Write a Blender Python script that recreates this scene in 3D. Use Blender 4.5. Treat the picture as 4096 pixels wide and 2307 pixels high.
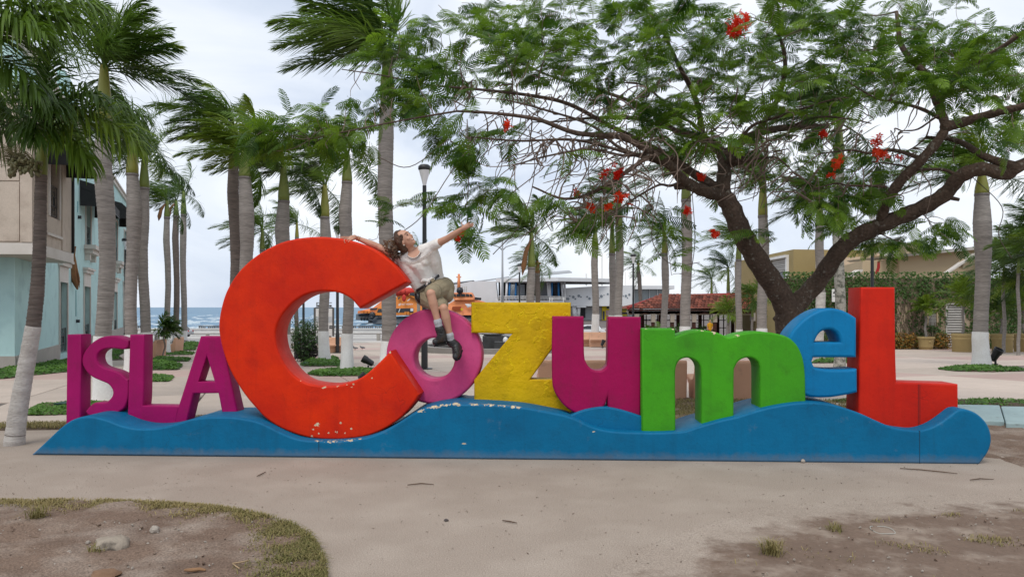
import bpy, math, random
import numpy as np
from mathutils import Vector, Matrix, Euler
random.seed(7); RS = np.random.RandomState(11)
S = bpy.context.scene
for o in list(bpy.data.objects): bpy.data.objects.remove(o)
COL = S.collection
PI = math.pi
# ------------------------------------------------------------------ camera, sky, sun, exposure
F, CX, HZ, EYE = 2958.0, 2048.0, 1227.5, 1.6      # focal length, centre column and horizon row of the 4096 px photo; eye height
cam = bpy.data.cameras.new('camera'); cam_o = bpy.data.objects.new('camera', cam); COL.objects.link(cam_o)
cam_o.location = (0, 0, EYE); cam_o.rotation_euler = (PI/2, 0, 0)
cam.sensor_width = 36; cam.lens = 36*F/4096; cam.shift_y = (HZ-1153.5)/4096
cam.clip_start = 0.05; cam.clip_end = 9000
S.camera = cam_o
w = bpy.data.worlds.new('World'); S.world = w; w.use_nodes = True
nt = w.node_tree; nt.nodes.clear(); N = nt.nodes.new; LK = nt.links.new
SUN_EL, SUN_AZ = math.radians(58), math.radians(200)
out = N('ShaderNodeOutputWorld'); bg = N('ShaderNodeBackground'); bg.inputs[1].default_value = 0.1
sky = N('ShaderNodeTexSky'); sky.sky_type = 'NISHITA'; sky.sun_disc = False
sky.sun_elevation = SUN_EL; sky.sun_rotation = SUN_AZ
tc = N('ShaderNodeTexCoord'); mp = N('ShaderNodeMapping'); mp.inputs['Scale'].default_value = (1.0, 1.0, 2.2)
mp.inputs['Location'].default_value = (0.35, 0.1, 0.2)
LK(tc.outputs['Generated'], mp.inputs[0])
n1 = N('ShaderNodeTexNoise'); n1.inputs['Scale'].default_value = 2.6; n1.inputs['Detail'].default_value = 7; n1.inputs['Roughness'].default_value = .52
n1.inputs['Distortion'].default_value = .5
LK(mp.outputs[0], n1.inputs['Vector'])
cr = N('ShaderNodeValToRGB')
e = cr.color_ramp.elements
e[0].position = .32; e[0].color = (5.5, 6.3, 7.7, 1)
e[1].position = .70; e[1].color = (9.9, 10.0, 10.2, 1)
m = e.new(.46); m.color = (7.3, 7.9, 8.9, 1)
m = e.new(.58); m.color = (8.6, 9.0, 9.6, 1)
LK(n1.outputs['Fac'], cr.inputs[0])
mx = N('ShaderNodeMix'); mx.data_type = 'RGBA'; mx.inputs[0].default_value = .93
LK(sky.outputs[0], mx.inputs[6]); LK(cr.outputs[0], mx.inputs[7]); LK(mx.outputs[2], bg.inputs[0]); LK(bg.outputs[0], out.inputs[0])
sun = bpy.data.lights.new('sun', 'SUN'); sun.energy = 1.5; sun.angle = math.radians(25); sun.color = (1, .94, .85)
sun_o = bpy.data.objects.new('sun', sun); COL.objects.link(sun_o)
sd = Vector((math.sin(SUN_AZ)*math.cos(SUN_EL), math.cos(SUN_AZ)*math.cos(SUN_EL), math.sin(SUN_EL)))
sun_o.rotation_euler = sd.to_track_quat('Z', 'Y').to_euler(); sun_o.location = sd*60
vs = S.view_settings; vs.view_transform = 'Standard'; vs.look = 'None'; vs.exposure = 0.22; vs.gamma = 1; vs.use_curve_mapping = False
S.cycles.max_bounces = 6; S.cycles.transparent_max_bounces = 8
# ------------------------------------------------------------------ helpers
SLOPE, S0, S1 = .0267, 12.0, 90.0                     # the plaza falls gently towards the shore
def gz(y): return -SLOPE*(np.clip(y, S0, S1)-S0) if isinstance(y, np.ndarray) else -SLOPE*(min(max(y, S0), S1)-S0)
def real(Y):
    """distance of a spot on the sloping ground that a level ground would put at Y"""
    if Y <= S0: return Y
    k = F*EYE/Y; r = F*(EYE-SLOPE*S0)/max(1e-6, k-F*SLOPE) if k > F*SLOPE else 1e9
    return r if r <= S1 else F*(EYE-gz(S1))/k
def at(u, v, Y): return Vector(((u-CX)/F*Y, Y, EYE-(v-HZ)/F*Y))
DS = 4096/2576
def ad(x, y, Y): return at(x*DS, y*DS, real(Y))      # same, from the 2576 px view of the photo
def gp(u, v, z=0.0): return at(u, v, real(F*EYE/(v-HZ)*(EYE-z)/EYE))+Vector((0, 0, 0))
def tag(o, label=None, cat=None, group=None, kind=None):
    for k, val in (('label', label), ('category', cat), ('group', group), ('kind', kind)):
        if val: o[k] = val
    return o
def link(o, parent=None):
    COL.objects.link(o)
    if parent is not None: o.parent = parent
    return o
def thing(name, label, cat, loc=(0, 0, 0), group=None, rz=0):
    o = bpy.data.objects.new(name, None); o.location = loc; o.rotation_euler = (0, 0, rz); o.empty_display_size = .2
    COL.objects.link(o); return tag(o, label, cat, group)
def rootloc(p):
    while p is not None and p.parent is not None: p = p.parent
    return Vector(p.location) if p is not None else Vector((0, 0, 0))
def copy_tree(o, parent=None):
    c = o.copy(); COL.objects.link(c); c.parent = parent
    for ch in list(o.children): copy_tree(ch, c)
    return c
def place(proto, used, loc, rz=0, label=None, scale=None):
    o = proto if not used else copy_tree(proto)
    used.append(1); o.location = loc; o.rotation_euler = (0, 0, rz)
    if scale: o.scale = (scale,)*3 if not hasattr(scale, '__len__') else scale
    if label: o['label'] = label
    return o
class MB:
    def __init__(s): s.v = []; s.f = []; s.n = 0
    def add(s, v, f):
        s.v.extend([tuple(p) for p in v]); s.f.extend([tuple(i+s.n for i in q) for q in f]); s.n += len(v); return s
    def box(s, c, d, R=None):
        c = Vector(c); vs = []
        for x in (-1, 1):
            for y in (-1, 1):
                for z in (-1, 1):
                    p = Vector((x*d[0]/2, y*d[1]/2, z*d[2]/2))
                    if R is not None: p = R @ p
                    vs.append(c+p)
        return s.add(vs, [(0,1,3,2),(4,6,7,5),(0,4,5,1),(2,3,7,6),(0,2,6,4),(1,5,7,3)])
    def bbox(s, a, b): return s.box([(a[i]+b[i])/2 for i in range(3)], [abs(b[i]-a[i]) for i in range(3)])
    def tube(s, pts, rad, n=8, cap=True, ref=None):
        pts = [Vector(p) for p in pts]; k = len(pts)
        if not hasattr(rad, '__len__'): rad = [rad]*k
        t0 = (pts[1]-pts[0]).normalized(); a = Vector((0, 0, 1)) if abs(t0.z) < .9 else Vector((1, 0, 0))
        u = t0.cross(a).normalized(); vs = []
        for i in range(k):
            t = (pts[min(i+1, k-1)]-pts[max(i-1, 0)])
            t = t.normalized() if t.length > 1e-9 else t0
            u = (u-t*u.dot(t)).normalized(); w_ = t.cross(u)
            for j in range(n):
                an = 2*PI*j/n; vs.append(pts[i]+(u*math.cos(an)+w_*math.sin(an))*rad[i])
        fs = [(i*n+j, i*n+(j+1) % n, (i+1)*n+(j+1) % n, (i+1)*n+j) for i in range(k-1) for j in range(n)]
        if cap: fs += [tuple(range(n-1, -1, -1)), tuple(range((k-1)*n, k*n))]
        return s.add(vs, fs)
    def lathe(s, prof, c=(0, 0, 0), n=16, ring=None):
        c = Vector(c); vs = []
        for (r, z) in prof:
            for j in range(n):
                an = 2*PI*j/n; vs.append(c+Vector((r*math.cos(an), r*math.sin(an), z)))
        k = len(prof)
        fs = [(i*n+j, i*n+(j+1) % n, (i+1)*n+(j+1) % n, (i+1)*n+j) for i in range(k-1) for j in range(n)]
        fs += [tuple(range(n-1, -1, -1)), tuple(range((k-1)*n, k*n))]
        return s.add(vs, fs)
    def prism(s, poly, vec):                          # polygon (3d points) swept along a vector
        k = len(poly); vec = Vector(vec); a = [Vector(p) for p in poly]; b = [p+vec for p in a]
        return s.add(a+b, [tuple(range(k-1, -1, -1)), tuple(range(k, 2*k))]+[(i, (i+1) % k, k+(i+1) % k, k+i) for i in range(k)])
    def ball(s, c, r, n=8, m_=6):
        if not hasattr(r, '__len__'): r = (r, r, r)
        c = Vector(c); vs = [c+Vector((0, 0, -r[2]))]
        for i in range(1, m_):
            p = -PI/2+PI*i/m_
            for j in range(n): vs.append(c+Vector((r[0]*math.cos(p)*math.cos(2*PI*j/n), r[1]*math.cos(p)*math.sin(2*PI*j/n), r[2]*math.sin(p))))
        vs.append(c+Vector((0, 0, r[2]))); L = len(vs)-1
        fs = [(0, 1+(j+1) % n, 1+j) for j in range(n)]
        for i in range(m_-2): fs += [(1+i*n+j, 1+i*n+(j+1) % n, 1+(i+1)*n+(j+1) % n, 1+(i+1)*n+j) for j in range(n)]
        fs += [(L, 1+(m_-2)*n+j, 1+(m_-2)*n+(j+1) % n) for j in range(n)]
        return s.add(vs, fs)
    def obj(s, name, mat, parent=None, smooth=None, top=None, bevel=0):
        me = bpy.data.meshes.new(name); off = rootloc(parent) if parent is not None else Vector((0, 0, 0))
        me.from_pydata([(p[0]-off.x, p[1]-off.y, p[2]-off.z) for p in s.v], [], s.f); me.update()
        return finish(me, name, mat, parent, smooth, bevel)
def finish(me, name, mat, parent=None, smooth=None, bevel=0):
    if mat is not None:
        for q in (mat if isinstance(mat, (list, tuple)) else [mat]): me.materials.append(q)
    if smooth:
        me.polygons.foreach_set('use_smooth', np.ones(len(me.polygons), bool))
        if smooth is not True: me.set_sharp_from_angle(angle=math.radians(smooth))
    o = link(bpy.data.objects.new(name, me), parent)
    if bevel:
        b = o.modifiers.new('bevel', 'BEVEL'); b.width = bevel; b.segments = 2; b.limit_method = 'ANGLE'
    return o
def npmesh(name, V, Q, mat, parent=None, attr=None, smooth=False):
    """big meshes straight from arrays: V (n,3), Q (m,3|4); attr = per-vertex value 'tone'"""
    off = np.array(rootloc(parent)) if parent is not None else np.zeros(3)
    V = np.asarray(V, dtype=np.float32)-off.astype(np.float32); Q = np.asarray(Q, dtype=np.int32); k = Q.shape[1]
    me = bpy.data.meshes.new(name); me.vertices.add(len(V)); me.vertices.foreach_set('co', V.ravel())
    me.loops.add(Q.size); me.loops.foreach_set('vertex_index', Q.ravel())
    me.polygons.add(len(Q)); me.polygons.foreach_set('loop_start', np.arange(0, Q.size, k, dtype=np.int32))
    try: me.polygons.foreach_set('loop_total', np.full(len(Q), k, dtype=np.int32))
    except Exception: pass
    me.update(calc_edges=True); me.validate()
    if attr is not None:
        a = me.attributes.new('tone', 'FLOAT', 'POINT'); a.data.foreach_set('value', np.asarray(attr, dtype=np.float32))
    return finish(me, name, mat, parent, smooth)
# ------------------------------------------------------------------ materials
MATS = {}
def lin(c): return tuple(((x/255)/12.92 if x/255 <= .04045 else ((x/255+.055)/1.055)**2.4) for x in c)
def mat(name, c1, c2=None, scale=4.0, rough=.75, bump=0.0, bscale=60.0, spec=.3, mid=.5, width=.25, stretch=(1, 1, 1), rnd=0.0, metal=0.0, c3=None, s3=30.0, w3=.08, m3=.68, fine=0.0):
    if name in MATS: return MATS[name]
    m_ = bpy.data.materials.new(name); m_.use_nodes = True; t = m_.node_tree; n = t.nodes; b = n['Principled BSDF']; L = t.links.new
    b.inputs['Roughness'].default_value = rough; b.inputs['Specular IOR Level'].default_value = spec; b.inputs['Metallic'].default_value = metal
    c = n.new('ShaderNodeTexCoord'); mpn = n.new('ShaderNodeMapping'); mpn.inputs['Scale'].default_value = stretch; L(c.outputs['Object'], mpn.inputs[0])
    colour = None
    if c2 is not None:
        z = n.new('ShaderNodeTexNoise'); z.inputs['Scale'].default_value = scale; z.inputs['Detail'].default_value = 8; z.inputs['Roughness'].default_value = .6
        L(mpn.outputs[0], z.inputs['Vector'])
        r = n.new('ShaderNodeMapRange'); r.inputs[1].default_value = mid-width; r.inputs[2].default_value = mid+width; L(z.outputs['Fac'], r.inputs[0])
        x = n.new('ShaderNodeMix'); x.data_type = 'RGBA'; x.inputs[6].default_value = (*c1, 1); x.inputs[7].default_value = (*c2, 1); L(r.outputs[0], x.inputs[0]); colour = x.outputs[2]
    if c3 is not None:
        z = n.new('ShaderNodeTexNoise'); z.inputs['Scale'].default_value = s3; z.inputs['Detail'].default_value = 5; L(mpn.outputs[0], z.inputs['Vector'])
        r = n.new('ShaderNodeMapRange'); r.inputs[1].default_value = m3-w3; r.inputs[2].default_value = m3+w3; L(z.outputs['Fac'], r.inputs[0])
        x = n.new('ShaderNodeMix'); x.data_type = 'RGBA'; x.inputs[7].default_value = (*c3, 1); L(r.outputs[0], x.inputs[0])
        if colour is not None: L(colour, x.inputs[6])
        else: x.inputs[6].default_value = (*c1, 1)
        colour = x.outputs[2]
    if fine:
        z = n.new('ShaderNodeTexNoise'); z.inputs['Scale'].default_value = bscale; z.inputs['Detail'].default_value = 3; L(mpn.outputs[0], z.inputs['Vector'])
        r = n.new('ShaderNodeMapRange'); r.inputs[1].default_value = .3; r.inputs[2].default_value = .7; r.inputs[3].default_value = 1-fine; r.inputs[4].default_value = 1+fine; L(z.outputs['Fac'], r.inputs[0])
        x = n.new('ShaderNodeMix'); x.data_type = 'RGBA'; x.blend_type = 'MULTIPLY'; x.inputs[0].default_value = 1; L(r.outputs[0], x.inputs[7])
        if colour is not None: L(colour, x.inputs[6])
        else: x.inputs[6].default_value = (*c1, 1)
        colour = x.outputs[2]
    if rnd:
        oi = n.new('ShaderNodeObjectInfo'); r = n.new('ShaderNodeMapRange'); r.inputs[3].default_value = 1-rnd; r.inputs[4].default_value = 1+rnd; L(oi.outputs['Random'], r.inputs[0])
        x = n.new('ShaderNodeMix'); x.data_type = 'RGBA'; x.blend_type = 'MULTIPLY'; x.inputs[0].default_value = 1; L(r.outputs[0], x.inputs[7])
        if colour is not None: L(colour, x.inputs[6])
        else: x.inputs[6].default_value = (*c1, 1)
        colour = x.outputs[2]
    if colour is None: b.inputs['Base Color'].default_value = (*c1, 1)
    else: L(colour, b.inputs['Base Color'])
    if bump:
        z = n.new('ShaderNodeTexNoise'); z.inputs['Scale'].default_value = bscale; z.inputs['Detail'].default_value = 6; L(mpn.outputs[0], z.inputs['Vector'])
        bp = n.new('ShaderNodeBump'); bp.inputs['Strength'].default_value = min(1, bump); bp.inputs['Distance'].default_value = .02*max(1, bump); L(z.outputs['Fac'], bp.inputs['Height']); L(bp.outputs[0], b.inputs['Normal'])
    MATS[name] = m_; return m_
def leafmat(name, c1, c2, trans=.35, rough=.5, spec=.35, tone=False, amt=.45):
    """leaf: colour between c1 and c2, picked per object or by the 'tone' attribute of each leaf"""
    m_ = bpy.data.materials.new(name); m_.use_nodes = True; t = m_.node_tree; n = t.nodes; b = n['Principled BSDF']; L = t.links.new
    b.inputs['Roughness'].default_value = rough; b.inputs['Specular IOR Level'].default_value = spec
    if tone: a = n.new('ShaderNodeAttribute'); a.attribute_name = 'tone'; f = a.outputs['Fac']
    else: a = n.new('ShaderNodeObjectInfo'); f = a.outputs['Random']
    c = n.new('ShaderNodeTexCoord'); z = n.new('ShaderNodeTexNoise'); z.inputs['Scale'].default_value = 2.2; L(c.outputs['Object'], z.inputs['Vector'])
    ad_ = n.new('ShaderNodeMath'); ad_.operation = 'MULTIPLY_ADD'; L(z.outputs['Fac'], ad_.inputs[0]); ad_.inputs[1].default_value = amt; L(f, ad_.inputs[2])
    r = n.new('ShaderNodeMapRange'); r.inputs[1].default_value = amt*.35; r.inputs[2].default_value = 1+amt*.65; L(ad_.outputs[0], r.inputs[0])
    x = n.new('ShaderNodeMix'); x.data_type = 'RGBA'; x.inputs[6].default_value = (*c1, 1); x.inputs[7].default_value = (*c2, 1); L(r.outputs[0], x.inputs[0])
    L(x.outputs[2], b.inputs['Base Color'])
    tr = n.new('ShaderNodeBsdfTranslucent'); L(x.outputs[2], tr.inputs[0])
    ms = n.new('ShaderNodeMixShader'); ms.inputs[0].default_value = trans; L(b.outputs[0], ms.inputs[1]); L(tr.outputs[0], ms.inputs[2])
    L(ms.outputs[0], n['Material Output'].inputs[0]); MATS[name] = m_; return m_
# ------------------------------------------------------------------ noise helper for meshes
from mathutils import noise as MN
def fbm(x, y, z=0.0): return MN.fractal(Vector((x, y, z)), 1.0, 2.0, 5)
def poly_sd(P, X, Y):
    """signed distance (positive inside) of points to a polygon"""
    P = np.asarray(P, float); d = np.full(X.shape, 1e9); ins = np.zeros(X.shape, bool)
    for i in range(len(P)):
        a, b = P[i], P[(i+1) % len(P)]; ex, ey = b-a; wx, wy = X-a[0], Y-a[1]
        t = np.clip((wx*ex+wy*ey)/(ex*ex+ey*ey+1e-12), 0, 1); d = np.minimum(d, (wx-ex*t)**2+(wy-ey*t)**2)
        c = ((a[1] <= Y) & (b[1] > Y)) | ((b[1] <= Y) & (a[1] > Y))
        with np.errstate(divide='ignore', invalid='ignore'): xi = a[0]+(Y-a[1])*ex/np.where(ey == 0, 1e-12, ey)
        ins ^= c & (X < xi)
    return np.where(ins, 1, -1)*np.sqrt(d)
# ------------------------------------------------------------------ ground materials
m_path = mat('path concrete', (.345, .285, .236), (.30, .247, .203), .55, .9, .35, 110, .2, c3=(.38, .32, .268), s3=1.7, m3=.60, w3=.16, fine=.26)
m_slabA = mat('slab grey', (.49, .41, .35), (.39, .33, .28), 1.3, .85, .2, 60, .2, rnd=.09, fine=.08)
m_slabB = mat('slab pink', (.475, .35, .31), (.40, .295, .26), 1.3, .85, .2, 60, .2, rnd=.08, fine=.08)
m_slabC = mat('slab pale', (.54, .45, .385), (.46, .385, .33), 1.3, .85, .2, 60, .2, rnd=.07, fine=.08)
m_joint = mat('joint', (.15, .125, .11), (.10, .085, .075), 6)
m_dirt = mat('dirt', (.225, .158, .118), (.155, .108, .082), 1.6, .95, .9, 70, .15, c3=(.36, .30, .25), s3=2.4, m3=.62, w3=.16, fine=.3)
m_soil = mat('soil', (.12, .09, .065), (.08, .06, .045), 5, .95, .8, 60, .1)
m_road = mat('road grey', (.36, .34, .325), (.29, .28, .27), 1.2, .9, .1, 40, .2)
m_white = mat('white paint', (.74, .73, .71), (.60, .585, .56), 1.3, .6, .1, 20, .3, mid=.62)
m_teal = mat('teal paint', (.34, .45, .45), (.27, .355, .36), 2.2, .7, .25, 30, .25, c3=(.18, .2, .19), s3=9, m3=.7)
m_rock = mat('rock', (.36, .31, .25), (.24, .20, .16), 5, .9, .9, 25, .2, c3=(.10, .085, .07), s3=11, m3=.64)
m_stone = mat('stone white', (.40, .355, .31), (.27, .235, .20), 8, .9, .6, 40)
m_twig = mat('twig', (.13, .085, .055), (.075, .05, .035), 9, .9)
m_straw = mat('straw', (.40, .29, .17), (.30, .21, .12), 9, .8)
m_grass = leafmat('grass blades', (.095, .115, .028), (.36, .285, .13), .25, .7, .2, tone=True)
m_gcover = leafmat('ground cover', (.030, .095, .014), (.12, .25, .035), .3, .5, .35, tone=True)
# ------------------------------------------------------------------ big ground sheets
g = MB(); SZ = -2.9
def strip(mb, x0, x1, ys, dz):
    n0 = len(ys); mb.add([(x, y, gz(y)+dz) for y in ys for x in (x0, x1)], [(2*i, 2*i+1, 2*i+3, 2*i+2) for i in range(n0-1)])
strip(g, -300, 300, (-40, 12, 90, 106), -.03); strip(g, -14, 300, (106, 206), -.03); strip(g, -40, 900, (206, 2500), -.03)
tag(g.obj('ground', m_joint), kind='structure')
q = MB(); q.bbox((-300, 106, -4), (-14, 106.5, gz(99)-.035)); q.bbox((-14.4, 106.5, -4), (-14, 206, gz(99)-.035)); q.bbox((-40, 205.6, -4), (-14.4, 206, gz(99)-.035))
tag(q.obj('quay_wall', mat('quay', (.2, .19, .18), (.12, .12, .12), 1)), kind='structure')
# sea: a finely rippled sheet near the quay, a plain one out to the horizon
def sea_mat():
    m_ = bpy.data.materials.new('sea'); m_.use_nodes = True; t = m_.node_tree; n = t.nodes; b = n['Principled BSDF']; L = t.links.new
    b.inputs['Roughness'].default_value = .35; b.inputs['IOR'].default_value = 1.33; b.inputs['Specular IOR Level'].default_value = .22
    c = n.new('ShaderNodeTexCoord'); mp_ = n.new('ShaderNodeMapping'); mp_.inputs['Scale'].default_value = (.05, .11, 1); L(c.outputs['Object'], mp_.inputs[0])
    z = n.new('ShaderNodeTexNoise'); z.inputs['Scale'].default_value = 1.6; z.inputs['Detail'].default_value = 9; z.inputs['Roughness'].default_value = .68; L(mp_.outputs[0], z.inputs['Vector'])
    mp2 = n.new('ShaderNodeMapping'); mp2.inputs['Scale'].default_value = (.008, .02, 1); L(c.outputs['Object'], mp2.inputs[0])
    z2 = n.new('ShaderNodeTexNoise'); z2.inputs['Scale'].default_value = 1.6; z2.inputs['Detail'].default_value = 9; z2.inputs['Roughness'].default_value = .72; L(mp2.outputs[0], z2.inputs['Vector'])
    r = n.new('ShaderNodeValToRGB'); r.color_ramp.elements[0].position = .36; r.color_ramp.elements[0].color = (.022, .10, .20, 1); r.color_ramp.elements[1].position = .66; r.color_ramp.elements[1].color = (.10, .25, .37, 1)
    av = n.new('ShaderNodeMath'); av.operation = 'ADD'; L(z.outputs['Fac'], av.inputs[0]); L(z2.outputs['Fac'], av.inputs[1])
    hv = n.new('ShaderNodeMath'); hv.operation = 'MULTIPLY'; hv.inputs[1].default_value = .5; L(av.outputs[0], hv.inputs[0]); L(hv.outputs[0], r.inputs[0])
    fo = n.new('ShaderNodeMapRange'); fo.inputs[1].default_value = .60; fo.inputs[2].default_value = .66; L(hv.outputs[0], fo.inputs[0])
    x = n.new('ShaderNodeMix'); x.data_type = 'RGBA'; x.inputs[7].default_value = (.75, .78, .8, 1); L(fo.outputs[0], x.inputs[0]); L(r.outputs[0], x.inputs[6]); L(x.outputs[2], b.inputs['Base Color'])
    bp = n.new('ShaderNodeBump'); bp.inputs['Strength'].default_value = 1; bp.inputs['Distance'].default_value = .55; L(hv.outputs[0], bp.inputs['Height']); L(bp.outputs[0], b.inputs['Normal'])
    return m_
g = MB(); xs = [-6000, -900, -360, -220, -120, -60, -14.2, 60, 400, 6000]; ys = [104, 130, 170, 250, 400, 700, 1600, 4000, 8500]
g.add([(x, y, SZ) for y in ys for x in xs], [(j*10+i, j*10+i+1, j*10+i+11, j*10+i+10) for j in range(8) for i in range(9)])
tag(g.obj('sea', sea_mat()), kind='structure')
# breaking crests close to the quay
V = []; Q = []
for k in range(520):
    Y = 112+300*RS.rand()**1.7; X = (-.66+.60*RS.rand())*Y; L_ = 1.2+3.2*RS.rand(); h = .10+.28*RS.rand(); b0 = len(V)
    for i in range(5):
        f = i/4-.5; hh = h*(1-4*f*f)
        V += [(X+L_*f, Y-.5, SZ-.02), (X+L_*f, Y+.05*math.sin(9*f), SZ+hh), (X+L_*f, Y+.8, SZ-.02)]
    for i in range(4): Q += [(b0+3*i, b0+3*i+3, b0+3*i+4, b0+3*i+1), (b0+3*i+1, b0+3*i+4, b0+3*i+5, b0+3*i+2)]
o = npmesh('wave_crests', V, Q, mat('foam', (.62, .67, .70), (.25, .36, .44), 2.0, .6), smooth=True); tag(o, kind='stuff')
# tan concrete walk in the foreground
g = MB(); pw = [gp(0, 1722), gp(640, 1712), gp(1500, 1690), gp(2600, 1680), gp(2740, 1640), gp(3300, 1700), gp(3930, 1800), gp(4096, 1850), gp(4500, 1960)]
pl = [(-30, -12, 0), (30, -12, 0), (30, 7.4, 0), (8, 7.45, 0)]+[(p.x, p.y, 0) for p in reversed(pw)]+[(-30, 9.8, 0)]
g.prism(pl, (0, 0, -.028)); tag(g.obj('footpath', m_path), kind='structure')
# ------------------------------------------------------------------ plaza of cast slabs, each slab a piece of its own
plaza = MB(); strip(plaza, -48, 50, (9.3, 12, 59.5), -.024)
plaza = tag(plaza.obj('plaza', m_joint), kind='structure')
SA = math.atan2(.326, .945); e1 = Vector((math.cos(SA), math.sin(SA), 0)); e2 = Vector((-math.sin(SA), math.cos(SA), 0)); SL = 3.0
slab_me = {}
for k_, mm in enumerate((m_slabA, m_slabB, m_slabC)):
    t_ = MB(); a = SL/2-.012; z1 = 0.0; c_ = .012
    t_.add([(-a, -a, -.03), (a, -a, -.03), (a, a, -.03), (-a, a, -.03), (-a, -a, z1-c_*.5), (a, -a, z1-c_*.5), (a, a, z1-c_*.5), (-a, a, z1-c_*.5),
            (-a+c_, -a+c_, z1), (a-c_, -a+c_, z1), (a-c_, a-c_, z1), (-a+c_, a-c_, z1)],
           [(8, 9, 10, 11)]+[(4+i, 4+(i+1) % 4, 8+(i+1) % 4, 8+i) for i in range(4)]+[(i, (i+1) % 4, 4+(i+1) % 4, 4+i) for i in range(4)])
    o = t_.obj('paving_slab', mm, plaza); slab_me[k_] = o.data; bpy.data.objects.remove(o)
nb = 0
for i in range(-16, 24):
    for j in range(0, 24):
        p = e1*(i*SL+.55)+e2*(j*SL+4.2)
        if p.y < 10.6 or p.y > 58.6 or abs(p.x) > .705*p.y+1.2 or p.x < -16-.30*(p.y-22): continue
        if p.x > 1.2 and p.y < 11.9+.12*(p.x-1.2) : continue
        band = (j+(i//3)) % 4
        k_ = 1 if band in (1,) else (2 if (p.x > 3 and band in (0, 3)) else 0)
        o = bpy.data.objects.new('paving_slab', slab_me[k_]); link(o, plaza)
        o.matrix_local = Matrix.Translation((p.x, p.y, gz(p.y)+.001*random.uniform(-2, 2)-.002)) @ Matrix.Rotation(-math.atan(SLOPE)*(p.y > S0)+random.uniform(-.001, .001), 4, 'X') @ Matrix.Rotation(SA, 4, 'Z'); nb += 1
# road along the shore, with its kerb, and the white sea wall
g = MB(); strip(g, -90, 90, (59.4, 90, 99), -.012); tag(g.obj('shore_road', m_road), kind='structure')
for y in (59.2, 84.0, 94.5):
    g = MB(); z = gz(y); g.bbox((-80, y, z-.05), (60 if y < 60 else 14, y+.35, z+.13)); tag(g.obj('road_kerb', m_white), kind='structure')
zb = gz(100); W = thing('sea_wall', 'long low white wall between the shore road and the sea', 'wall', (-20, 100, zb))
g = MB(); g.bbox((-110, 99.6, zb), (14, 100.2, zb+.70)); g.obj('wall', m_white, W)
g = MB(); g.bbox((-110, 99.45, zb+.703), (14, 100.35, zb+.80)); g.obj('coping', m_white, W)
g = MB(); g.bbox((-110, 98.8, zb), (14, 99.57, zb+.16)); g.obj('plinth', m_road, W)
# ------------------------------------------------------------------ beds: bare earth and grass
def bed(name, poly, mt, cell=.05, rise=.03, edge=.12, rough_=.012, kind='structure', soft=0):
    P = [(p[0], p[1]) for p in poly]; mg = .15+soft*1.2; x0 = min(p[0] for p in P)-mg; x1 = max(p[0] for p in P)+mg; y0 = min(p[1] for p in P)-mg; y1 = max(p[1] for p in P)+mg
    nx, ny = int((x1-x0)/cell)+1, int((y1-y0)/cell)+1
    X, Y = np.meshgrid(np.linspace(x0, x1, nx), np.linspace(y0, y1, ny)); d = poly_sd(P, X, Y)
    nz = np.array([fbm(x*1.7, y*1.7) for x, y in zip(X.ravel(), Y.ravel())]).reshape(X.shape)
    n2 = np.array([fbm(x*7+9, y*7) for x, y in zip(X.ravel(), Y.ravel())]).reshape(X.shape)
    t = np.clip((d+nz*edge*.6+edge*.5)/edge, 0, 1); Z = -.016+t*t*(3-2*t)*rise+np.clip(d+.1, 0, 1)*0+t*(nz*rough_*1.4+n2*rough_)
    if soft: Z = .003+t*t*(3-2*t)*.008+np.clip(t*(n2*rough_*.6), -.004, 1)
    keep = d > (-.14 if not soft else -soft*1.15); idx = np.arange(nx*ny).reshape(ny, nx)
    k = keep[:-1, :-1] | keep[1:, 1:]
    Q = np.stack([idx[:-1, :-1][k], idx[:-1, 1:][k], idx[1:, 1:][k], idx[1:, :-1][k]], 1)
    o = npmesh(name, np.stack([X.ravel(), Y.ravel(), Z.ravel()+gz(Y.ravel())], 1), Q, mt, None, np.clip(.5+.5*d.ravel()/soft, 0, 1) if soft else None, smooth=True); tag(o, kind=kind); return o
def blades(name, pts, h, wd, mt, lean=.6, tone=None, seg=1, parent=None):
    """grass blades: bent thin triangles standing on the given points"""
    n = len(pts); P = np.array(pts, float); P[:, 2] += gz(P[:, 1]); a = RS.rand(n)*2*PI; H_ = h*(.45+.8*RS.rand(n)); ln = lean*(.3+RS.rand(n))
    dx, dy = np.cos(a), np.sin(a); bx, by = -dy*wd*.5, dx*wd*.5
    b0 = P+np.stack([bx, by, 0*a], 1); b1 = P-np.stack([bx, by, 0*a], 1)
    mdl = P+np.stack([dx*H_*ln*.35, dy*H_*ln*.35, H_*.62], 1); tp = P+np.stack([dx*H_*ln, dy*H_*ln, H_*np.clip(1.05-ln*.45, .25, 1)], 1)
    m0 = mdl+np.stack([bx, by, 0*a], 1)*.75; m1 = mdl-np.stack([bx, by, 0*a], 1)*.75
    V = np.stack([b0, b1, m1, m0, tp, tp], 1).reshape(-1, 3); i = np.arange(n)*6
    Q = np.concatenate([np.stack([i, i+1, i+2, i+3], 1), np.stack([i+3, i+2, i+4, i+5], 1)])
    V[5::6] += np.stack([bx, by, 0*a], 1)*.12
    tn = np.repeat(RS.rand(n) if tone is None else np.asarray(tone), 6)
    o = npmesh(name, V, Q, mt, parent, tn); return o
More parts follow.
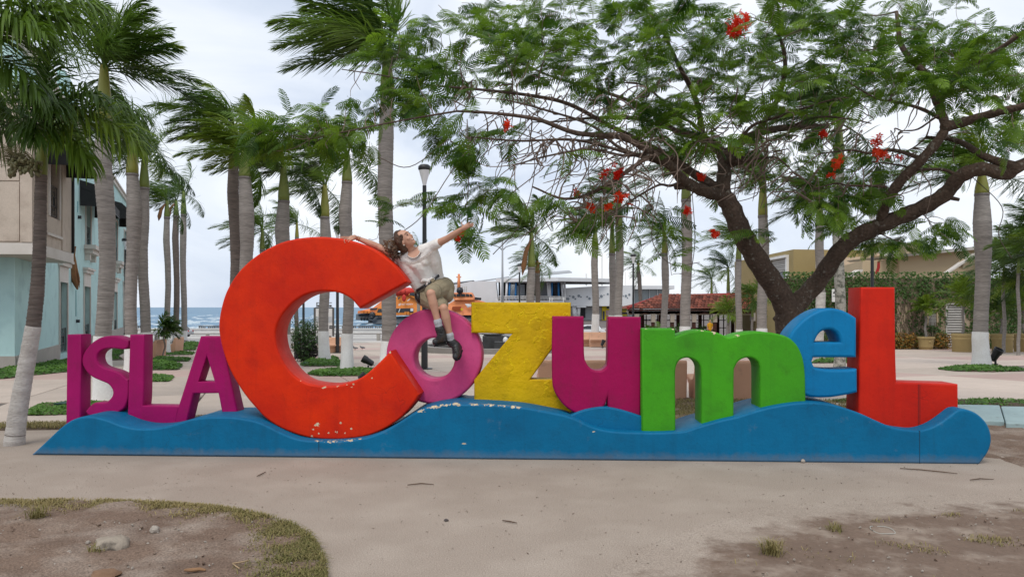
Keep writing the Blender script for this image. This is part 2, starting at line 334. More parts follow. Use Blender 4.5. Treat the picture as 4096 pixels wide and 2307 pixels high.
def leaflets(pts, nrm, size, aspect=.5, curl=.25, tone=None):
    """small leaves (two folded quads) at pts, facing roughly along nrm: returns V, Q, tone"""
    n = len(pts); P = np.asarray(pts, float); Nn = np.asarray(nrm, float)+RS.normal(0, .45, (n, 3)); Nn /= np.linalg.norm(Nn, axis=1)[:, None]
    r = RS.normal(0, 1, (n, 3)); T = np.cross(Nn, r); T /= np.linalg.norm(T, axis=1)[:, None]+1e-9; B = np.cross(Nn, T)
    s = (size*(.6+.8*RS.rand(n)))[:, None]
    a = P-T*s*.5; b = P+T*s*.5-Nn*s*curl; c = P+B*s*aspect*.5-Nn*s*curl*.2; d = P-B*s*aspect*.5-Nn*s*curl*.2
    V = np.stack([a, d, b, c], 1).reshape(-1, 3); i = np.arange(n)*4
    return V, np.stack([i, i+1, i+2, i+3], 1), np.repeat(RS.rand(n) if tone is None else tone, 4)
def scatter(poly, n, inset=0.0, fall=None):
    P = [(p[0], p[1]) for p in poly]; x0 = min(p[0] for p in P); x1 = max(p[0] for p in P); y0 = min(p[1] for p in P); y1 = max(p[1] for p in P); res = []
    tot = 0
    while tot < n:
        X = x0+(x1-x0)*RS.rand(n*2); Y = y0+(y1-y0)*RS.rand(n*2); d = poly_sd(P, X, Y); k = d > inset
        if fall: k &= RS.rand(len(X)) < fall(X, Y, d)
        r = np.stack([X[k], Y[k], d[k]], 1); res.append(r); tot += len(r)
        if len(r) == 0: break
    return np.concatenate(res)[:n]
# near left dirt bed, its grassy rim follows the kerb line of the path
zl = lambda x, y: gp(x*.5435, 1850+y*.5435)
rim = [zl(x, y) for x, y in ((-700, 300), (0, 293), (400, 285), (800, 293), (1250, 310), (1550, 332), (1800, 370), (2000, 415), (2150, 465), (2270, 540), (2340, 640), (2380, 740), (2395, 850), (2380, 1000))]
lb = [(p.x, p.y) for p in rim]+[(-1.2, 2.5), (-7.5, 2.5)]
bed('earth_bed', lb, m_dirt, .035, .035, .06, .013)
def rimd(X, Y):
    d = np.full(X.shape, 1e9)
    for a, b in zip(rim[:-1], rim[1:]):
        ex, ey = b.x-a.x, b.y-a.y; t = np.clip(((X-a.x)*ex+(Y-a.y)*ey)/(ex*ex+ey*ey), 0, 1); d = np.minimum(d, np.hypot(X-a.x-ex*t, Y-a.y-ey*t))
    return d
pts = scatter(lb, 12500, -.01, lambda X, Y, d: np.exp(-(rimd(X, Y)/(.11+.09*np.sin(X*3.1)**2+.09*np.clip(X+2.4, 0, 1)))**2)*np.clip(.4+1.1*np.sin(X*9+Y*5)*np.sin(X*4-Y*11)+.5, .12, 1))
green = np.clip(.85-.42*np.clip((pts[:, 0]+2.6)/1.2, 0, 1)+.7*(RS.rand(len(pts))-.5), 0, 1)
o = blades('rim_grass', np.stack([pts[:, 0], pts[:, 1], 0*pts[:, 0]+.012], 1), .036, .0065, m_grass, 1.7, green); tag(o, kind='stuff')
def fade_mat():
    """path concrete that is gradually covered by loose earth (vertex value 'tone' = how far inside the bed)"""
    m_ = m_path.copy(); m_.name = 'earth over concrete'; t = m_.node_tree; n = t.nodes; L = t.links.new; b = n['Principled BSDF']; src = b.inputs['Base Color'].links[0].from_socket
    c = n.new('ShaderNodeTexCoord'); 
    def noi(s_, d=8): z = n.new('ShaderNodeTexNoise'); z.inputs['Scale'].default_value = s_; z.inputs['Detail'].default_value = d; z.inputs['Roughness'].default_value = .65; L(c.outputs['Object'], z.inputs['Vector']); return z.outputs['Fac']
    def rng(x, a, b_, lo=0, hi=1): r = n.new('ShaderNodeMapRange'); r.inputs[1].default_value = a; r.inputs[2].default_value = b_; r.inputs[3].default_value = lo; r.inputs[4].default_value = hi; L(x, r.inputs[0]); return r.outputs[0]
    def mixc(f, a, b_):
        x = n.new('ShaderNodeMix'); x.data_type = 'RGBA'; L(f, x.inputs[0])
        for i, q in ((6, a), (7, b_)):
            if isinstance(q, tuple): x.inputs[i].default_value = (*q, 1)
            else: L(q, x.inputs[i])
        return x.outputs[2]
    e_ = mixc(rng(noi(1.6), .25, .75), (.225, .158, .118), (.155, .108, .082)); e_ = mixc(rng(noi(45, 3), .3, .75, 0, .55), e_, (.10, .072, .055)); e_ = mixc(rng(noi(2.4, 5), .50, .72, 0, .8), e_, (.36, .295, .24))
    a = n.new('ShaderNodeAttribute'); a.attribute_name = 'tone'; ad_ = n.new('ShaderNodeMath'); ad_.operation = 'MULTIPLY_ADD'; L(noi(3.2, 10), ad_.inputs[0]); ad_.inputs[1].default_value = 1.5; L(a.outputs['Fac'], ad_.inputs[2])
    L(mixc(rng(ad_.outputs[0], .98, 1.30), src, e_), b.inputs['Base Color']); return m_
m_fade = fade_mat()
# near right dirt bed
zr = lambda x, y: gp(2700+x*.5562, 1500+y*.5562)
rb = [zr(x, y) for x, y in ((120, 1500), (240, 1370), (430, 1270), (640, 1195), (830, 1115), (1000, 1065), (1250, 1045), (1500, 1035), (1750, 1005), (2100, 990), (2510, 968), (3300, 960))]
rb = [(p.x, p.y) for p in rb]+[(7.5, 2.6), (1.4, 2.6)]
bed('earth_bed', rb, m_fade, .035, .03, .5, .012, soft=.42)
pts = scatter(rb, 5200, .05, lambda X, Y, d: np.clip(np.sin(X*5+1)*np.sin(Y*9+X*3)-.45, 0, 1)*np.clip((X-2)/2, .05, 1))
o = blades('sparse_grass', np.stack([pts[:, 0], pts[:, 1], 0*pts[:, 0]+.008], 1), .035, .006, m_grass, 1.4, .45+.5*RS.rand(len(pts))); tag(o, kind='stuff')
# earth under the big tree behind and beside the sign
tb = [(p.x, p.y) for p in (gp(3915, 1826), gp(4000, 1836), gp(4096, 1866), gp(4300, 1925), gp(4300, 1700), gp(3900, 1675), gp(3700, 1650), gp(3330, 1625), gp(2700, 1590), gp(2560, 1600), gp(2560, 1690), gp(2800, 1800))]
bed('earth_bed', tb, m_dirt, .06, .04, .12, .02)
gb = [(1.95, 10.0), (6.0, 9.4), (6.2, 12.6), (1.9, 12.85), (1.75, 11.2)]
pts = scatter(gb, 14000, 0, lambda X, Y, d: np.clip(1.0-.16*np.abs(X-2.7)+.4*np.sin(X*6)*np.sin(Y*7), .12, 1))
o = blades('dry_grass', np.stack([pts[:, 0], pts[:, 1], 0*pts[:, 0]+.02], 1), .06, .009, m_grass, 1.2, .35+.6*RS.rand(len(pts))); tag(o, kind='stuff')
# dry verge between path and plaza, left
vb = [(p.x, p.y) for p in (gp(-500, 1722), gp(300, 1713), gp(660, 1695), gp(1100, 1668), gp(1100, 1655), gp(660, 1678), gp(300, 1693), gp(-500, 1700))]
bed('verge', vb, m_soil, .05, .03, .06, .01)
pts = scatter(vb, 7000, -.02)
o = blades('verge_grass', np.stack([pts[:, 0], pts[:, 1], 0*pts[:, 0]+.01], 1), .055, .009, m_grass, 1.2, .4+.55*RS.rand(len(pts))); tag(o, kind='stuff')
# planting beds with low green ground cover
def cover(poly, n, h, size, name='ground_cover', mt=None, tone=None):
    bed('planting_soil', poly, m_soil, .12, .045, .1, .012)
    p = scatter(poly, n, -.03); hh = h*(.25+.75*RS.rand(n))*np.clip(.35+p[:, 2]*4, 0, 1)*(.75+.5*np.sin(p[:, 0]*4)*np.sin(p[:, 1]*3.1))
    V, Q, T = leaflets(np.stack([p[:, 0], p[:, 1], .02+hh+gz(p[:, 1])], 1), np.tile((0, -.25, 1), (n, 1)), size, .55, .2, np.clip(hh/h*.8+.25*RS.rand(n), 0, 1) if tone is None else tone)
    o = npmesh(name, V, Q, mt or m_gcover, None, T); tag(o, kind='stuff'); return o
z1 = lambda x, y: gp(100+x*.3882, 1280+y*.3882)
z3 = lambda x, y: gp(1100+x*.2826, 1150+y*.2826)
pp = lambda L_: [(p.x, p.y) for p in L_]
cover(pp([z1(-260, 610), z1(80, 570), z1(425, 535), z1(560, 520), z1(600, 430), z1(425, 415), z1(80, 470), z1(-260, 500)]), 5200, .11, .10)
cover(pp([z1(-40, 985), z1(0, 985), z1(420, 972), z1(900, 955), z1(1000, 870), z1(640, 845), z1(330, 868), z1(170, 872)]), 4200, .05, .055, tone=RS.rand(4200)*.7+.3)
cover(pp([z1(1180, 636), z1(1470, 636), z1(1520, 583), z1(1180, 583)]), 2600, .06, .07, tone=RS.rand(2600)*.8+.2)
cover(pp([z1(1150, 516), z1(1560, 514), z1(1610, 470), z1(1500, 440), z1(1150, 440)]), 3000, .17, .12)
cover(pp([z1(1290, 430), z1(1660, 428), z1(1700, 398), z1(1340, 396)]), 1300, .11, .12)
cover(pp([z1(1400, 362), z1(1710, 360), z1(1745, 334), z1(1420, 334)]), 800, .09, .12)
cover(pp([z1(1600, 312), z1(1740, 312), z1(1760, 288), z1(1620, 288)]), 600, .1, .13)
cover(pp([z1(1630, 278), z1(1780, 278), z1(1790, 235), z1(1650, 235)]), 800, .17, .15)
cover(pp([z1(860, 415), z1(1000, 410), z1(950, 372), z1(1020, 330), z1(1010, 305), z1(870, 305)]), 1000, .06, .1)
cover(pp([z3(480, 1225), z3(640, 1253), z3(1240, 1250), z3(1450, 1200), z3(1420, 1172), z3(900, 1170), z3(590, 1185)]), 3400, .11, .09)
cover(pp([z3(370, 1090), z3(420, 1116), z3(900, 1112), z3(960, 1060), z3(870, 1038), z3(450, 1050)]), 2800, .14, .10)
cover(pp([z3(790, 1030), z3(890, 1034), z3(880, 995), z3(800, 985)]), 500, .12, .1)
zq = lambda x, y: gp(3250+x*.379, 950+y*.379)
cover(pp([zq(1330, 1390), zq(1500, 1410), zq(1900, 1418), zq(2240, 1408), zq(2200, 1385), zq(1950, 1362), zq(1550, 1355)]), 3000, .09, .09)
cover(pp([gp(3255, 1453), gp(3390, 1452), gp(3400, 1428), gp(3270, 1428)]), 1400, .12, .12)
cover(pp([gp(3300, 1606), gp(3420, 1612), gp(3700, 1616), gp(4200, 1628), gp(4200, 1606), gp(3420, 1596)]), 2400, .05, .05, tone=RS.rand(2400)*.8+.2)
# teal painted kerb bench beside the tree bed
K = thing('garden_kerb', 'pale teal painted concrete kerb edging the tree bed', 'kerb', (6.5, 10.8, 0))
for a, b in (((3560, 3830), (1613, 1668)), ((3838, 4018), (1619, 1681)), ((4024, 4220), (1626, 1693))):
    A, B_, C_, D_ = gp(a[0], b[1]+1, .07), gp(a[1], b[1]+6, .07), gp(a[1]-20, b[0]+3, .07), gp(a[0]-20, b[0], .07)
    g = MB(); g.prism([(p.x, p.y, .005) for p in (A, B_, C_, D_)], (0, 0, .075)); g.obj('kerb_block', m_teal, K, bevel=.012)
# loose stones, twigs and litter near the camera
def rock(name, c, r, seed, label, cat, mt, group=None, flat=.45):
    b = MB(); b.ball((0, 0, 0), 1, 14, 10); vs = []
    for p in b.v:
        q = Vector(p); k = 1+.28*fbm(q.x*1.3+seed, q.y*1.3, q.z*1.3)+.1*fbm(q.x*4+seed, q.y*4, q.z*4)
        vs.append((q.x*r[0]*k+c[0], q.y*r[1]*k+c[1], max(q.z*k, -.5)*r[2]+c[2]+r[2]*.35))
    b.v = vs; o = b.obj(name, mt, None, 40); tag(o, label, cat, group); return o
c = gp(450, 2186, .02); rock('rock', (c.x, c.y, .02), (.115, .10, .05), 3, 'flat tan limestone rock half buried in the near earth bed', 'rock', m_rock)
c = gp(618, 2125, .02); rock('rock', (c.x, c.y, .02), (.033, .03, .03), 8, 'small white-topped stone lying beyond the flat tan rock', 'stone', m_stone)
c = gp(352, 2170, .02); rock('stone', (c.x, c.y, .02), (.015, .014, .012), 5, 'tiny bright white pebble just left of the flat tan rock', 'stone', m_stone)
c = gp(420, 2300, .02); rock('rock', (c.x, c.y, .015), (.085, .06, .03), 12, 'rusty brown stone at the bottom edge of the photo', 'rock', mat('rusty stone', (.25, .15, .09), (.14, .08, .05), 8, .9, .6, 30))
c = gp(3212, 1846, .01); rock('stone', (c.x, c.y, .01), (.022, .02, .02), 4, 'grey pebble against the foot of the blue wave plinth', 'stone', m_stone)
c = gp(1785, 2078, .01); rock('stone', (c.x, c.y, .006), (.018, .013, .009), 6, 'small dark stone alone in the middle of the concrete path', 'stone', mat('dark stone', (.1, .08, .07), (.06, .05, .05), 9))
b = MB(); A = gp(765, 2278, .03); b.tube([A+Vector((-.04, 0, 0)), A, A+Vector((.05, .006, .003)), A+Vector((.085, .004, -.002))], [.007, .012, .011, .006], 7)
tag(b.obj('bark_chip', mat('bark chip', (.30, .17, .09), (.18, .10, .05), 20, .8), None, 40), 'reddish brown scrap of bark on the near earth bed', 'bark')
b = MB(); A, B_, C_ = gp(930, 2252, .035), gp(958, 2272, .035), gp(995, 2240, .035); b.tube([A, gp(944, 2263, .037), B_], .0045, 6); b.tube([A, gp(962, 2247, .037), C_], .005, 6)
tag(b.obj('bent_straw', m_straw, None, True), 'straw stalk bent into a sharp V on the near earth bed', 'stalk')
for (L_, lb_) in (([(1630, 1938), (1685, 1932), (1735, 1936)], 'thin dark twig lying on the path before the blue wave, middle'), ([(3600, 1872), (3680, 1877), (3770, 1886), (3830, 1893)], 'long curved brown twig on the path below the red letter L'),
                 ([(3880, 1918), (3920, 1913), (3975, 1916)], 'short curved twig at the end of the path beyond the long one'), ([(455, 2083), (490, 2088), (523, 2098)], 'dark twig on the near earth bed above the white stone'),
                 ([(365, 2095), (385, 2098), (397, 2107)], 'short bent twig on the near earth bed, left of a longer one'), ([(118, 2145), (160, 2151), (198, 2154)], 'reddish twig at the left side of the near earth bed'),
                 ([(1028, 1903), (1045, 1895), (1063, 1886)], 'slanted twig on the path under the big orange-red letter C'), ([(2010, 2080), (2040, 2084), (2068, 2090)], 'little reddish twig on the middle of the path')):
    b = MB(); P = [gp(u, v, .012) for u, v in L_]; b.tube(P, [.004]+[.0055]*(len(P)-2)+[.003], 6)
    tag(b.obj('twig', m_twig, None, True), lb_, 'twig', 'twigs on the ground')
for (u, v, n, lb_) in ((150, 2075, 120, 'dry tuft of grass on the rim of the near left earth bed'), (3090, 2215, 130, 'straw coloured grass tuft at the corner of the near right earth bed'), (3340, 2120, 50, 'small dead grass tuft on the upper edge of the right earth bed'), (395, 2210, 60, 'flattened grass clump growing against the flat tan rock')):
    c = gp(u, v, .01); p = np.stack([c.x+RS.normal(0, .028, n), c.y+RS.normal(0, .028, n), np.full(n, .01)], 1)
    o = blades('grass_tuft', p, .12 if n > 100 else .07, .006, m_grass, 1.1, .3+.6*RS.rand(n)); tag(o, lb_, 'grass tuft', 'tufts of dry grass')
# wire ring litter
c = gp(3530, 2118, .015); b = MB(); b.tube([c+Vector((.075*math.cos(a), .10*math.sin(a), .004*math.sin(3*a))) for a in [i*2*PI/26+1.9 for i in range(25)]], .0028, 5)
tag(b.obj('wire_ring', mat('grey plastic', (.42, .42, .38), None, rough=.5), None, True), 'thin grey ring of wire lying on the right earth bed', 'wire ring')
# grit and chips strewn over the earth
def grit(name, poly, n, smin, smax, mt):
    p = scatter(poly, n, .03); b = MB(); b.ball((0, 0, 0), 1, 5, 3); U = np.array(b.v); Fq = b.f; V = []; Q = []
    s = smin+(smax-smin)*RS.rand(n)**3
    for i in range(n):
        R = np.array(Euler((RS.rand()*6, RS.rand()*6, RS.rand()*6)).to_matrix()); q = (U*(1, .7, .5)*s[i]) @ R.T; q[:, 2] *= .7
        V.append(q+(p[i, 0], p[i, 1], .022)); Q += [tuple(k+i*len(U) for k in f)+((f[2]+i*len(U),) if len(f) == 3 else ()) for f in Fq]
    me = bpy.data.meshes.new(name); me.from_pydata([tuple(x) for x in np.concatenate(V)], [], [q[:3] if len(set(q)) == 3 else q for q in Q]); o = finish(me, name, mt); tag(o, kind='stuff')
grit('gravel', lb, 1100, .003, .016, m_stone); grit('gravel', rb, 900, .003, .014, m_stone)
grit('earth_crumbs', lb, 900, .004, .02, m_dirt); grit('earth_crumbs', rb, 900, .004, .018, m_dirt)
grit('path_grit', [(-6, 4.5), (6, 4.5), (6, 7.4), (-6, 7.8)], 1500, .002, .007, m_rock)
# dry leaf scraps on the path
n = 650; P = np.stack([RS.uniform(-5.5, 5.5, n), RS.uniform(4.6, 7.6, n), np.full(n, .006)], 1)
V, Q, T = leaflets(P, np.tile((0, 0, 3), (n, 1)), .022, .35, .1); o = npmesh('leaf_litter', V, Q, m_twig); tag(o, kind='stuff')
# ------------------------------------------------------------------ the sign: frame of the front face
A0 = Vector((-5.2, 8.0, 0)); A1 = Vector((4.77, 7.54, 0)); sdir = (A1-A0).normalized(); snrm = Vector((-sdir.y, sdir.x, 0))   # snrm points away from the viewer
def sproj(u, v, t):
    """photo point -> (s, z) on the sign plane t metres behind the front face"""
    r = Vector(((u-CX)/F, 1, (HZ-v)/F)); o = A0+snrm*t; k = (o-Vector((0, 0, EYE))).dot(snrm)/r.dot(snrm); p = Vector((0, 0, EYE))+r*k
    return ((p-A0).dot(sdir), p.z)
def sworld(s, z, t): return A0+sdir*s+snrm*t+Vector((0, 0, z))
SIGN_M = Matrix(((sdir.x, 0, -snrm.x, 0), (sdir.y, 0, -snrm.y, 0), (0, 1, 0, 0), (0, 0, 0, 1)))
def smooth_loop(P, corner=38, res=5):
    """Catmull-Rom through the traced points, keeping sharp corners"""
    P = [Vector((p[0], p[1])) for p in P]; n = len(P); cor = []
    for i in range(n):
        a, b = P[i]-P[i-1], P[(i+1) % n]-P[i]
        cor.append(a.length < 1e-6 or b.length < 1e-6 or a.angle(b) > math.radians(corner))
    outp = []
    for i in range(n):
        p1, p2 = P[i], P[(i+1) % n]; p0 = P[i-1] if not cor[i] else p1-(p2-p1)*.5; p3 = P[(i+2) % n] if not cor[(i+1) % n] else p2+(p2-p1)*.5
        if cor[i] and cor[(i+1) % n]: outp.append(p1); continue
        for k in range(res):
            t = k/res; outp.append(.5*((2*p1)+(p2-p0)*t+(2*p0-5*p1+4*p2-p3)*t*t+(3*p1-p0-3*p2+p3)*t**3))
    return outp
def slab_shape(name, loops, t0, depth, bevel, mt, parent=None, corner=38):
    """a letter or wave: outline loops (first the outer, then holes) given in photo points, extruded depth metres back from t0"""
    cu = bpy.data.curves.new(name, 'CURVE'); cu.dimensions = '2D'; cu.fill_mode = 'BOTH'
    cu.extrude = depth/2-bevel; cu.bevel_depth = bevel; cu.bevel_resolution = 2; cu.offset = -bevel
    for lp in loops:
        pts = smooth_loop([sproj(u, v, t0) for u, v in lp], corner); sp = cu.splines.new('POLY'); sp.points.add(len(pts)-1); sp.use_cyclic_u = True
        for q, p in zip(sp.points, pts): q.co = (p[0], p[1], 0, 1)
    tmp = bpy.data.objects.new(name, cu); COL.objects.link(tmp); dg = bpy.context.evaluated_depsgraph_get()
    me = bpy.data.meshes.new_from_object(tmp.evaluated_get(dg)); bpy.data.objects.remove(tmp); bpy.data.curves.remove(cu); me.name = name
    me.transform(Matrix.Translation(A0+snrm*(t0+depth/2)) @ SIGN_M)
    me.materials.clear()
    off = rootloc(parent) if parent is not None else Vector((0, 0, 0)); me.transform(Matrix.Translation(-off))
    return finish(me, name, mt, parent, 40)
def paint(name, c1, c2, chips=(), edge_chip=0.0, grime=(.03, .025, .02), gr=.35, bump=.22, streak=0.0, flake=0.0, rough=.42, flat=1.0, splash=0.0):
    """painted render over concrete: mottled colour, grime, hairline cracks, chipped spots given as (world point, radius)"""
    m_ = bpy.data.materials.new(name); m_.use_nodes = True; t = m_.node_tree; n = t.nodes; b = n['Principled BSDF']; L = t.links.new; MATS[name] = m_
    b.inputs['Specular IOR Level'].default_value = .16
    c = n.new('ShaderNodeNewGeometry'); pos = c.outputs['Position']
    def noi(s, d=7, r=.6): z = n.new('ShaderNodeTexNoise'); z.inputs['Scale'].default_value = s; z.inputs['Detail'].default_value = d; z.inputs['Roughness'].default_value = r; L(pos, z.inputs['Vector']); return z.outputs['Fac']
    def rng(x, a, b_, lo=0, hi=1): r = n.new('ShaderNodeMapRange'); r.inputs[1].default_value = a; r.inputs[2].default_value = b_; r.inputs[3].default_value = lo; r.inputs[4].default_value = hi; L(x, r.inputs[0]); return r.outputs[0]
    def mixc(f, a, b_):
        x = n.new('ShaderNodeMix'); x.data_type = 'RGBA'
        for s_, q in ((6, a), (7, b_)):
            if isinstance(q, tuple): x.inputs[s_].default_value = (*q, 1)
            else: L(q, x.inputs[s_])
        L(f, x.inputs[0]); return x.outputs[2]
    def mth(op, a, b_):
        x = n.new('ShaderNodeMath'); x.operation = op
        for i, q in enumerate((a, b_)):
            if isinstance(q, (int, float)): x.inputs[i].default_value = q
            else: L(q, x.inputs[i])
        return x.outputs[0]
    big = noi(1.5, 5); col = mixc(rng(big, .32, .68), c1, c2)
    g1 = rng(noi(4.5, 9, .7), .50, .80, 0, gr); col = mixc(g1, col, grime)
    fine = noi(34, 6); sc = rng(noi(60, 2), .66, .74, 0, .35); col = mixc(sc, col, grime)
    # hairline cracks
    v = n.new('ShaderNodeTexVoronoi'); v.feature = 'DISTANCE_TO_EDGE'; v.inputs['Scale'].default_value = 2.1
    dn = n.new('ShaderNodeTexNoise'); dn.inputs['Scale'].default_value = 5; L(pos, dn.inputs['Vector'])
    vm = n.new('ShaderNodeVectorMath'); vm.operation = 'MULTIPLY_ADD'; L(dn.outputs['Color'], vm.inputs[0]); vm.inputs[1].default_value = (.35, .35, .35); L(pos, vm.inputs[2]); L(vm.outputs[0], v.inputs['Vector'])
    ck = mth('MULTIPLY', rng(v.outputs['Distance'], .002, .009, 1, 0), rng(noi(.9, 2), .56, .66)); col = mixc(mth('MULTIPLY', ck, .3), col, grime)
    height = mth('ADD', mth('MULTIPLY', fine, .35), mth('MULTIPLY', noi(7, 5), 1.0)); height = mth('SUBTRACT', height, mth('MULTIPLY', ck, .3))
    if flake:                                                          # curling layers of old paint
        fv = noi(5.2, 4, .5); fl = rng(fv, .53, .542, 0, 1); lf = mth('MULTIPLY', rng(fv, .515, .53, 0, 1), rng(fv, .545, .53, 0, 1))
        msk = rng(noi(1.1, 2), .42, .52); fl = mth('MULTIPLY', fl, msk); lf = mth('MULTIPLY', lf, msk)
        col = mixc(mth('MULTIPLY', lf, flake), col, tuple(min(1, x*1.9) for x in c1)); height = mth('ADD', height, mth('MULTIPLY', fl, .8))
    if streak:
        mp_ = n.new('ShaderNodeMapping'); mp_.inputs['Scale'].default_value = (14, 14, .6); L(pos, mp_.inputs[0]); z = n.new('ShaderNodeTexNoise'); z.inputs['Scale'].default_value = 1; z.inputs['Detail'].default_value = 4; L(mp_.outputs[0], z.inputs['Vector'])
        col = mixc(rng(z.outputs['Fac'], .55, .75, 0, streak), col, grime)
    if splash:                                                         # dust and mud splashed along the foot
        sx = n.new('ShaderNodeSeparateXYZ'); L(pos, sx.inputs[0]); hz_ = mth('ADD', sx.outputs[2], mth('MULTIPLY', noi(9, 6, .7), -.16)); col = mixc(rng(hz_, -.055, .02, splash, 0), col, (.22, .18, .15))
        sf = mth('MULTIPLY', rng(noi(2.6, 8, .75), .60, .70), .28); col = mixc(sf, col, (.16, .20, .24))
    rg = rng(noi(3, 4), .3, .7, rough, rough+.18)
    if chips or edge_chip:
        sm = n.new('ShaderNodeVectorMath'); sm.operation = 'MULTIPLY'; L(pos, sm.inputs[0]); sm.inputs[1].default_value = (1, 1, flat); spos = sm.outputs[0]; tot = None
        for p, r in chips:
            d = n.new('ShaderNodeVectorMath'); d.operation = 'DISTANCE'; L(spos, d.inputs[0]); d.inputs[1].default_value = (p[0], p[1], p[2]*flat)
            k = rng(d.outputs['Value'], r*.25, r*1.15, 1, 0); tot = k if tot is None else mth('MAXIMUM', tot, k)
        cn = noi(30, 5, .6); ch = rng(mth('ADD', mth('MULTIPLY', tot, .34), cn), .775, .785); col = mixc(ch, col, mixc(rng(noi(40, 3), .4, .65), (.62, .52, .36), (.42, .33, .22)))
        height = mth('SUBTRACT', height, mth('MULTIPLY', ch, .9)); rg = mth('MAXIMUM', rg, mth('MULTIPLY', ch, .9))
    L(col, b.inputs['Base Color']); L(rg, b.inputs['Roughness'])
    bp = n.new('ShaderNodeBump'); bp.inputs['Strength'].default_value = bump; bp.inputs['Distance'].default_value = .03; L(height, bp.inputs['Height']); L(bp.outputs[0], b.inputs['Normal'])
    return m_
T1 = lambda L_: [(100+x*.3882, 1280+y*.3882) for x, y in L_]
T2 = lambda L_: [(800+x*.6202, 900+y*.6202) for x, y in L_]
T3 = lambda L_: [(1800+x*.4825, 1150+y*.4825) for x, y in L_]
T4 = lambda L_: [(2500+x*.41344, 1250+y*.41344) for x, y in L_]
T5 = lambda L_: [(3050+x*.55127, 1100+y*.55127) for x, y in L_]
def chips_at(T, L_, t): return [(sworld(*sproj(*T([(x, y)])[0], t), t), r) for x, y, r in L_]
magenta, mag2 = (.36, .005, .12), (.29, .004, .092)
m_isla = paint('magenta paint', magenta, mag2, gr=.26, bump=.2, streak=.1)
m_u = paint('magenta paint of the u', (.335, .003, .078), (.265, .003, .062), gr=.25, bump=.15, streak=.12)
cc = [(p, r*.85) for p, r in chips_at(T2, [(757, 1282, .06), (727, 1312, .03), (905, 1275, .025), (765, 1342, .025), (828, 1338, .03), (880, 1335, .035), (935, 1340, .025), (975, 1312, .02), (720, 1362, .03), (800, 1042, .05), (890, 1035, .03), (980, 1047, .03), (990, 1025, .03), (655, 998, .03), (1225, 815, .06), (1110, 985, .02), (1140, 962, .02), (1412, 1050, .05), (1375, 1000, .035), (705, 1020, .03), (540, 885, .012), (945, 1028, .03)], .14)]
m_c = paint('orange red paint', (.66, .030, .002), (.49, .014, .003), cc, gr=.32, bump=.17, grime=(.12, .008, .008), rough=.40, streak=.12)
m_o = paint('pink paint', (.60, .085, .235), (.48, .045, .165), gr=.33, bump=.2, grime=(.10, .03, .05), rough=.5)
m_z = paint('yellow paint', (.66, .43, .002), (.50, .315, .004), gr=.42, bump=.55, grime=(.10, .06, .008), flake=.3, rough=.45)
mc = chips_at(T4, [(205, 158, .035), (460, 158, .03), (700, 160, .04), (745, 168, .04), (860, 182, .05), (1080, 212, .05), (1060, 200, .03), (330, 152, .02)], .12)
m_m = paint('green paint', (.055, .33, .010), (.045, .25, .014), mc, gr=.42, bump=.16, grime=(.03, .05, .012), rough=.5, streak=.12)
m_e = paint('light blue paint', (.002, .185, .42), (.002, .15, .345), gr=.3, bump=.16, grime=(.01, .03, .06), rough=.42, streak=.12)
m_l = paint('red paint', (.58, .020, .006), (.47, .013, .006), gr=.28, bump=.15, grime=(.10, .010, .008), rough=.44, streak=.12)
bc = chips_at(T2, [(760, 1386, .10), (860, 1386, .14), (960, 1384, .12), (1020, 1378, .06), (1420, 1194, .10), (1500, 1172, .12), (1570, 1160, .08), (1650, 1150, .10), (1800, 1147, .10)], .0)+chips_at(T3, [(40, 968, .10), (190, 964, .12), (330, 968, .12), (440, 974, .10), (540, 984, .12), (118, 1290, .05), (1188, 1194, .035)], .0)
m_wave = paint('wave blue paint', (.001, .140, .295), (.001, .108, .235), bc, gr=.32, bump=.2, grime=(.008, .03, .055), streak=.16, rough=.45, flat=3.2, splash=.28)
# ---- base wave
wave = T1([(62, 1388), (150, 1310), (250, 1215), (350, 1122), (450, 1046), (550, 1003), (640, 991), (730, 1000), (850, 1030), (950, 1070), (1050, 1100), (1150, 1116), (1250, 1119), (1360, 1112), (1480, 1090), (1600, 1055), (1720, 1020), (1850, 1001)])
wave += T2([(110, 1237), (200, 1237), (290, 1250), (360, 1264), (420, 1287), (500, 1327), (580, 1362), (660, 1384), (760, 1392), (880, 1392), (1000, 1382), (1100, 1361), (1200, 1321), (1300, 1262), (1370, 1217), (1450, 1181), (1550, 1158), (1650, 1148)])
wave += T3([(100, 965), (200, 965), (330, 970), (480, 980), (600, 991), (720, 1011), (850, 1036), (950, 1057), (1050, 1092), (1130, 1131), (1220, 1165), (1320, 1186), (1430, 1196)])
wave += T4([(100, 1157), (300, 1160), (450, 1155), (580, 1145), (680, 1112), (800, 1077), (950, 1036), (1100, 1003), (1300, 941), (1450, 906), (1600, 881), (1750, 867)])
wave += T5([(420, 926), (520, 941), (620, 970), (720, 1006), (830, 1056), (940, 1101), (1050, 1121), (1140, 1126), (1220, 1106), (1290, 1071), (1360, 1021), (1410, 983), (1445, 973), (1490, 976), (1550, 1000), (1600, 1040), (1640, 1095), (1660, 1160), (1660, 1220), (1640, 1280), (1600, 1340), (1575, 1372)])
base = thing('wave_plinth', 'long blue plinth shaped like rolling waves carrying all the letters', 'plinth', A0+sdir*5+snrm*.4)
slab_shape('wave_block', [wave], 0, .78, .02, m_wave, base)
lens = T3([(960, 1080), (1060, 1031), (1150, 1005), (1250, 990), (1330, 994), (1420, 1013), (1500, 1036), (1590, 1066), (1600, 1230), (1200, 1230)])
slab_shape('small_wave', [lens], .14, .55, .015, m_wave, base)
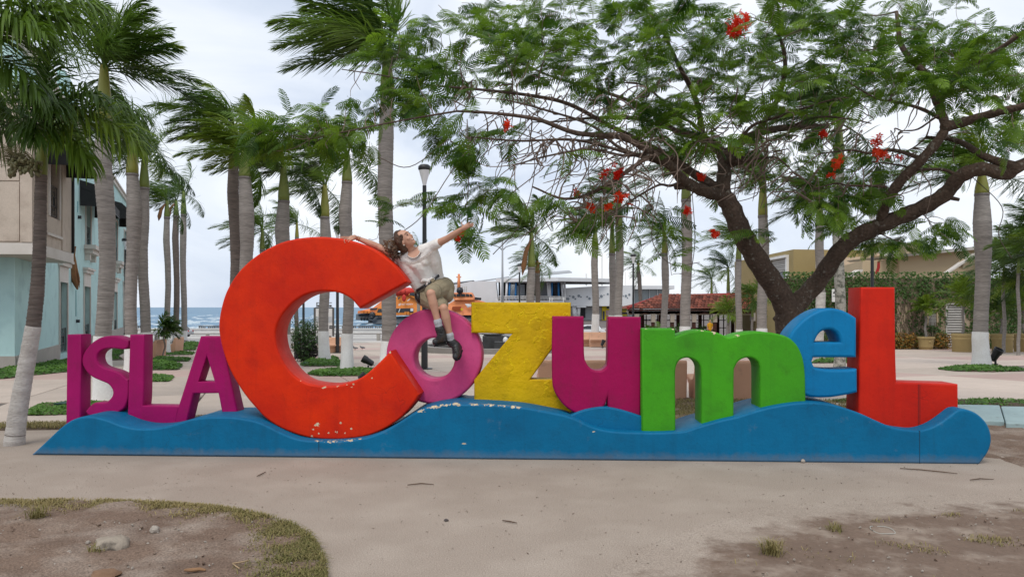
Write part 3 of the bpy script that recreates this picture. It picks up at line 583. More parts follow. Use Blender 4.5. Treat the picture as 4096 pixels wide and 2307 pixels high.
# dark joint lines of the cast plinth
g = MB()
for T, x, y0, y1 in ((T2, 766, 1394, 1458), (T5, 1140, 1128, 1366)):
    a, b_ = T([(x, y0)])[0], T([(x, y1)])[0]; pa, pb = sworld(*sproj(*a, -.001), -.001), sworld(*sproj(*b_, -.001), -.001)
    g.prism([pa-sdir*.004, pa+sdir*.004, pb+sdir*.003, pb-sdir*.003], snrm*.02)
g.obj('cast_joint', mat('joint dark', (.008, .04, .08), None), base)
# ---- letters
def letter(name, label, loops, t0, depth, bev, mt, corner=38):
    o = slab_shape(name, loops, t0, depth, bev, mt, None, corner); return tag(o, label, 'letter', 'letters of the town sign')
letter('letter_i', 'magenta letter I at the far left end of the blue wave', [T1([(432, 148), (577, 148), (570, 1180), (418, 1180)])], .42, .2, .016, m_isla)
letter('letter_s', 'magenta letter S squeezed between the letters I and L', [T1([(1066, 212), (1010, 187), (930, 164), (850, 163), (770, 182), (690, 232), (630, 300), (595, 365), (585, 420), (598, 475), (640, 540), (700, 590), (780, 626), (850, 656), (890, 700), (903, 745), (890, 792), (840, 846), (780, 850), (720, 850), (672, 880), (622, 940), (652, 978), (720, 992), (830, 985), (920, 965), (990, 930), (1030, 885), (1058, 800), (1066, 700), (1064, 612), (1040, 600), (1000, 562), (940, 527), (870, 506), (800, 482), (760, 452), (742, 410), (741, 368), (762, 330), (805, 302), (860, 291), (920, 291), (1020, 301), (1066, 272)])], .43, .18, .016, m_isla, 42)
letter('letter_l', 'magenta letter L whose foot runs into the letter A', [T1([(1078, 150), (1228, 150), (1222, 720), (1213, 880), (1590, 886), (1560, 1020), (1560, 1120), (1050, 1120), (1060, 800)])], .42, .2, .016, m_isla)
letter('letter_a', 'magenta letter A partly hidden behind the big orange-red C', [T1([(1808, 166), (2016, 166), (2196, 960), (2030, 960), (1990, 752), (1736, 756), (1650, 1120), (1500, 1120), (1580, 884)]), T1([(1870, 370), (1785, 634), (1952, 634)])], .424, .196, .016, m_isla, 30)
letter('letter_c', 'huge orange-red letter C the woman leans against', [T2([(1225, 812), (1412, 1093), (1375, 1156), (1300, 1240), (1200, 1309), (1100, 1353), (1000, 1374), (900, 1383), (800, 1382), (700, 1370), (600, 1342), (500, 1298), (420, 1243), (360, 1180), (300, 1110), (240, 1022), (190, 930), (150, 822), (126, 720), (120, 645), (130, 560), (158, 455), (200, 370), (260, 288), (340, 214), (430, 155), (530, 110), (640, 85), (760, 75), (880, 82), (960, 96), (1050, 122), (1130, 160), (1200, 208), (1260, 262), (1310, 322), (1338, 367), (1030, 538), (1010, 515), (975, 477), (920, 445), (860, 430), (790, 427), (720, 436), (650, 464), (590, 508), (540, 565), (505, 622), (487, 680), (487, 740), (500, 802), (530, 870), (570, 930), (620, 980), (680, 1015), (750, 1031), (830, 1037), (900, 1030), (980, 1009), (1060, 970), (1130, 910), (1190, 851)])], .14, .40, .022, m_c)
circ = lambda cx, cy, rx, ry, n=36, s=1: [(cx+rx*math.cos(s*2*PI*i/n), cy+ry*math.sin(s*2*PI*i/n)) for i in range(n)]
letter('letter_o', 'round pink letter O the woman is sitting on', [T2(circ(1508, 846, 309, 308)), T2(circ(1511, 860, 130, 132))], .46, .32, .028, m_o)
letter('letter_z', 'yellow letter Z with blistered peeling paint', [T3([(174, 121), (1003, 123), (1003, 383), (937, 386), (664, 762), (1040, 768), (1040, 1100), (900, 1100), (700, 1000), (400, 985), (199, 985), (199, 765), (514, 384), (174, 376)])], .40, .3, .028, m_z)
letter('letter_u', 'magenta letter u between the yellow Z and the green m', [T3([(848, 237), (1109, 239), (1112, 545), (1130, 622), (1165, 670), (1210, 688), (1260, 685), (1293, 660), (1306, 600), (1311, 241), (1583, 244), (1583, 1090), (1312, 1090), (1306, 908), (1275, 985), (1200, 1030), (1100, 1050), (1030, 1035), (950, 980), (900, 920), (862, 850), (847, 765), (844, 500)])], .20, .27, .02, m_u)
letter('letter_m', 'wide green letter m with two arched openings', [T4([(160, 156), (484, 156), (488, 232), (560, 204), (640, 181), (740, 169), (830, 179), (900, 196), (960, 221), (1008, 238), (1100, 210), (1200, 191), (1300, 185), (1400, 191), (1500, 210), (1560, 230), (1615, 262), (1670, 320), (1710, 400), (1732, 480), (1744, 580), (1749, 700), (1752, 960), (1308, 1060), (1308, 600), (1302, 515), (1283, 473), (1245, 445), (1205, 434), (1165, 438), (1125, 453), (1090, 483), (1066, 530), (1056, 600), (1054, 1120), (739, 1180), (741, 700), (736, 560), (722, 508), (697, 474), (655, 448), (612, 437), (570, 441), (530, 461), (503, 500), (489, 560), (487, 700), (491, 1230), (162, 1230)])], .10, .36, .02, m_m, 44)
letter('letter_e', 'light blue letter e overlapping the tall red L', [T5([(684, 312), (640, 283), (590, 258), (540, 244), (490, 239), (440, 246), (380, 269), (310, 313), (250, 368), (203, 430), (176, 500), (165, 580), (166, 660), (181, 740), (215, 800), (270, 850), (335, 880), (400, 889), (500, 886), (580, 874), (640, 863), (691, 851), (690, 680), (600, 685), (480, 684), (400, 674), (374, 658), (362, 625), (372, 601), (400, 597), (684, 597)]), T5([(380, 487), (402, 440), (432, 409), (470, 396), (510, 399), (545, 425), (564, 465), (568, 487)])], .13, .36, .028, m_e, 40)
letter('letter_l', 'tall red letter L at the right end with a dark joint in its foot', [T5([(714, 88), (963, 88), (968, 560), (975, 778), (1421, 791), (1424, 1200), (695, 1200), (702, 700)])], .2, .34, .02, m_l)
g = MB()
for x in (1131, 1142):
    pa, pb = sworld(*sproj(*T5([(x, 792)])[0], .199), .199), sworld(*sproj(*T5([(x, 1098)])[0], .199), .199); g.prism([pa-sdir*.003, pa+sdir*.003, pb+sdir*.003, pb-sdir*.003], snrm*.015)
g.obj('cast_joint', mat('joint red', (.10, .01, .01), None), bpy.data.objects['letter_l.001'])
# ------------------------------------------------------------------ palms
m_trunk = mat('palm trunk', (.33, .30, .275), (.20, .18, .165), 2.2, .9, .5, 9, .15, stretch=(.8, .8, 9), fine=.24)
m_trunk_d = mat('palm trunk dark', (.19, .155, .135), (.105, .088, .078), 2.2, .9, .6, 9, .15, stretch=(.8, .8, 11), fine=.28)
m_trunk_s = mat('palm trunk spotted', (.34, .33, .29), (.11, .115, .095), 9.0, .9, .5, 30, .15, fine=.2, mid=.55, width=.08)
m_lime = mat('lime wash', (.72, .715, .70), (.58, .56, .53), 2.5, .8, .35, 25, .2, mid=.6, fine=.05)
m_lime_w = mat('worn lime wash', (.60, .57, .53), (.34, .30, .27), 5, .85, .6, 25, .2, mid=.58, stretch=(1, 1, 3), fine=.1)
m_shaft = mat('crownshaft green', (.105, .175, .03), (.19, .20, .045), 1.6, .45, .1, 20, .4, stretch=(1, 1, .4))
m_shaft_y = mat('crownshaft yellow', (.30, .25, .04), (.16, .20, .04), 2.2, .45, .1, 20, .4, stretch=(1, 1, .4))
m_dead = mat('dead sheath', (.28, .13, .05), (.16, .075, .035), 4, .7, .3, 30)
m_ring = mat('ring scar', (.15, .13, .12), (.22, .2, .19), 6, .9)
m_frond = leafmat('palm frond', (.034, .084, .011), (.125, .212, .022), .42, .42, .45)
m_frond_y = leafmat('palm frond fresh', (.085, .165, .014), (.21, .29, .026), .45, .45, .4)
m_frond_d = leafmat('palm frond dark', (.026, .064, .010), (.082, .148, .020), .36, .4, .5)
WIND = np.array([-1.0, .12, .05])
def nrm(a): return a/(np.linalg.norm(a, axis=-1, keepdims=True)+1e-9)
def frond_arrays(base, d0, L, nl, ll, wd, wind, wb, grav, plum, droop, sweep, first=.13, rach=.012, seed=0):
    """a pinnate frond as arrays. d0 first direction, L length, nl leaflets a side, ll leaflet length, wb/sweep wind bend of rachis / leaflets"""
    R = np.random.RandomState(seed); K = 16; p = np.array(base, float); d = np.array(d0, float); P = [p.copy()]; D = [d.copy()]
    for i in range(K):
        f = (i+1)/K; d = d+(wind*wb+np.array([0, 0, -grav])*(.35+1.3*f))/K; d /= np.linalg.norm(d); p = p+d*L/K; P.append(p.copy()); D.append(d.copy())
    P = np.array(P); D = np.array(D)
    n = nl; t = first+(1-first)*(np.arange(n)+.5+R.uniform(-.3, .3, n))/n; t = np.concatenate([t, t]); sg = np.concatenate([np.ones(n), -np.ones(n)]); M_ = 2*n
    x = t*K; i0 = np.clip(x.astype(int), 0, K-1); fr = (x-i0)[:, None]; B = P[i0]*(1-fr)+P[i0+1]*fr; T = nrm(D[i0]*(1-fr)+D[i0+1]*fr)
    up = np.array([0, 0, 1.0]); side = nrm(np.cross(T, up+T*.001)); nup = np.cross(side, T)
    th = np.radians(62-34*t+R.normal(0, 6, M_))[:, None]; ph = R.normal(0, plum, M_)[:, None]
    ld = T*np.cos(th)+(side*sg[:, None]*np.cos(ph)+nup*np.sin(ph))*np.sin(th)
    ld = nrm(ld+wind*sweep*(.7+.6*R.rand(M_))[:, None])
    prof = np.clip(np.sin(np.pi*np.clip(.18+.80*t, 0, 1)), .12, 1)**.7; len_ = ll*prof*(.85+.3*R.rand(M_))
    st = [B]; dd = ld; q = B; sgm = [.34, .36, .30]
    for k, s in enumerate(sgm):
        q = q+dd*(len_*s)[:, None]; st.append(q); dd = nrm(dd+np.array([0, 0, -1.0])*droop*(.6+.8*R.rand(M_))[:, None]+wind*sweep*.5)
    wv = nrm(np.cross(ld, nup+R.normal(0, .35, (M_, 3)))); W_ = [.55, 1.0, .75, .06]
    V = np.concatenate([np.stack([s-wv*wd*W_[k]*.5, s+wv*wd*W_[k]*.5], 1) for k, s in enumerate(st)], 1)      # (M,8,3)
    b0 = np.arange(M_)*8; Q = np.concatenate([np.stack([b0+2*k, b0+2*k+1, b0+2*k+3, b0+2*k+2], 1) for k in range(3)])
    V = V.reshape(-1, 3); nv = len(V); rv = []; rq = []                                                       # rachis, square section
    s0 = nrm(np.cross(D, up+D*.001)); u0 = np.cross(s0, D); rr = rach*(1.6-1.45*np.linspace(0, 1, K+1)**.7)[:, None]
    for a, b in ((1, 1), (-1, 1), (-1, -1), (1, -1)): rv.append(P+s0*rr*a+u0*rr*b*.7)
    rv = np.stack(rv, 1).reshape(-1, 3)
    for i in range(K):
        for j in range(4): rq.append((nv+4*i+j, nv+4*i+(j+1) % 4, nv+4*i+4+(j+1) % 4, nv+4*i+4+j))
    return np.concatenate([V, rv]), np.concatenate([Q, np.array(rq)])
def ringtrunk(path, rad, n=14, rings=.11, amp=.04, seed=0):
    """trunk along a path (list of points) with radius function of 0..1, slight ring swellings"""
    R = random.Random(seed); P = [Vector(p) for p in path]; Ls = [0]
    for a, b in zip(P[:-1], P[1:]): Ls.append(Ls[-1]+(b-a).length)
    tot = Ls[-1]; m_ = max(8, int(tot/rings)); pts = []; rs = []
    def pos(s):
        for i in range(len(P)-1):
            if s <= Ls[i+1] or i == len(P)-2: return P[i].lerp(P[i+1], (s-Ls[i])/max(1e-6, Ls[i+1]-Ls[i]))
    for k in range(m_):
        s = tot*k/m_; r = rad(k/m_)*(1+R.uniform(-.5, .5)*amp)
        pts += [pos(s), pos(s+tot/m_*.82)]; rs += [r*(1+amp), r*(1-amp*.3)]
    pts.append(pos(tot)); rs.append(rad(1))
    b = MB(); b.tube(pts, rs, n); return b
def palm(name, label, x, Y, vtop, vshaft, wpx, Lpx, group, white=None, nf=13, wind=1.0, base=None, leafw=.023, ll=.31, shaft_m=None, trunk_m=None, fm=None, lean=0.0, bulge=.12, droop=.25, sheath=False, seedx=0, plum=.5, coconuts=0, elev=(-14, 80), grav=.75, path=None, flare=.35, nl=None, white_m=None, sweep=None, winddir=None):
    """x, vtop .. are in the 2576 px view of the photo and are turned into metres at distance Y"""
    sd = int(x*7+Y*13+seedx); R = random.Random(sd); px = real(Y)*DS/F; top = ad(x, vtop, Y); r0 = wpx*px/2; bx = top.x-lean*real(Y)/Y
    base_p = Vector((bx, real(Y), gz(real(Y))-.02)) if base is None else Vector(base)
    t = thing(name, label, 'palm', base_p, group)
    if path is None: path = [base_p.lerp(top, k/6)+Vector((.05*math.sin(k*1.1+sd), .05*math.cos(k+sd), 0))*(k not in (0, 6)) for k in range(7)]
    Ht = (path[-1]-path[0]).length
    rad = lambda f: r0*(1+flare*math.exp(-f*Ht/.28)+bulge*math.exp(-((f-.80)/.16)**2)-.12*max(0, f-.85)/.15)
    b = ringtrunk(path, rad, 14, max(.07, .10*px/.01*.9), .025, sd); b.obj('trunk', trunk_m or m_trunk, t, 60)
    if white is not None:
        z0 = base_p.z; zt = max(.2, ad(x, white, Y).z-z0); pts = []; rs = []
        for k in range(15):
            z = z0+zt*k/14; f = (z-z0)/max(.3, path[-1].z-z0)
            for i in range(len(path)-1):
                if path[i+1].z >= z or i == len(path)-2: q = path[i].lerp(path[i+1], (z-path[i].z)/max(1e-6, path[i+1].z-path[i].z)); break
            pts.append(q); rs.append(rad(f)*1.05+.014)
        b = MB(); b.tube(pts, rs, 16); b.obj('painted_base', white_m or m_lime, t, 60)
    crown = ad(x, vshaft, Y); crown.x += (top.x-path[-2].x)*.0
    if vshaft < vtop-2:
        b = MB(); b.tube([top.lerp(crown, k/6) for k in range(7)], [r0*q for q in (.98, 1.0, .92, .80, .68, .58, .5)], 12); b.obj('crownshaft', shaft_m or m_shaft, t, True)
        b = MB(); b.tube([top+Vector((0, 0, -.03*px/.01)), top+Vector((0, 0, .03*px/.01))], [r0*1.03, r0*1.04], 12); b.obj('ring_scar', m_ring, t, True)
    if sheath:
        c = top.lerp(crown, .35); h = (crown-top).length; b = MB()
        b.tube([c+Vector((-r0*.2, -r0*.9, h*.45)), c+Vector((-r0*1.5, -r0*1.3, h*.1)), c+Vector((-r0*2.1, -r0*1.3, -h*.3)), c+Vector((-r0*2.4, -r0*1.2, -h*.55))], [r0*.25, r0*.6, r0*.7, r0*.08], 7)
        b.obj('dead_sheath', m_dead, t, 50)
    nf = int(nf*1.25); L0 = Lpx*px; wv = WIND if winddir is None else np.array(winddir, float); nl_ = nl or int(np.clip(Lpx*.52, 30, 84))
    for k in range(nf):
        az = k*2.39996+R.uniform(-.25, .25); f = k/(nf-1); el = math.radians(elev[0]+(elev[1]-elev[0])*f**.8+R.uniform(-9, 9))
        d0 = np.array([math.cos(az)*math.cos(el), math.sin(az)*math.cos(el), math.sin(el)]); d0 = d0+wv*.34*wind; d0 /= np.linalg.norm(d0)
        L_ = L0*R.uniform(.8, 1.12)*(1-.25*f*f); bp = crown+Vector((0, 0, -(1-f)*.12*L0*.4))
        V, Q = frond_arrays(bp, d0, L_, nl_, ll*L0, leafw*max(1, L0/2.2) if leafw > .0 else .03, wv, 1.0*wind*R.uniform(.6, 1.3), grav*R.uniform(.7, 1.2), plum, droop, (.55 if sweep is None else sweep)*wind, seed=sd+k*17, rach=max(.008, .007*L0))
        mm = (fm or m_frond) if R.random() > .18 else m_frond_y
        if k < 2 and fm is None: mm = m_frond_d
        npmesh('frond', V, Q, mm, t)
    for k in range(coconuts):
        a = 2*PI*k/max(1, coconuts); c = crown+Vector((.16*math.cos(a)*1.4, .16*math.sin(a), -.25-.06*(k % 2)))
        b = MB(); b.ball(c, (.09, .09, .11), 8, 6); b.obj('coconut', m_coco, t, True)
    return t
m_coco = mat('coconut husk', (.30, .21, .07), (.20, .12, .04), 3, .6)
G1 = 'royal palms along the shore walk'; G2 = 'palms across the plaza'
# shore walk, left
palm('royal_palm', 'thick royal palm behind the magenta S, nearest of the row beside the mint building', 262, 12.7, 305, 165, 38, 235, G1, white=846, nf=14, wind=.75, seedx=3, elev=(-5, 80), shaft_m=m_shaft_y, winddir=(.75, .2, .05), plum=.75)
palm('royal_palm', 'royal palm with bulging trunk top, black lamp pole on its left', 333, 18.5, 440, 340, 29, 165, G1, white=842, nf=13, wind=.8, shaft_m=m_shaft_y, bulge=.28, seedx=1)
palm('royal_palm', 'slimmer royal palm right beside the one with the bulging trunk', 363, 20.5, 475, 395, 24, 160, G1, white=835, nf=13, wind=.8, seedx=8)
palm('royal_palm', 'small palm by the shore road with brown sheath, left of three', 420, 25, 548, 505, 14, 92, 'trio of slim palms by the road', white=839, nf=12, wind=1.2, sheath=True)
palm('royal_palm', 'small palm by the shore road with dark trunk, middle of three', 443, 32, 545, 505, 14, 84, 'trio of slim palms by the road', white=826, nf=12, wind=1.2, sheath=True, trunk_m=m_trunk_d)
palm('royal_palm', 'small palm by the shore road with bright green shaft, right of three', 462, 33, 542, 482, 14, 95, 'trio of slim palms by the road', white=832, nf=12, wind=1.3)
palm('coconut_palm', 'far coconut palm seen between the mint building and the bulging palm', 302, 38, 600, 585, 11, 62, G1, white=838, nf=16, wind=1.0, coconuts=4, shaft_m=m_dead, trunk_m=m_trunk_d, white_m=m_lime_w, elev=(-45, 75))
# behind the C
palm('royal_palm', 'tall dark-trunked palm left of its lighter twin, behind the C', 588, 18, 395, 312, 25, 200, G1, white=840, nf=14, wind=1.35, trunk_m=m_trunk_d, seedx=2)
palm('royal_palm', 'palm with pale ringed trunk right of its dark twin, behind the C', 616, 17, 448, 380, 30, 170, G1, white=840, nf=13, wind=1.25, bulge=.2, fm=m_frond_y)
palm('royal_palm', 'palm behind the top of the C with long green shaft', 714, 19, 508, 415, 29, 180, G1, white=840, nf=14, wind=1.2, bulge=.2)
palm('royal_palm', 'whitewashed palm seen through the C, in front of the white notice board', 817, 21.4, 548, 465, 24, 150, G1, white=833, nf=13, wind=1.1, shaft_m=m_shaft_y, bulge=.15)
palm('royal_palm', 'whitewashed palm seen through the C, beside the black lamp post', 873, 18.5, 460, 388, 26, 165, G1, white=839, nf=13, wind=1.2, bulge=.22)
palm('royal_palm', 'big royal palm behind the seated woman, its trunk rising out of the frame top', 974, 16, 240, 130, 36, 330, G1, white=858, nf=15, wind=1.1, bulge=.05, elev=(8, 80), seedx=5)
palm('royal_palm', 'slender low palm between the twin palms and the C top', 747, 30, 600, 560, 10, 95, G1, nf=12, wind=1.2, trunk_m=m_trunk_d, shaft_m=m_shaft_y)
palm('royal_palm', 'low bushy palm half hidden by the twin palms over the C', 660, 26, 630, 575, 13, 125, G1, nf=14, wind=1.1, elev=(-45, 70))
palm('coconut_palm', 'far coconut palm behind the woman\'s face', 1052, 42, 640, 622, 8, 55, G2, nf=14, wind=1.0, elev=(-45, 75), coconuts=0)
# middle
palm('royal_palm', 'palm over the yellow Z with a torn brown sheath', 1337, 22, 675, 585, 19, 125, G2, nf=13, wind=1.0, sheath=True, bulge=.1)
palm('coconut_palm', 'coconut palm with brown nuts right behind the palm over the yellow Z', 1352, 34, 690, 655, 12, 88, G2, nf=16, wind=.9, coconuts=5, shaft_m=m_dead, trunk_m=m_trunk_d, elev=(-50, 60))
palm('royal_palm', 'palm rising behind the white parked car', 1497, 30, 622, 575, 17, 112, G2, white=790, nf=13, wind=1.2, bulge=.0)
palm('royal_palm', 'thinner palm of the close pair behind the magenta u', 1540, 28, 640, 555, 16, 105, G2, nf=13, wind=1.0, white=793, bulge=.05)
palm('royal_palm', 'taller palm of the close pair behind the magenta u', 1557, 27, 572, 490, 19, 125, G2, nf=15, wind=.8, white=793, bulge=.05, fm=m_frond_d, elev=(-55, 75))
palm('coconut_palm', 'thin leaning coconut palm beside the black lamp behind the u', 1606, 45, 682, 660, 9, 70, G2, nf=15, wind=.8, trunk_m=m_trunk_d, coconuts=4, lean=-.3, elev=(-50, 70), flare=.1)
palm('royal_palm', 'palm with yellow shaft in front of the red tiled roof', 1672, 26, 640, 585, 16, 100, G2, nf=13, wind=.7, shaft_m=m_shaft_y, bulge=.15, elev=(-45, 75))
palm('royal_palm', 'stout pale palm standing before the middle of the red tiled roof', 1726, 24, 505, 425, 25, 150, G2, nf=13, wind=.9, white=821, bulge=.05)
palm('royal_palm', 'slim palm at the left corner of the olive building', 1858, 30, 655, 605, 15, 105, G2, nf=13, wind=.9, white=828, bulge=.05)
palm('royal_palm', 'palm with yellow-green shaft between the fork of the flame tree', 1919, 23, 545, 440, 24, 150, G2, nf=14, wind=.9, white=826, shaft_m=m_shaft_y, bulge=.1, fm=m_frond_d)
palm('royal_palm', 'palm with whitish lower trunk before the ivy wall, left of the spotted one', 2062, 22, 565, 500, 20, 140, G2, nf=13, wind=.9, white=735, bulge=.05, white_m=m_lime_w)
palm('royal_palm', 'tall palm with lichen-spotted trunk behind the letter e', 2111, 18, 410, 300, 25, 210, G2, nf=14, wind=.9, trunk_m=m_trunk_s, bulge=.0, fm=m_frond_d)
palm('royal_palm', 'big whitewashed palm in the round bed before the clay pots', 2470, 19.8, 490, 432, 33, 200, G2, nf=13, wind=.9, white=835, shaft_m=m_shaft_y, bulge=.25, elev=(-5, 80), flare=.45)
palm('royal_palm', 'palm beyond the right edge whose fronds reach into the picture', 2660, 18, 700, 600, 28, 185, G2, nf=13, wind=.8, white=835, elev=(-35, 75))
palm('palm', 'low bushy palm behind the red tiled roof, left one', 1790, 40, 745, 700, 7, 62, G2, nf=15, wind=.8, fm=m_frond_d, elev=(-35, 80), flare=.1)
palm('palm', 'taller bushy palm behind the red tiled roof, next to the olive building', 1832, 38, 735, 672, 9, 78, G2, nf=16, wind=.8, fm=m_frond_d, elev=(-40, 85), flare=.1)
palm('young_palm', 'young fan of a palm growing beside the peach benches, left of the C', 412, 23, 845, 828, 4, 52, G1, nf=13, wind=-.8, fm=m_frond_d, ll=.5, leafw=.04, elev=(-15, 70), flare=0, nl=20, bulge=0)
palm('young_palm', 'yellow-green young palm at the right end of the tiled pavilion', 1832, 33, 815, 785, 6, 52, G2, nf=14, wind=.2, fm=m_frond_y, ll=.5, leafw=.04, elev=(-25, 80), flare=0, nl=22, bulge=0)
palm('young_palm', 'drooping young palm against the olive wall', 1893, 31, 800, 745, 6, 66, G2, nf=13, wind=.3, ll=.45, leafw=.045, elev=(-35, 70), flare=0, nl=24, bulge=0)
for x, v, Y, L_ in ((2525, 665, 25.6, 105), (2562, 640, 24.5, 120), (2600, 690, 25, 120)):
    palm('clump_palm', {2525: 'bushy dark palm crown just right of the big whitewashed palm', 2562: 'taller bushy palm crown by the right edge, behind the clay pots', 2600: 'bushy palm cut by the right edge behind the last pot'}[x], x, Y, v+50, v, 8, L_, 'bushy palms by the ivy wall', nf=17, wind=.25, fm=m_frond_d, elev=(-40, 80), flare=0, bulge=0, ll=.34)
# ---- near leaning palm with its fruit at the left
Yl = 8.6; lp = [ad(x, y, Yl) for x, y in ((35, 1119), (44, 1045), (56, 975), (70, 900), (84, 820), (93, 740), (98, 660), (101, 580), (102, 500), (104, 440))]; lp[0].z = -.02
T_ = thing('leaning_palm', 'near leaning palm at the left edge with worn white base and clusters of nuts', 'palm', (lp[0].x, Yl, 0))
px = Yl*DS/F
def lrad(f): return px*(19.5+3*math.exp(-f*9)-6.5*f)
ringtrunk(lp, lrad, 16, .045, .045, 5).obj('trunk', m_trunk_d, T_, 60)
wp = lp[:5]; b = MB(); b.tube([wp[0].lerp(wp[1], k) for k in (0, .5)]+wp[1:], [lrad(f)*1.03+.004 for f in (0, .055, .11, .22, .33, .44)], 16); b2 = ringtrunk(wp, lambda f: lrad(f*.43)*1.03+.003, 16, .05, .03, 8); b2.obj('painted_base', m_lime_w, T_, 60)
cr0 = ad(108, 330, Yl); b = MB(); b.tube([lp[-1].lerp(cr0, k/5) for k in range(6)], [px*q for q in (13, 14, 13, 11, 9, 7)], 12); b.obj('crownshaft', m_shaft, T_, True)
def fr(thing_, base, d0, L_, mm, seed, wb=.2, grav=1.5, nl=46, ll=.50, wd=.027, droop=.85, wind=(.5, 0, 0), sweep=.15, plum=.55):
    d0 = np.array(d0, float); d0 /= np.linalg.norm(d0); V, Q = frond_arrays(base, d0, L_, nl, ll*L_, wd, np.array(wind, float), wb, grav, plum, droop, sweep, seed=seed, first=.2, rach=.012); npmesh('frond', V, Q, mm, thing_)
for k, (d0, L_, mm) in enumerate((((.95, -.25, .42), 1.5, m_frond_y), ((.85, -.45, .05), 1.1, m_frond_y), ((.55, -.8, .75), 1.25, m_frond), ((.32, -.7, .9), 1.15, m_frond), ((-.8, .3, .75), 1.2, m_frond_d), ((-.9, .3, .5), 1.2, m_frond_d),
                                  ((.5, .6, .6), 1.3, m_frond), ((-.3, .7, .7), 1.3, m_frond), ((.15, -.2, 1), 1.1, m_frond), ((.75, .1, .75), 1.3, m_frond), ((.62, -.35, .8), 1.25, m_frond), ((.25, -.55, .25), 1.0, m_frond))):
    fr(T_, cr0+Vector((0, 0, -.03*(k % 4))), d0, L_, mm, 300+k)
m_nut = mat('palm nuts', (.13, .14, .06), (.20, .17, .09), 9, .45, .1, 20, .4)
m_stalk = mat('fruit stalk', (.22, .20, .10), (.14, .12, .07), 9, .8)
b = MB(); RR = random.Random(4)
for k in range(150):
    a, e_ = RR.uniform(0, 2*PI), RR.uniform(-1, 1); r = RR.uniform(.5, 1)**.5; c = ad(72, 425, Yl)+Vector((.19*r*math.cos(a), .13*r*math.sin(a)-.06, .095*e_*r-.02*abs(math.cos(a)))); b.ball(c, (.020, .020, .025), 6, 4)
tag(b.obj('nut_cluster', m_nut, T_, True), kind='stuff')
b = MB()
for k in range(34):
    a = RR.uniform(-.9, .9); s = lp[-1]+Vector((0, 0, .05)); e_ = s+Vector((-.14-.34*RR.random(), -.2*RR.random()-.05, .10+.22*math.sin(a)+.1*RR.random())); m_ = s.lerp(e_, .5)+Vector((0, 0, .05)); b.tube([s, m_, e_], [.005, .004, .002], 4)
    for q in range(7):
        o_ = s.lerp(e_, .4+.6*RR.random())+Vector((RR.uniform(-.05, .05), RR.uniform(-.05, .05), RR.uniform(-.06, .05))); b.tube([s.lerp(e_, .5), o_], [.003, .0015], 3); b.ball(o_, .006, 5, 3)
b.obj('flower_stalk', m_stalk, T_)
# ---- palm beyond the left edge whose big fronds hang into the top left corner
N_ = thing('leaning_palm', 'near palm beyond the left edge hanging broad dark fronds into the top left corner', 'palm', (-6.35, 7.7, 0))
cr1 = ad(-95, 150, 7.7); ringtrunk([Vector((-6.35, 7.7, 0)), Vector((-6.0, 7.7, 2)), cr1], lambda f: .09-.02*f, 14, .06, .04, 9).obj('trunk', m_trunk_d, N_, 60)
for k, (d0, L_, mm) in enumerate((((.9, -.1, .75), 1.45, m_frond), ((.85, -.45, .55), 1.5, m_frond_y), ((.6, -.3, 1), 1.5, m_frond), ((.9, -.35, .05), 1.3, m_frond), ((.3, .5, 1), 1.6, m_frond), ((.5, -.7, .3), 1.3, m_frond_d), ((.95, .05, 1.0), 1.7, m_frond),
                                  ((-.8, .2, .6), 1.5, m_frond), ((-.5, -.6, .7), 1.5, m_frond), ((-.4, .8, .3), 1.4, m_frond))):
    fr(N_, cr1, d0, L_, mm, 400+k, nl=52, wd=.030, ll=.48, grav=1.15, droop=.8)
# ------------------------------------------------------------------ the flame tree (bipinnate leaves, red flowers)
m_bark = mat('flame tree bark', (.125, .088, .068), (.066, .047, .037), 4, .95, 1.2, 26, .15, c3=(.22, .20, .17), s3=16, m3=.66, w3=.06, fine=.25)
m_bark2 = mat('young bark', (.235, .175, .145), (.14, .10, .08), 5, .9, .6, 40, .15, fine=.15)
m_leaf = leafmat('flame tree leaf', (.020, .070, .007), (.18, .31, .020), .48, .45, .35, tone=True, amt=.2)
m_leaf_o = leafmat('flame tree leaf sprays', (.022, .074, .007), (.175, .30, .020), .48, .45, .35, amt=.3)
m_petal = leafmat('flame flower', (.70, .018, .006), (.80, .07, .012), .4, .5, .3)
m_podd = mat('vine', (.10, .075, .06), (.15, .12, .1), 8, .9)
TB = Vector((4.16, 11.0, 0))
TR = thing('flame_tree', 'wide spreading flame tree with forked dark trunk and red flowers behind the letters', 'tree', TB)
def lim(L_): return [ad(x, y, Y) for x, y, Y in L_]
def cr_path(P, res=5):
    P = [Vector(p) for p in P]; o = []
    for i in range(len(P)-1):
        p0 = P[i-1] if i else P[i]*2-P[i+1]; p1, p2 = P[i], P[i+1]; p3 = P[i+2] if i+2 < len(P) else P[i+1]*2-P[i]
        for k in range(res):
            t = k/res; o.append(.5*((2*p1)+(p2-p0)*t+(2*p0-5*p1+4*p2-p3)*t*t+(3*p1-p0-3*p2+p3)*t**3))
    return o+[P[-1]]
NODES = []          # (point, radius) of all wood, for growing branches from
def limb(b, L_, r0, r1, n=12, res=5, pw=1.0, wob=.04, reg=True, seed=0):
    P = cr_path(lim(L_) if not isinstance(L_[0], Vector) else L_, res); k = len(P); rs = []
    for i, p in enumerate(P):
        r = r0+(r1-r0)*(i/(k-1))**pw; r *= 1+wob*math.sin(i*1.9+seed)+wob*.6*math.sin(i*4.3+seed*2); rs.append(r)
        if reg: NODES.append((p.copy(), r, 0))
    b.tube(P, rs, n); return P
b = MB()
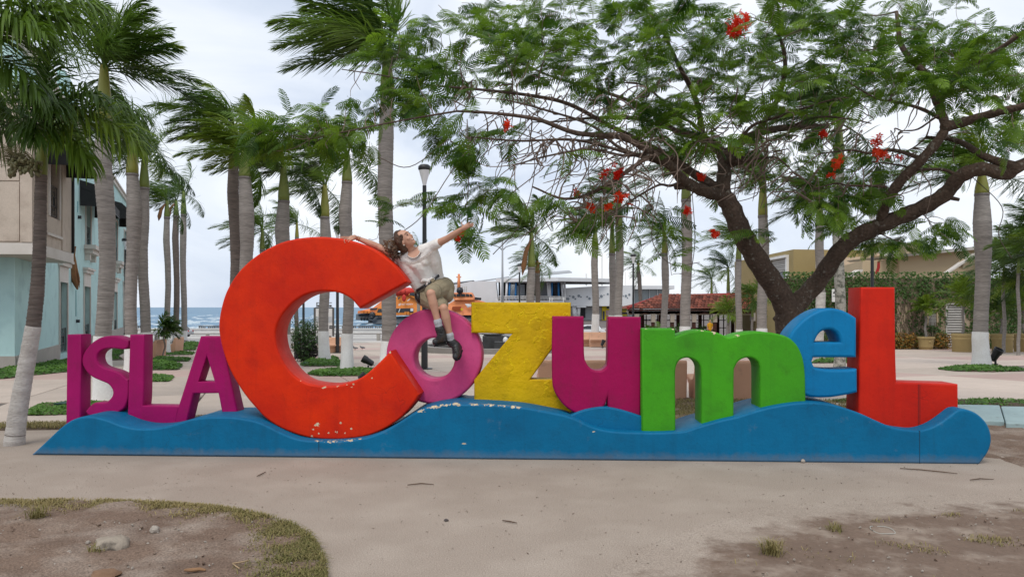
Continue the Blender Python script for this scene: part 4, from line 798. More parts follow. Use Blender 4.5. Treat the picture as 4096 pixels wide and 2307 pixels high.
# root flare, trunk, the two main limbs and the big forks (points in the photo view, with their distance)
limb(b, [Vector((4.10, 11.0, -.05)), Vector((4.12, 11.0, .25)), Vector((4.14, 11.0, .6)), Vector((4.15, 11.0, 1.05)), ad(1985, 762, 11)], .28, .205, 16, 5, .6, .03, False)
limb(b, [(1990, 800, 11), (1962, 740, 10.95), (1915, 670, 10.8), (1868, 590, 10.6), (1838, 520, 10.5), (1815, 485, 10.45)], .182, .122, 14, 6, 1, .05, seed=2)
limb(b, [(1965, 815, 11), (2005, 765, 11), (2060, 705, 10.9), (2105, 640, 10.7), (2150, 598, 10.6), (2230, 560, 10.4), (2310, 527, 10.2), (2375, 490, 10.0), (2415, 445, 9.8), (2470, 425, 9.6), (2530, 438, 9.5), (2560, 420, 9.4), (2640, 385, 9.3)], .150, .072, 14, 5, .8, .05, seed=4)
limb(b, [(2212, 585, 10.5), (2225, 520, 10.3), (2262, 460, 10.1), (2320, 400, 9.9), (2370, 340, 9.8), (2375, 305, 9.8), (2360, 262, 9.9)], .078, .052, 12, 6, 1, .06, seed=6)
limb(b, [(2372, 322, 9.8), (2450, 300, 9.6), (2520, 280, 9.3), (2600, 262, 9.0)], .07, .04, 10, 6, 1, .05, seed=8)
limb(b, [(1818, 492, 10.45), (1770, 480, 10.2), (1720, 455, 9.9), (1690, 420, 9.6), (1640, 385, 9.3)], .095, .05, 12, 6, 1, .06, seed=1)
limb(b, [(1800, 470, 10.4), (1750, 440, 10.3), (1700, 405, 10.3), (1640, 370, 10.4)], .07, .042, 10, 6, 1, .05, seed=3)
limb(b, [(1815, 485, 10.45), (1822, 430, 10.6), (1815, 385, 10.8), (1770, 350, 11.2), (1700, 330, 11.6)], .115, .05, 12, 6, 1, .06, seed=5)
limb(b, [(1822, 400, 10.7), (1848, 370, 10.8), (1905, 335, 11.2), (1990, 320, 11.6), (2080, 318, 12)], .08, .04, 10, 6, 1, .05, seed=7)
limb(b, [(1640, 385, 9.3), (1560, 345, 9.0), (1450, 335, 8.8), (1350, 300, 8.6), (1240, 285, 8.5), (1150, 280, 8.4)], .040, .012, 9, 6, 1, .06, seed=9)
limb(b, [(1640, 370, 10.4), (1540, 320, 10.2), (1430, 262, 10.0), (1330, 240, 9.8), (1200, 225, 9.7), (1080, 215, 9.6)], .036, .012, 9, 6, 1, .06, seed=11)
limb(b, [(1700, 330, 11.6), (1620, 270, 11.8), (1500, 225, 12), (1380, 190, 12.2), (1250, 130, 12.4)], .038, .012, 9, 6, 1, .06, seed=13)
limb(b, [(1640, 385, 9.3), (1580, 430, 9.1), (1500, 480, 8.9), (1420, 500, 8.8), (1340, 470, 8.7)], .032, .010, 8, 6, 1, .06, seed=15)
limb(b, [(1150, 280, 8.4), (1030, 300, 8.4), (900, 325, 8.4), (780, 350, 8.5)], .012, .006, 7, 6, 1, .05, seed=17)
limb(b, [(1080, 215, 9.6), (960, 190, 9.5), (860, 175, 9.5)], .012, .006, 7, 6, 1, .05, seed=19)
limb(b, [(2560, 420, 9.4), (2480, 395, 9.6), (2410, 355, 10), (2330, 345, 10.4)], .06, .02, 8, 6, 1, .05, seed=21)
limb(b, [(2360, 262, 9.9), (2330, 190, 10), (2270, 120, 10.2), (2255, 30, 10.4)], .06, .025, 9, 6, 1, .05, seed=23)
limb(b, [(2360, 262, 9.9), (2420, 180, 9.5), (2520, 120, 9.0), (2600, 60, 8.6)], .05, .02, 9, 6, 1, .05, seed=25)
limb(b, [(1905, 335, 11.2), (1960, 240, 11), (1975, 150, 10.8), (1950, 60, 10.6)], .05, .02, 9, 6, 1, .05, seed=27)
limb(b, [(1770, 350, 11.2), (1750, 250, 11.0), (1700, 150, 10.6), (1660, 60, 10.2)], .05, .018, 9, 6, 1, .05, seed=29)
RB = random.Random(77)
for (x0, y0, Y0, x1, y1, Y1, r0) in ((1690, 420, 9.6, 1180, 345, 8.6, .026), (1690, 415, 9.6, 1260, 250, 9.0, .028), (1700, 330, 11.6, 1330, 300, 10.6, .028), (1770, 350, 11.2, 1420, 285, 10.2, .03), (1640, 385, 9.3, 1300, 400, 8.6, .022), (1700, 405, 10.3, 1380, 345, 9.4, .026), (1815, 385, 10.8, 1560, 200, 10.0, .03), (1848, 370, 10.8, 2100, 260, 10.6, .03), (1905, 335, 11.2, 2200, 300, 10.6, .026), (1835, 420, 10.6, 2020, 430, 10.0, .024), (1720, 455, 9.9, 1560, 520, 9.3, .022),
                                    (2450, 300, 9.6, 2250, 330, 9.8, .022), (2415, 445, 9.8, 2200, 420, 10.2, .026), (2320, 400, 9.9, 2080, 380, 10.4, .028), (2230, 470, 10.2, 2060, 470, 10.4, .02), (2370, 300, 9.8, 2160, 230, 10.2, .028), (2520, 280, 9.3, 2420, 240, 9.0, .022)):
    L_ = [(x0, y0, Y0)]
    for k in (1, 2, 3, 4): f = k/4; L_.append((x0+(x1-x0)*f+RB.uniform(-18, 18), y0+(y1-y0)*f+RB.uniform(-16, 16)-18*math.sin(f*PI), Y0+(Y1-Y0)*f+RB.uniform(-.12, .12)))
    limb(b, L_, r0, .008, 8, 5, 1, .07, seed=x0*.1)
for c, d, r in ((ad(1842, 402, 10.55), Vector((.12, -.12, .02)), .075), (ad(1728, 466, 9.98), Vector((-.17, -.05, -.03)), .048), (ad(2232, 505, 10.25), Vector((.02, -.1, .03)), .05), (ad(2372, 494, 10.0), Vector((.20, -.03, -.05)), .028)):
    b.tube([c-d*.4, c+d*.6, c+d], [r*1.1, r, r*.85], 9); b.tube([c+d*1.002, c+d*.9], [r*.55, r*.4], 9)
b.obj('trunk', m_bark, TR, True)
# crown volume: clumps given as (x, y, rx, ry, near, far, twigs)
CL = [(1000, 150, 110, 60, 9.0, 11.2, 16), (1060, 90, 70, 60, 9, 11, 8), (950, 260, 130, 45, 8.4, 10, 18), (840, 335, 110, 45, 8.2, 9.6, 15), (720, 345, 90, 40, 8.3, 9.4, 9), (1120, 240, 110, 70, 8.3, 10.5, 16), (1180, 320, 120, 60, 8.2, 10, 18), (1240, 150, 120, 90, 8.6, 12, 22),
      (1330, 60, 130, 70, 8.6, 12, 24), (1420, 150, 130, 60, 8.6, 12, 20), (1480, 230, 120, 50, 8.8, 11.5, 15), (1600, 80, 110, 80, 8.8, 12, 17), (1700, 110, 120, 90, 8.8, 12.4, 24), (1780, 220, 130, 70, 8.8, 12.4, 24), (1680, 250, 110, 60, 8.8, 12, 17), (1600, 300, 130, 50, 8.7, 11, 14),
      (1860, 100, 90, 80, 8.6, 12, 14), (1930, 240, 110, 80, 9, 12.4, 20), (2010, 120, 120, 110, 8.8, 12.4, 26), (2110, 60, 120, 60, 8.6, 12, 16), (2120, 190, 120, 80, 8.8, 12.4, 24), (2240, 110, 120, 80, 8.6, 12, 24), (2330, 200, 110, 80, 8.6, 11.5, 24), (2400, 90, 120, 70, 8.3, 11.5, 16), (2480, 200, 120, 90, 8.2, 11, 22), (2560, 120, 110, 80, 8, 11, 14), (2540, 330, 100, 50, 8.4, 11, 11),
      (1740, 330, 110, 50, 8.9, 11.5, 17), (1850, 310, 100, 50, 9, 12, 12), (2040, 330, 120, 50, 9.4, 12.4, 12), (1240, 350, 80, 40, 8.2, 9.4, 10), (1200, 380, 60, 30, 8.1, 9, 8),
      (1230, 500, 90, 40, 8.3, 9.2, 6), (1150, 520, 60, 30, 8.2, 9, 4), (1420, 500, 90, 50, 8.4, 9.4, 5), (1500, 545, 60, 50, 8.6, 9.6, 6), (1560, 555, 60, 30, 8.6, 9.6, 4), (1180, 600, 20, 30, 8.2, 8.6, 2), (935, 585, 30, 25, 9.2, 10, 2),
      (2130, 480, 110, 60, 9.6, 12.2, 18), (2080, 540, 70, 60, 9.6, 11.6, 10), (2230, 440, 80, 50, 9.6, 12.2, 9), (2330, 590, 90, 45, 9.6, 11.6, 12), (2240, 600, 60, 40, 9.8, 11.6, 7), (2330, 430, 80, 40, 10, 12, 7), (1980, 430, 80, 60, 10, 12.4, 9), (1420, 390, 60, 20, 8.6, 10, 3), (1660, 520, 60, 40, 9, 10.4, 4), (1700, 680, 40, 20, 9.4, 10, 2), (1740, 690, 40, 20, 9.4, 10, 2), (1930, 590, 40, 20, 10, 11, 2), (1140, 40, 60, 40, 9, 11, 4), (640, 320, 40, 30, 8.4, 9.2, 3), (2000, 30, 140, 40, 9, 12, 10), (1500, 20, 160, 40, 9, 12, 9), (2200, -40, 300, 60, 8.5, 12, 12), (1500, -60, 300, 50, 9, 12, 10)]
RT = random.Random(21); targets = []
for (x, y, rx, ry, n0, n1, k) in CL:
    for i in range(k):
        a, r = RT.uniform(0, 2*PI), RT.random()**.5; targets.append(ad(x+rx*r*math.cos(a), y+ry*r*math.sin(a), RT.uniform(n0, n1)))
pts0 = [n for n in NODES]; NP = np.array([n[0] for n in pts0]); NR = [n[1] for n in pts0]; ND = [0.0]*len(pts0)
cen = NP.mean(axis=0); order = sorted(range(len(targets)), key=lambda i: np.min(np.linalg.norm(NP-np.array(targets[i]), axis=1)))
twigs = MB(); tips = []
for i in order:
    tg = np.array(targets[i]); dv = tg-NP; dist = np.linalg.norm(dv, axis=1); cost = dist+np.array(ND)*.15+np.where(np.array(NR) < .006, .3, 0)+np.clip(NP[:, 2]-tg[2], 0, 9)*.25
    j = int(np.argmin(cost)); a = Vector(NP[j]); t = Vector(tg); L_ = (t-a).length
    if L_ < .08: tips.append((t, Vector((RT.uniform(-1, 1), RT.uniform(-1, 1), .2)).normalized())); continue
    r0 = min(NR[j]*.75, .008+.010*L_); r1 = .0035
    sag = Vector((RT.uniform(-.12, .12)*L_, RT.uniform(-.12, .12)*L_, (.10-.22*RT.random())*L_)); m1 = a.lerp(t, .35)+sag; m2 = a.lerp(t, .7)+sag*.8+Vector((RT.uniform(-.07, .07), RT.uniform(-.07, .07), RT.uniform(-.05, .05)))*L_
    P = cr_path([a, m1, m2, t], 4); k = len(P); rs = [r0+(r1-r0)*(q/(k-1))**.8 for q in range(k)]; twigs.tube(P, rs, 6 if r0 > .012 else 4)
    for q in range(2, k, 2): NP = np.vstack([NP, np.array(P[q])[None]]); NR.append(rs[q]); ND.append(ND[j]+L_*q/k)
    tips.append((t, (t-m2).normalized()))
    if L_ > .5:
        for q in (6, 9):
            if RT.random() < .75: tips.append((P[q], Vector((RT.uniform(-1, 1), RT.uniform(-1, 1), RT.uniform(-.2, .5))).normalized()))
# bare twigs tangled under the crown
for k in range(420):
    x, y, Y = RT.choice([(RT.uniform(1150, 1800), RT.uniform(200, 430), RT.uniform(8.6, 11)), (RT.uniform(1350, 1650), RT.uniform(330, 560), RT.uniform(8.6, 9.8)), (RT.uniform(1800, 2350), RT.uniform(270, 500), RT.uniform(9.4, 12))])
    p = ad(x, y, Y); j = int(np.argmin(np.linalg.norm(NP-np.array(p), axis=1))); a = Vector(NP[j]); L_ = (p-a).length
    if L_ < .1: continue
    m_ = a.lerp(p, .5)+Vector((RT.uniform(-.15, .15), RT.uniform(-.15, .15), RT.uniform(-.08, .15)))*L_
    e_ = p+Vector((RT.uniform(-.45, .1), RT.uniform(-.2, .2), RT.uniform(-.42, -.02))); twigs.tube(cr_path([a, m_, p, e_], 4), [.010]*4+[.008]*4+[.006]*4+[.003], 4)
tag(twigs.obj('twigs', m_bark2, TR), kind='stuff')
# one leaf = a drooping rachis with paired feathery pinnae
def leaf_arrays(seed, L=.40):
    R = np.random.RandomState(seed); npn = 13; K = 9; d = np.array([1.0, 0, .28]); p = np.zeros(3); P = [p.copy()]; D = [d/np.linalg.norm(d)]
    bend = R.uniform(.7, 1.5); tw = R.uniform(-.3, .3)
    for i in range(K): d = d+np.array([0, tw, -bend])/K; d /= np.linalg.norm(d); p = p+d*L/K; P.append(p.copy()); D.append(d.copy())
    P = np.array(P); D = np.array(D); t = .16+.84*(np.arange(npn)+.5)/npn; x = t*K; i0 = np.clip(x.astype(int), 0, K-1); f = (x-i0)[:, None]; B = P[i0]*(1-f)+P[i0+1]*f; T = nrm(D[i0]); V = []; Q = []; n0 = 0
    for s in (1, -1):
        side = nrm(np.cross(T, [0, 0, 1.0]))*s; dr = nrm(side*.93+T*.5+np.array([0, 0, -.28])+R.normal(0, .06, (npn, 3))); ln = (.118*L/.4*np.sin(np.pi*np.clip(.2+.74*t, 0, 1))**.6*(.9+.2*R.rand(npn)))[:, None]
        wv = nrm(np.cross(dr, np.cross(T, side)))*.0085*L/.4; q1 = B+dr*ln*.5; d2 = nrm(dr+np.array([0, 0, -.35])+T*.15); q2 = q1+d2*ln*.5
        vv = np.stack([B-wv*.6, B+wv*.6, q1-wv, q1+wv, q2-wv*.35, q2+wv*.35], 1).reshape(-1, 3); b0 = n0+np.arange(npn)*6; Q += [np.stack([b0, b0+1, b0+3, b0+2], 1), np.stack([b0+2, b0+3, b0+5, b0+4], 1)]; V.append(vv); n0 += len(vv)
    up = np.array([0, 0, .0022]); sd_ = nrm(np.cross(D, [0, 0, 1.0]))*.0022
    rv = np.stack([P-sd_, P+sd_], 1).reshape(-1, 3); b0 = n0+np.arange(K)*2; Q.append(np.stack([b0, b0+1, b0+3, b0+2], 1)); V.append(rv)
    return np.concatenate(V), np.concatenate(Q)
LV = [leaf_arrays(900+k, .40) for k in range(9)]
def leaf_frame(p, d, R):
    d = Vector(d); d.z = min(d.z, .55)
    if d.length < .1: d = Vector((1, 0, 0))
    d.normalize(); y = Vector((0, 0, 1)).cross(d)
    y = y.normalized() if y.length > .05 else Vector((0, 1, 0)); z = d.cross(y); roll = R.gauss(0, .45)
    y2 = y*math.cos(roll)+z*math.sin(roll); z2 = d.cross(y2); s = R.uniform(.62, 1.15)
    return Matrix(((d.x*s, y2.x*s, z2.x*s, p.x), (d.y*s, y2.y*s, z2.y*s, p.y), (d.z*s, y2.z*s, z2.z*s, p.z), (0, 0, 0, 1)))
frames = []
for p, d in tips:
    if MN.noise(Vector((p.x*1.5, p.y*1.1, p.z*2.2+3))) > .16 and RT.random() < .8: continue
    for k in range(RT.choice((4, 5, 6))):
        a = RT.uniform(0, 2*PI); dd = Vector((math.cos(a), math.sin(a)*.9, RT.uniform(-.45, .35)))*.85+d*.7+Vector((-.28, 0, 0)); pp_ = p+Vector((RT.gauss(0, .05), RT.gauss(0, .05), RT.gauss(0, .03)))
        frames.append((leaf_frame(pp_, dd, RT), RT.randrange(9)))
frames.sort(key=lambda f: f[0].translation.y/max(.2, 1.0-.0*f[0].translation.x))
me_l = []
for V, Q in LV:
    me = bpy.data.meshes.new('leaf'); me.from_pydata([tuple(v) for v in V], [], [tuple(int(i) for i in q) for q in Q]); me.materials.append(m_leaf_o); me_l.append(me)
vis = [i for i, (M_, k) in enumerate(frames) if abs(M_.translation.x) < .70*M_.translation.y and (M_.translation.z-EYE) < .42*M_.translation.y]
pick = set(vis[:290])
for i in sorted(pick):
    M_, k = frames[i]; o = bpy.data.objects.new('leaf', me_l[k]); link(o, TR); M2 = M_.copy(); M2.translation = M_.translation-TB; o.matrix_local = M2
Vs = []; Qs = []; Ts = []; n0 = 0
for i, (M_, k) in enumerate(frames):
    if i in pick: continue
    V, Q = LV[k]; A = np.array(M_); V2 = V @ A[:3, :3].T+A[:3, 3]; Vs.append(V2); Qs.append(Q+n0); n0 += len(V); Ts.append(np.full(len(V), min(1, max(0, RT.gauss(.46, .28)))))
o = npmesh('leaves', np.concatenate(Vs), np.concatenate(Qs), m_leaf, TR, np.concatenate(Ts)); tag(o, kind='stuff')
# flower clusters
def flowers(c, r, n):
    b = MB()
    for i in range(n):
        p = c+Vector((RT.gauss(0, r*.5), RT.gauss(0, r*.5), RT.gauss(0, r*.5))); ax = Vector((RT.gauss(0, 1), RT.gauss(0, 1)-.6, RT.gauss(0, 1)+.3)).normalized(); u = ax.orthogonal().normalized(); v = ax.cross(u); s = RT.uniform(.028, .042)
        for k in range(5):
            a = 2*PI*k/5; d = u*math.cos(a)+v*math.sin(a); e_ = u*math.cos(a+.5)+v*math.sin(a+.5); f_ = u*math.cos(a-.5)+v*math.sin(a-.5)
            b.add([p, p+f_*s*.75+ax*s*.2, p+d*s*1.25+ax*s*.1, p+e_*s*.75+ax*s*.2], [(0, 1, 2, 3)])
    tag(b.obj('flower_cluster', m_petal, TR), kind='stuff')
for x, y, Y, r, n in ((1858, 62, 9.0, .13, 46), (1842, 80, 9.0, .08, 18), (1876, 50, 9.1, .07, 14), (1278, 318, 8.4, .05, 14), (1522, 438, 9.0, .05, 12), (1556, 436, 9.0, .07, 22), (1560, 497, 8.9, .07, 34), (1488, 520, 8.9, .045, 12), (1530, 520, 8.9, .035, 8), (1452, 487, 8.9, .04, 9), (1730, 532, 9.4, .05, 14), (1797, 588, 9.6, .055, 16),
                      (2205, 355, 9.6, .08, 20), (2215, 385, 9.6, .08, 26), (2105, 412, 9.9, .075, 20), (2070, 342, 10, .06, 12), (1762, 445, 10, .045, 10), (2260, 397, 9.8, .04, 7), (1163, 585, 8.3, .03, 8), (1150, 600, 8.3, .02, 5), (2090, 440, 9.9, .03, 6)):
    flowers(ad(x, y, Y), r, n)
# hanging vines and seed strings
VN = [[(1175, 300, 8.5), (1180, 420, 8.5), (1172, 520, 8.5), (1150, 548, 8.5)], [(1500, 330, 8.8), (1480, 430, 8.7), (1500, 540, 8.7), (1470, 610, 8.7)], [(1210, 330, 8.4), (1130, 440, 8.4), (1060, 545, 8.4), (985, 600, 8.4)],
      [(1660, 480, 9.6), (1640, 600, 9.6), (1690, 665, 9.6), (1760, 660, 9.6)], [(2440, 440, 9.8), (2520, 520, 9.6), (2512, 590, 9.6), (2545, 650, 9.6)], [(1425, 330, 8.9), (1400, 440, 8.8), (1380, 500, 8.8)], [(1590, 420, 9.0), (1600, 500, 9), (1585, 570, 9)], [(950, 395, 8.6), (1030, 420, 8.6), (1130, 350, 8.5)], [(1330, 320, 8.7), (1345, 430, 8.7), (1310, 560, 8.7), (1240, 640, 8.7)], [(1740, 470, 9.8), (1748, 600, 9.8), (1738, 690, 9.8)], [(1930, 330, 11), (1960, 420, 11), (2010, 500, 11)]]
for L_ in VN:
    b = MB(); P = cr_path(lim(L_), 6); b.tube(P, .0055, 5); b.obj('hanging_vine', m_podd, TR, True)
# ------------------------------------------------------------------ facade helper
class Facade:
    """vertical wall plane through p0 along direction d (plan); n is its outward side"""
    def __init__(s, p0, p1, flip=1):
        s.p = Vector((p0[0], p0[1], 0)); s.d = Vector((p1[0]-p0[0], p1[1]-p0[1], 0)).normalized(); s.n = Vector((s.d.y, -s.d.x, 0))*flip
    def proj(s, u, v):
        r = Vector(((u-CX)/F, 1, (HZ-v)/F)); e_ = Vector((0, 0, EYE)); k = (s.p-e_).dot(s.n)/r.dot(s.n); q = e_+r*k; return ((q-s.p).dot(s.d), q.z)
    def pt(s, a, z, off=0.0): return s.p+s.d*a+s.n*off+Vector((0, 0, z))
    def box(s, mb, a0, a1, z0, z1, o0, o1):
        return mb.add([s.pt(a, z, o) for a in (a0, a1) for o in (o0, o1) for z in (z0, z1)], [(0, 1, 3, 2), (4, 6, 7, 5), (0, 4, 5, 1), (2, 3, 7, 6), (0, 2, 6, 4), (1, 5, 7, 3)])
    def wall(s, mb, a0, a1, z0, z1, holes, depth=.22, off=0.0):
        A = sorted({a0, a1, *[h[0] for h in holes], *[h[1] for h in holes]}); Z = sorted({z0, z1, *[h[2] for h in holes], *[h[3] for h in holes]})
        for i in range(len(A)-1):
            for j in range(len(Z)-1):
                ca, cz = (A[i]+A[i+1])/2, (Z[j]+Z[j+1])/2
                if any(h[0] < ca < h[1] and h[2] < cz < h[3] for h in holes): continue
                mb.add([s.pt(A[i], Z[j], off), s.pt(A[i+1], Z[j], off), s.pt(A[i+1], Z[j+1], off), s.pt(A[i], Z[j+1], off)], [(0, 1, 2, 3)])
        for h in holes:
            c = [(h[0], h[2]), (h[1], h[2]), (h[1], h[3]), (h[0], h[3])]
            for i in range(4):
                (x0, y0), (x1, y1) = c[i], c[(i+1) % 4]; mb.add([s.pt(x0, y0, off), s.pt(x1, y1, off), s.pt(x1, y1, off-depth), s.pt(x0, y0, off-depth)], [(0, 1, 2, 3)])
m_mint = mat('mint render', (.42, .62, .61), (.48, .67, .66), .9, .8, .12, 30, .2, mid=.55, c3=(.36, .53, .535), s3=1.6, m3=.62, w3=.1)
m_beige = mat('beige stone cladding', (.53, .45, .375), (.46, .39, .32), 1.5, .8, .2, 25, .2, c3=(.40, .33, .27), s3=2.6, m3=.64, w3=.12, fine=.06)
m_plinth = mat('stone plinth', (.42, .39, .35), (.34, .31, .28), 2, .85, .3, 30, .2)
m_trim = mat('pale trim', (.62, .585, .54), (.52, .48, .43), 2, .75, .1, 30)
m_glass = mat('dark glass', (.03, .032, .035), None, rough=.12, spec=.6)
m_black = mat('black metal', (.015, .015, .017), None, rough=.4, spec=.5)
m_awn = mat('black awning canvas', (.016, .016, .017), (.028, .028, .028), 3, .75)
m_curtain = mat('brown blind', (.20, .155, .12), (.15, .115, .09), 4, .9)
# ---------------- mint building at the left
pA, pB = gp(59, 1477), gp(265, 1429); fd = (Vector((pB.x, pB.y, 0))-Vector((pA.x, pA.y, 0))).normalized()
FM = Facade((pA.x, pA.y), (pB.x, pB.y), 1); FF = Facade((pA.x-9, pA.y-.5), (pA.x, pA.y), 1)
B1 = thing('corner_building', 'mint green corner building with projecting beige stone upper floor', 'building', (pA.x, pA.y, gz(pA.y)))
LM = FM.proj(489, 1200)[0]+14
def rect(fc, u0, v0, u1, v1): a0, z1_ = fc.proj(u0, v0); a1, z0_ = fc.proj(u1, v1); return (a0, a1, z0_, fc.proj(u0, v0)[1])
d1 = rect(FM, 236, 1124, 268, 1408); d2 = rect(FM, 334, 1138, 359, 1400); d1 = (d1[0], d1[1], FM.proj(252, 1412)[1], d1[3]); d2 = (d2[0], d2[1], d1[2], d1[3])
w2 = (FM.proj(341, 900)[0], FM.proj(362, 900)[0], FM.proj(352, 985)[1], FM.proj(352, 985)[1]+2.7)
ztop = FM.proj(382, 632)[1]; g0 = gz(50)-.1; zpl = FF.proj(20, 1424)[1]
holes = [d1, d2, w2]; sp = d2[0]-d1[0]
for k in (1, 2, 3): holes += [(d2[0]+sp*k, d2[1]+sp*k, d2[2], d2[3]), (w2[0]+sp*k, w2[1]+sp*k, w2[2], w2[3])]
b = MB(); FM.wall(b, 0, LM, g0, ztop, holes, .3); FF.wall(b, 0, 9.013, g0, ztop, [], .3)
b.add([FM.pt(LM, g0), FM.pt(LM, ztop), FM.pt(LM, ztop)+Vector((-8, 1, 0)), FM.pt(LM, g0)+Vector((-8, 1, 0))], [(0, 1, 2, 3)])
b.add([FM.pt(0, ztop-.01), FM.pt(LM, ztop-.01), FM.pt(LM, ztop-.01)+Vector((-9, 0, 0)), FM.pt(0, ztop-.01)+Vector((-9, 0, 0))], [(0, 1, 2, 3)])
b.obj('wall', m_mint, B1)
b = MB(); cuts = [0]+sorted([d1[0]-.12, d1[1]+.12, d2[0]-.12, d2[1]+.12])+[LM]
for i in range(0, len(cuts), 2): FM.box(b, cuts[i], cuts[i+1], g0, zpl, .003, .06)
FF.box(b, 0, 9.06, g0, zpl, .003, .06); b.obj('plinth', m_plinth, B1)
b = MB(); FM.box(b, -.1, LM, ztop, ztop+.22, -.25, .12); FM.box(b, -.1, LM, ztop+.22, ztop+.34, -.25, .2); b.obj('cornice', m_trim, B1)
# scroll gable on the parapet
b = MB(); a0 = FM.proj(300, 540)[0]; pr = []
for k in range(15): f = k/14; pr.append((a0+3.6*f, ztop+.34+1.5*(1-f)**2+.18*math.sin(f*PI)))
b.prism([FM.pt(a0-2.5, ztop+.34, -.02), FM.pt(a0-2.5, ztop+1.84, -.02)]+[FM.pt(a, z, -.02) for a, z in pr]+[FM.pt(a0+3.6, ztop+.34, -.02)], FM.n*-.3); b.obj('scroll_gable', m_mint, B1)
b = MB(); b.tube([FM.pt(a, z+.05, -.1) for a, z in pr], .09, 6); b.obj('gable_coping', m_trim, B1)
def grille(name, fc, a0, a1, z0, z1, off, parent):
    b = MB(); w_ = a1-a0
    for z in (z0, z1, z0+(z1-z0)*.33, z0+(z1-z0)*.66): b.tube([fc.pt(a0, z, off), fc.pt(a1, z, off)], .018, 4)
    n = 5
    for k in range(n+1): b.tube([fc.pt(a0+w_*k/n, z0, off), fc.pt(a0+w_*k/n, z1, off)], .014, 4)
    c, cz = (a0+a1)/2, (z0+z1)/2
    for q in (.16, .28): b.tube([fc.pt(c-w_*q, cz-q, off), fc.pt(c+w_*q, cz-q, off), fc.pt(c+w_*q, cz+q, off), fc.pt(c-w_*q, cz+q, off), fc.pt(c-w_*q, cz-q, off)], .014, 4)
    b.obj(name, m_black, parent)
def opening(fc, h, parent, rail=True, sill=False, cornice=False, off=0.0, blind=.55):
    f = MB(); t = .09
    fc.box(f, h[0]-t, h[0]+.02, h[2], h[3]+t, off+.002, off+.05); fc.box(f, h[1]-.02, h[1]+t, h[2], h[3]+t, off+.002, off+.05); fc.box(f, h[0]+.02, h[1]-.02, h[3]-.02, h[3]+t, off+.003, off+.05)
    fo = f.obj('window', m_trim, parent)
    p = MB(); fc.box(p, h[0], h[1], h[2], h[3], off-.34, off-.26); p.obj('pane', m_glass, fo)
    p = MB(); fc.box(p, (h[0]+h[1])/2, h[1]-.02, h[2], h[3]-.02, off-.25, off-.2); p.obj('blind', m_curtain, fo)
    if rail: grille('railing', fc, h[0]+.02, h[1]-.02, h[2]+.08, h[2]+1.0, off-.05, fo)
    if sill:
        s_ = MB(); fc.box(s_, h[0]-.45, h[1]+.45, h[2]-.22, h[2]-.02, off+.002, off+.5); fc.box(s_, h[0]-.3, h[1]+.3, h[2]-.42, h[2]-.22, off+.002, off+.36); fc.box(s_, h[0]-.2, h[0]+.1, h[2]-.75, h[2]-.42, off+.002, off+.24); fc.box(s_, h[1]-.1, h[1]+.2, h[2]-.75, h[2]-.42, off+.002, off+.24); s_.obj('balcony_sill', m_trim, parent)
    if cornice:
        s_ = MB(); fc.box(s_, h[0]-.1, h[1]+.1, h[3]+.09, h[3]+.62, off+.002, off+.05); fc.box(s_, h[0]-.2, h[1]+.2, h[3]+.62, h[3]+.78, off+.002, off+.16); fc.box(s_, h[0]-.26, h[1]+.26, h[3]+.78, h[3]+.88, off+.002, off+.24); s_.obj('door_cornice', m_trim, parent)
opening(FM, d1, B1, True, False, True); opening(FM, d2, B1, True, False, True); opening(FM, w2, B1, True, True)
for k in (1, 2, 3): opening(FM, holes[3+2*(k-1)], B1, True, False, True); opening(FM, holes[4+2*(k-1)], B1, True, True)
# slit lights and small wall lamps
for u, v0, v1 in ((303, 1160, 1265), (310, 805, 850)):
    a, z1_ = FM.proj(u, v0); z0_ = FM.proj(u, v1)[1]; b = MB(); FM.box(b, a-.05, a+.05, z0_, z1_, .002, .02); b.obj('slot', mat('slot teal', (.11, .30, .33), None), B1)
for u, v in ((305, 1284), (312, 869)):
    a, z = FM.proj(u, v); b = MB(); FM.box(b, a-.08, a+.08, z-.07, z+.07, .002, .14); b.obj('wall_lamp', m_black, B1)
# upper stone volume projecting over the ground floor
Uz0 = None; kc = real(18.2); U0 = Vector(((135-CX)/F*kc, kc, 0)); zu0 = EYE-(1017-HZ)/F*kc; r = Vector(((285.5-CX)/F, 1, (HZ-1053)/F)); Yk = (zu0-EYE)/r.z; U1 = Vector((r.x*Yk, Yk, 0))
FU = Facade((U0.x, U0.y), (U1.x, U1.y), 1); FL = Facade((U0.x-8, U0.y-.25), (U0.x, U0.y), 1); LU = (U1-U0).length; zu1 = FL.proj(60, 398)[1]; zb1 = zu0+.32
wA = (FU.proj(195, 800)[0], FU.proj(235, 800)[0], FU.proj(215, 872)[1], FU.proj(215, 872)[1]+3.0)
b = MB(); FU.wall(b, 0, LU, zb1, zu1, [wA], .3); FL.wall(b, 0, 8.004, zb1, zu1, [], .3)
b.add([FU.pt(LU, zb1), FU.pt(LU, zu1), FU.pt(LU, zu1)-FU.n*2.5, FU.pt(LU, zb1)-FU.n*2.5], [(0, 1, 2, 3)]); b.add([FU.pt(0, zu1), FU.pt(LU, zu1), FU.pt(LU, zu1)-FU.n*3, FL.pt(0, zu1)], [(0, 1, 2, 3)])
b.obj('upper_wall', m_beige, B1)
b = MB(); k1, k2 = FU.pt(LU, zu0, .07), FU.pt(0, zu0, .07)+FL.n*.07; b.prism([k2, k1, FU.pt(LU, zu0)-FU.n*2.6, FL.pt(0, zu0)-FL.n*1.2, FL.pt(0, zu0, .07)], (0, 0, .318)); b.obj('floor_band', m_trim, B1)
b = MB(); FU.box(b, -.1, LU+.05, zu1+.003, zu1+.25, -.3, .12); FL.box(b, 0, 8.0, zu1+.003, zu1+.25, -.3, .12); b.obj('parapet_trim', m_trim, B1)
opening(FU, wA, B1, True)
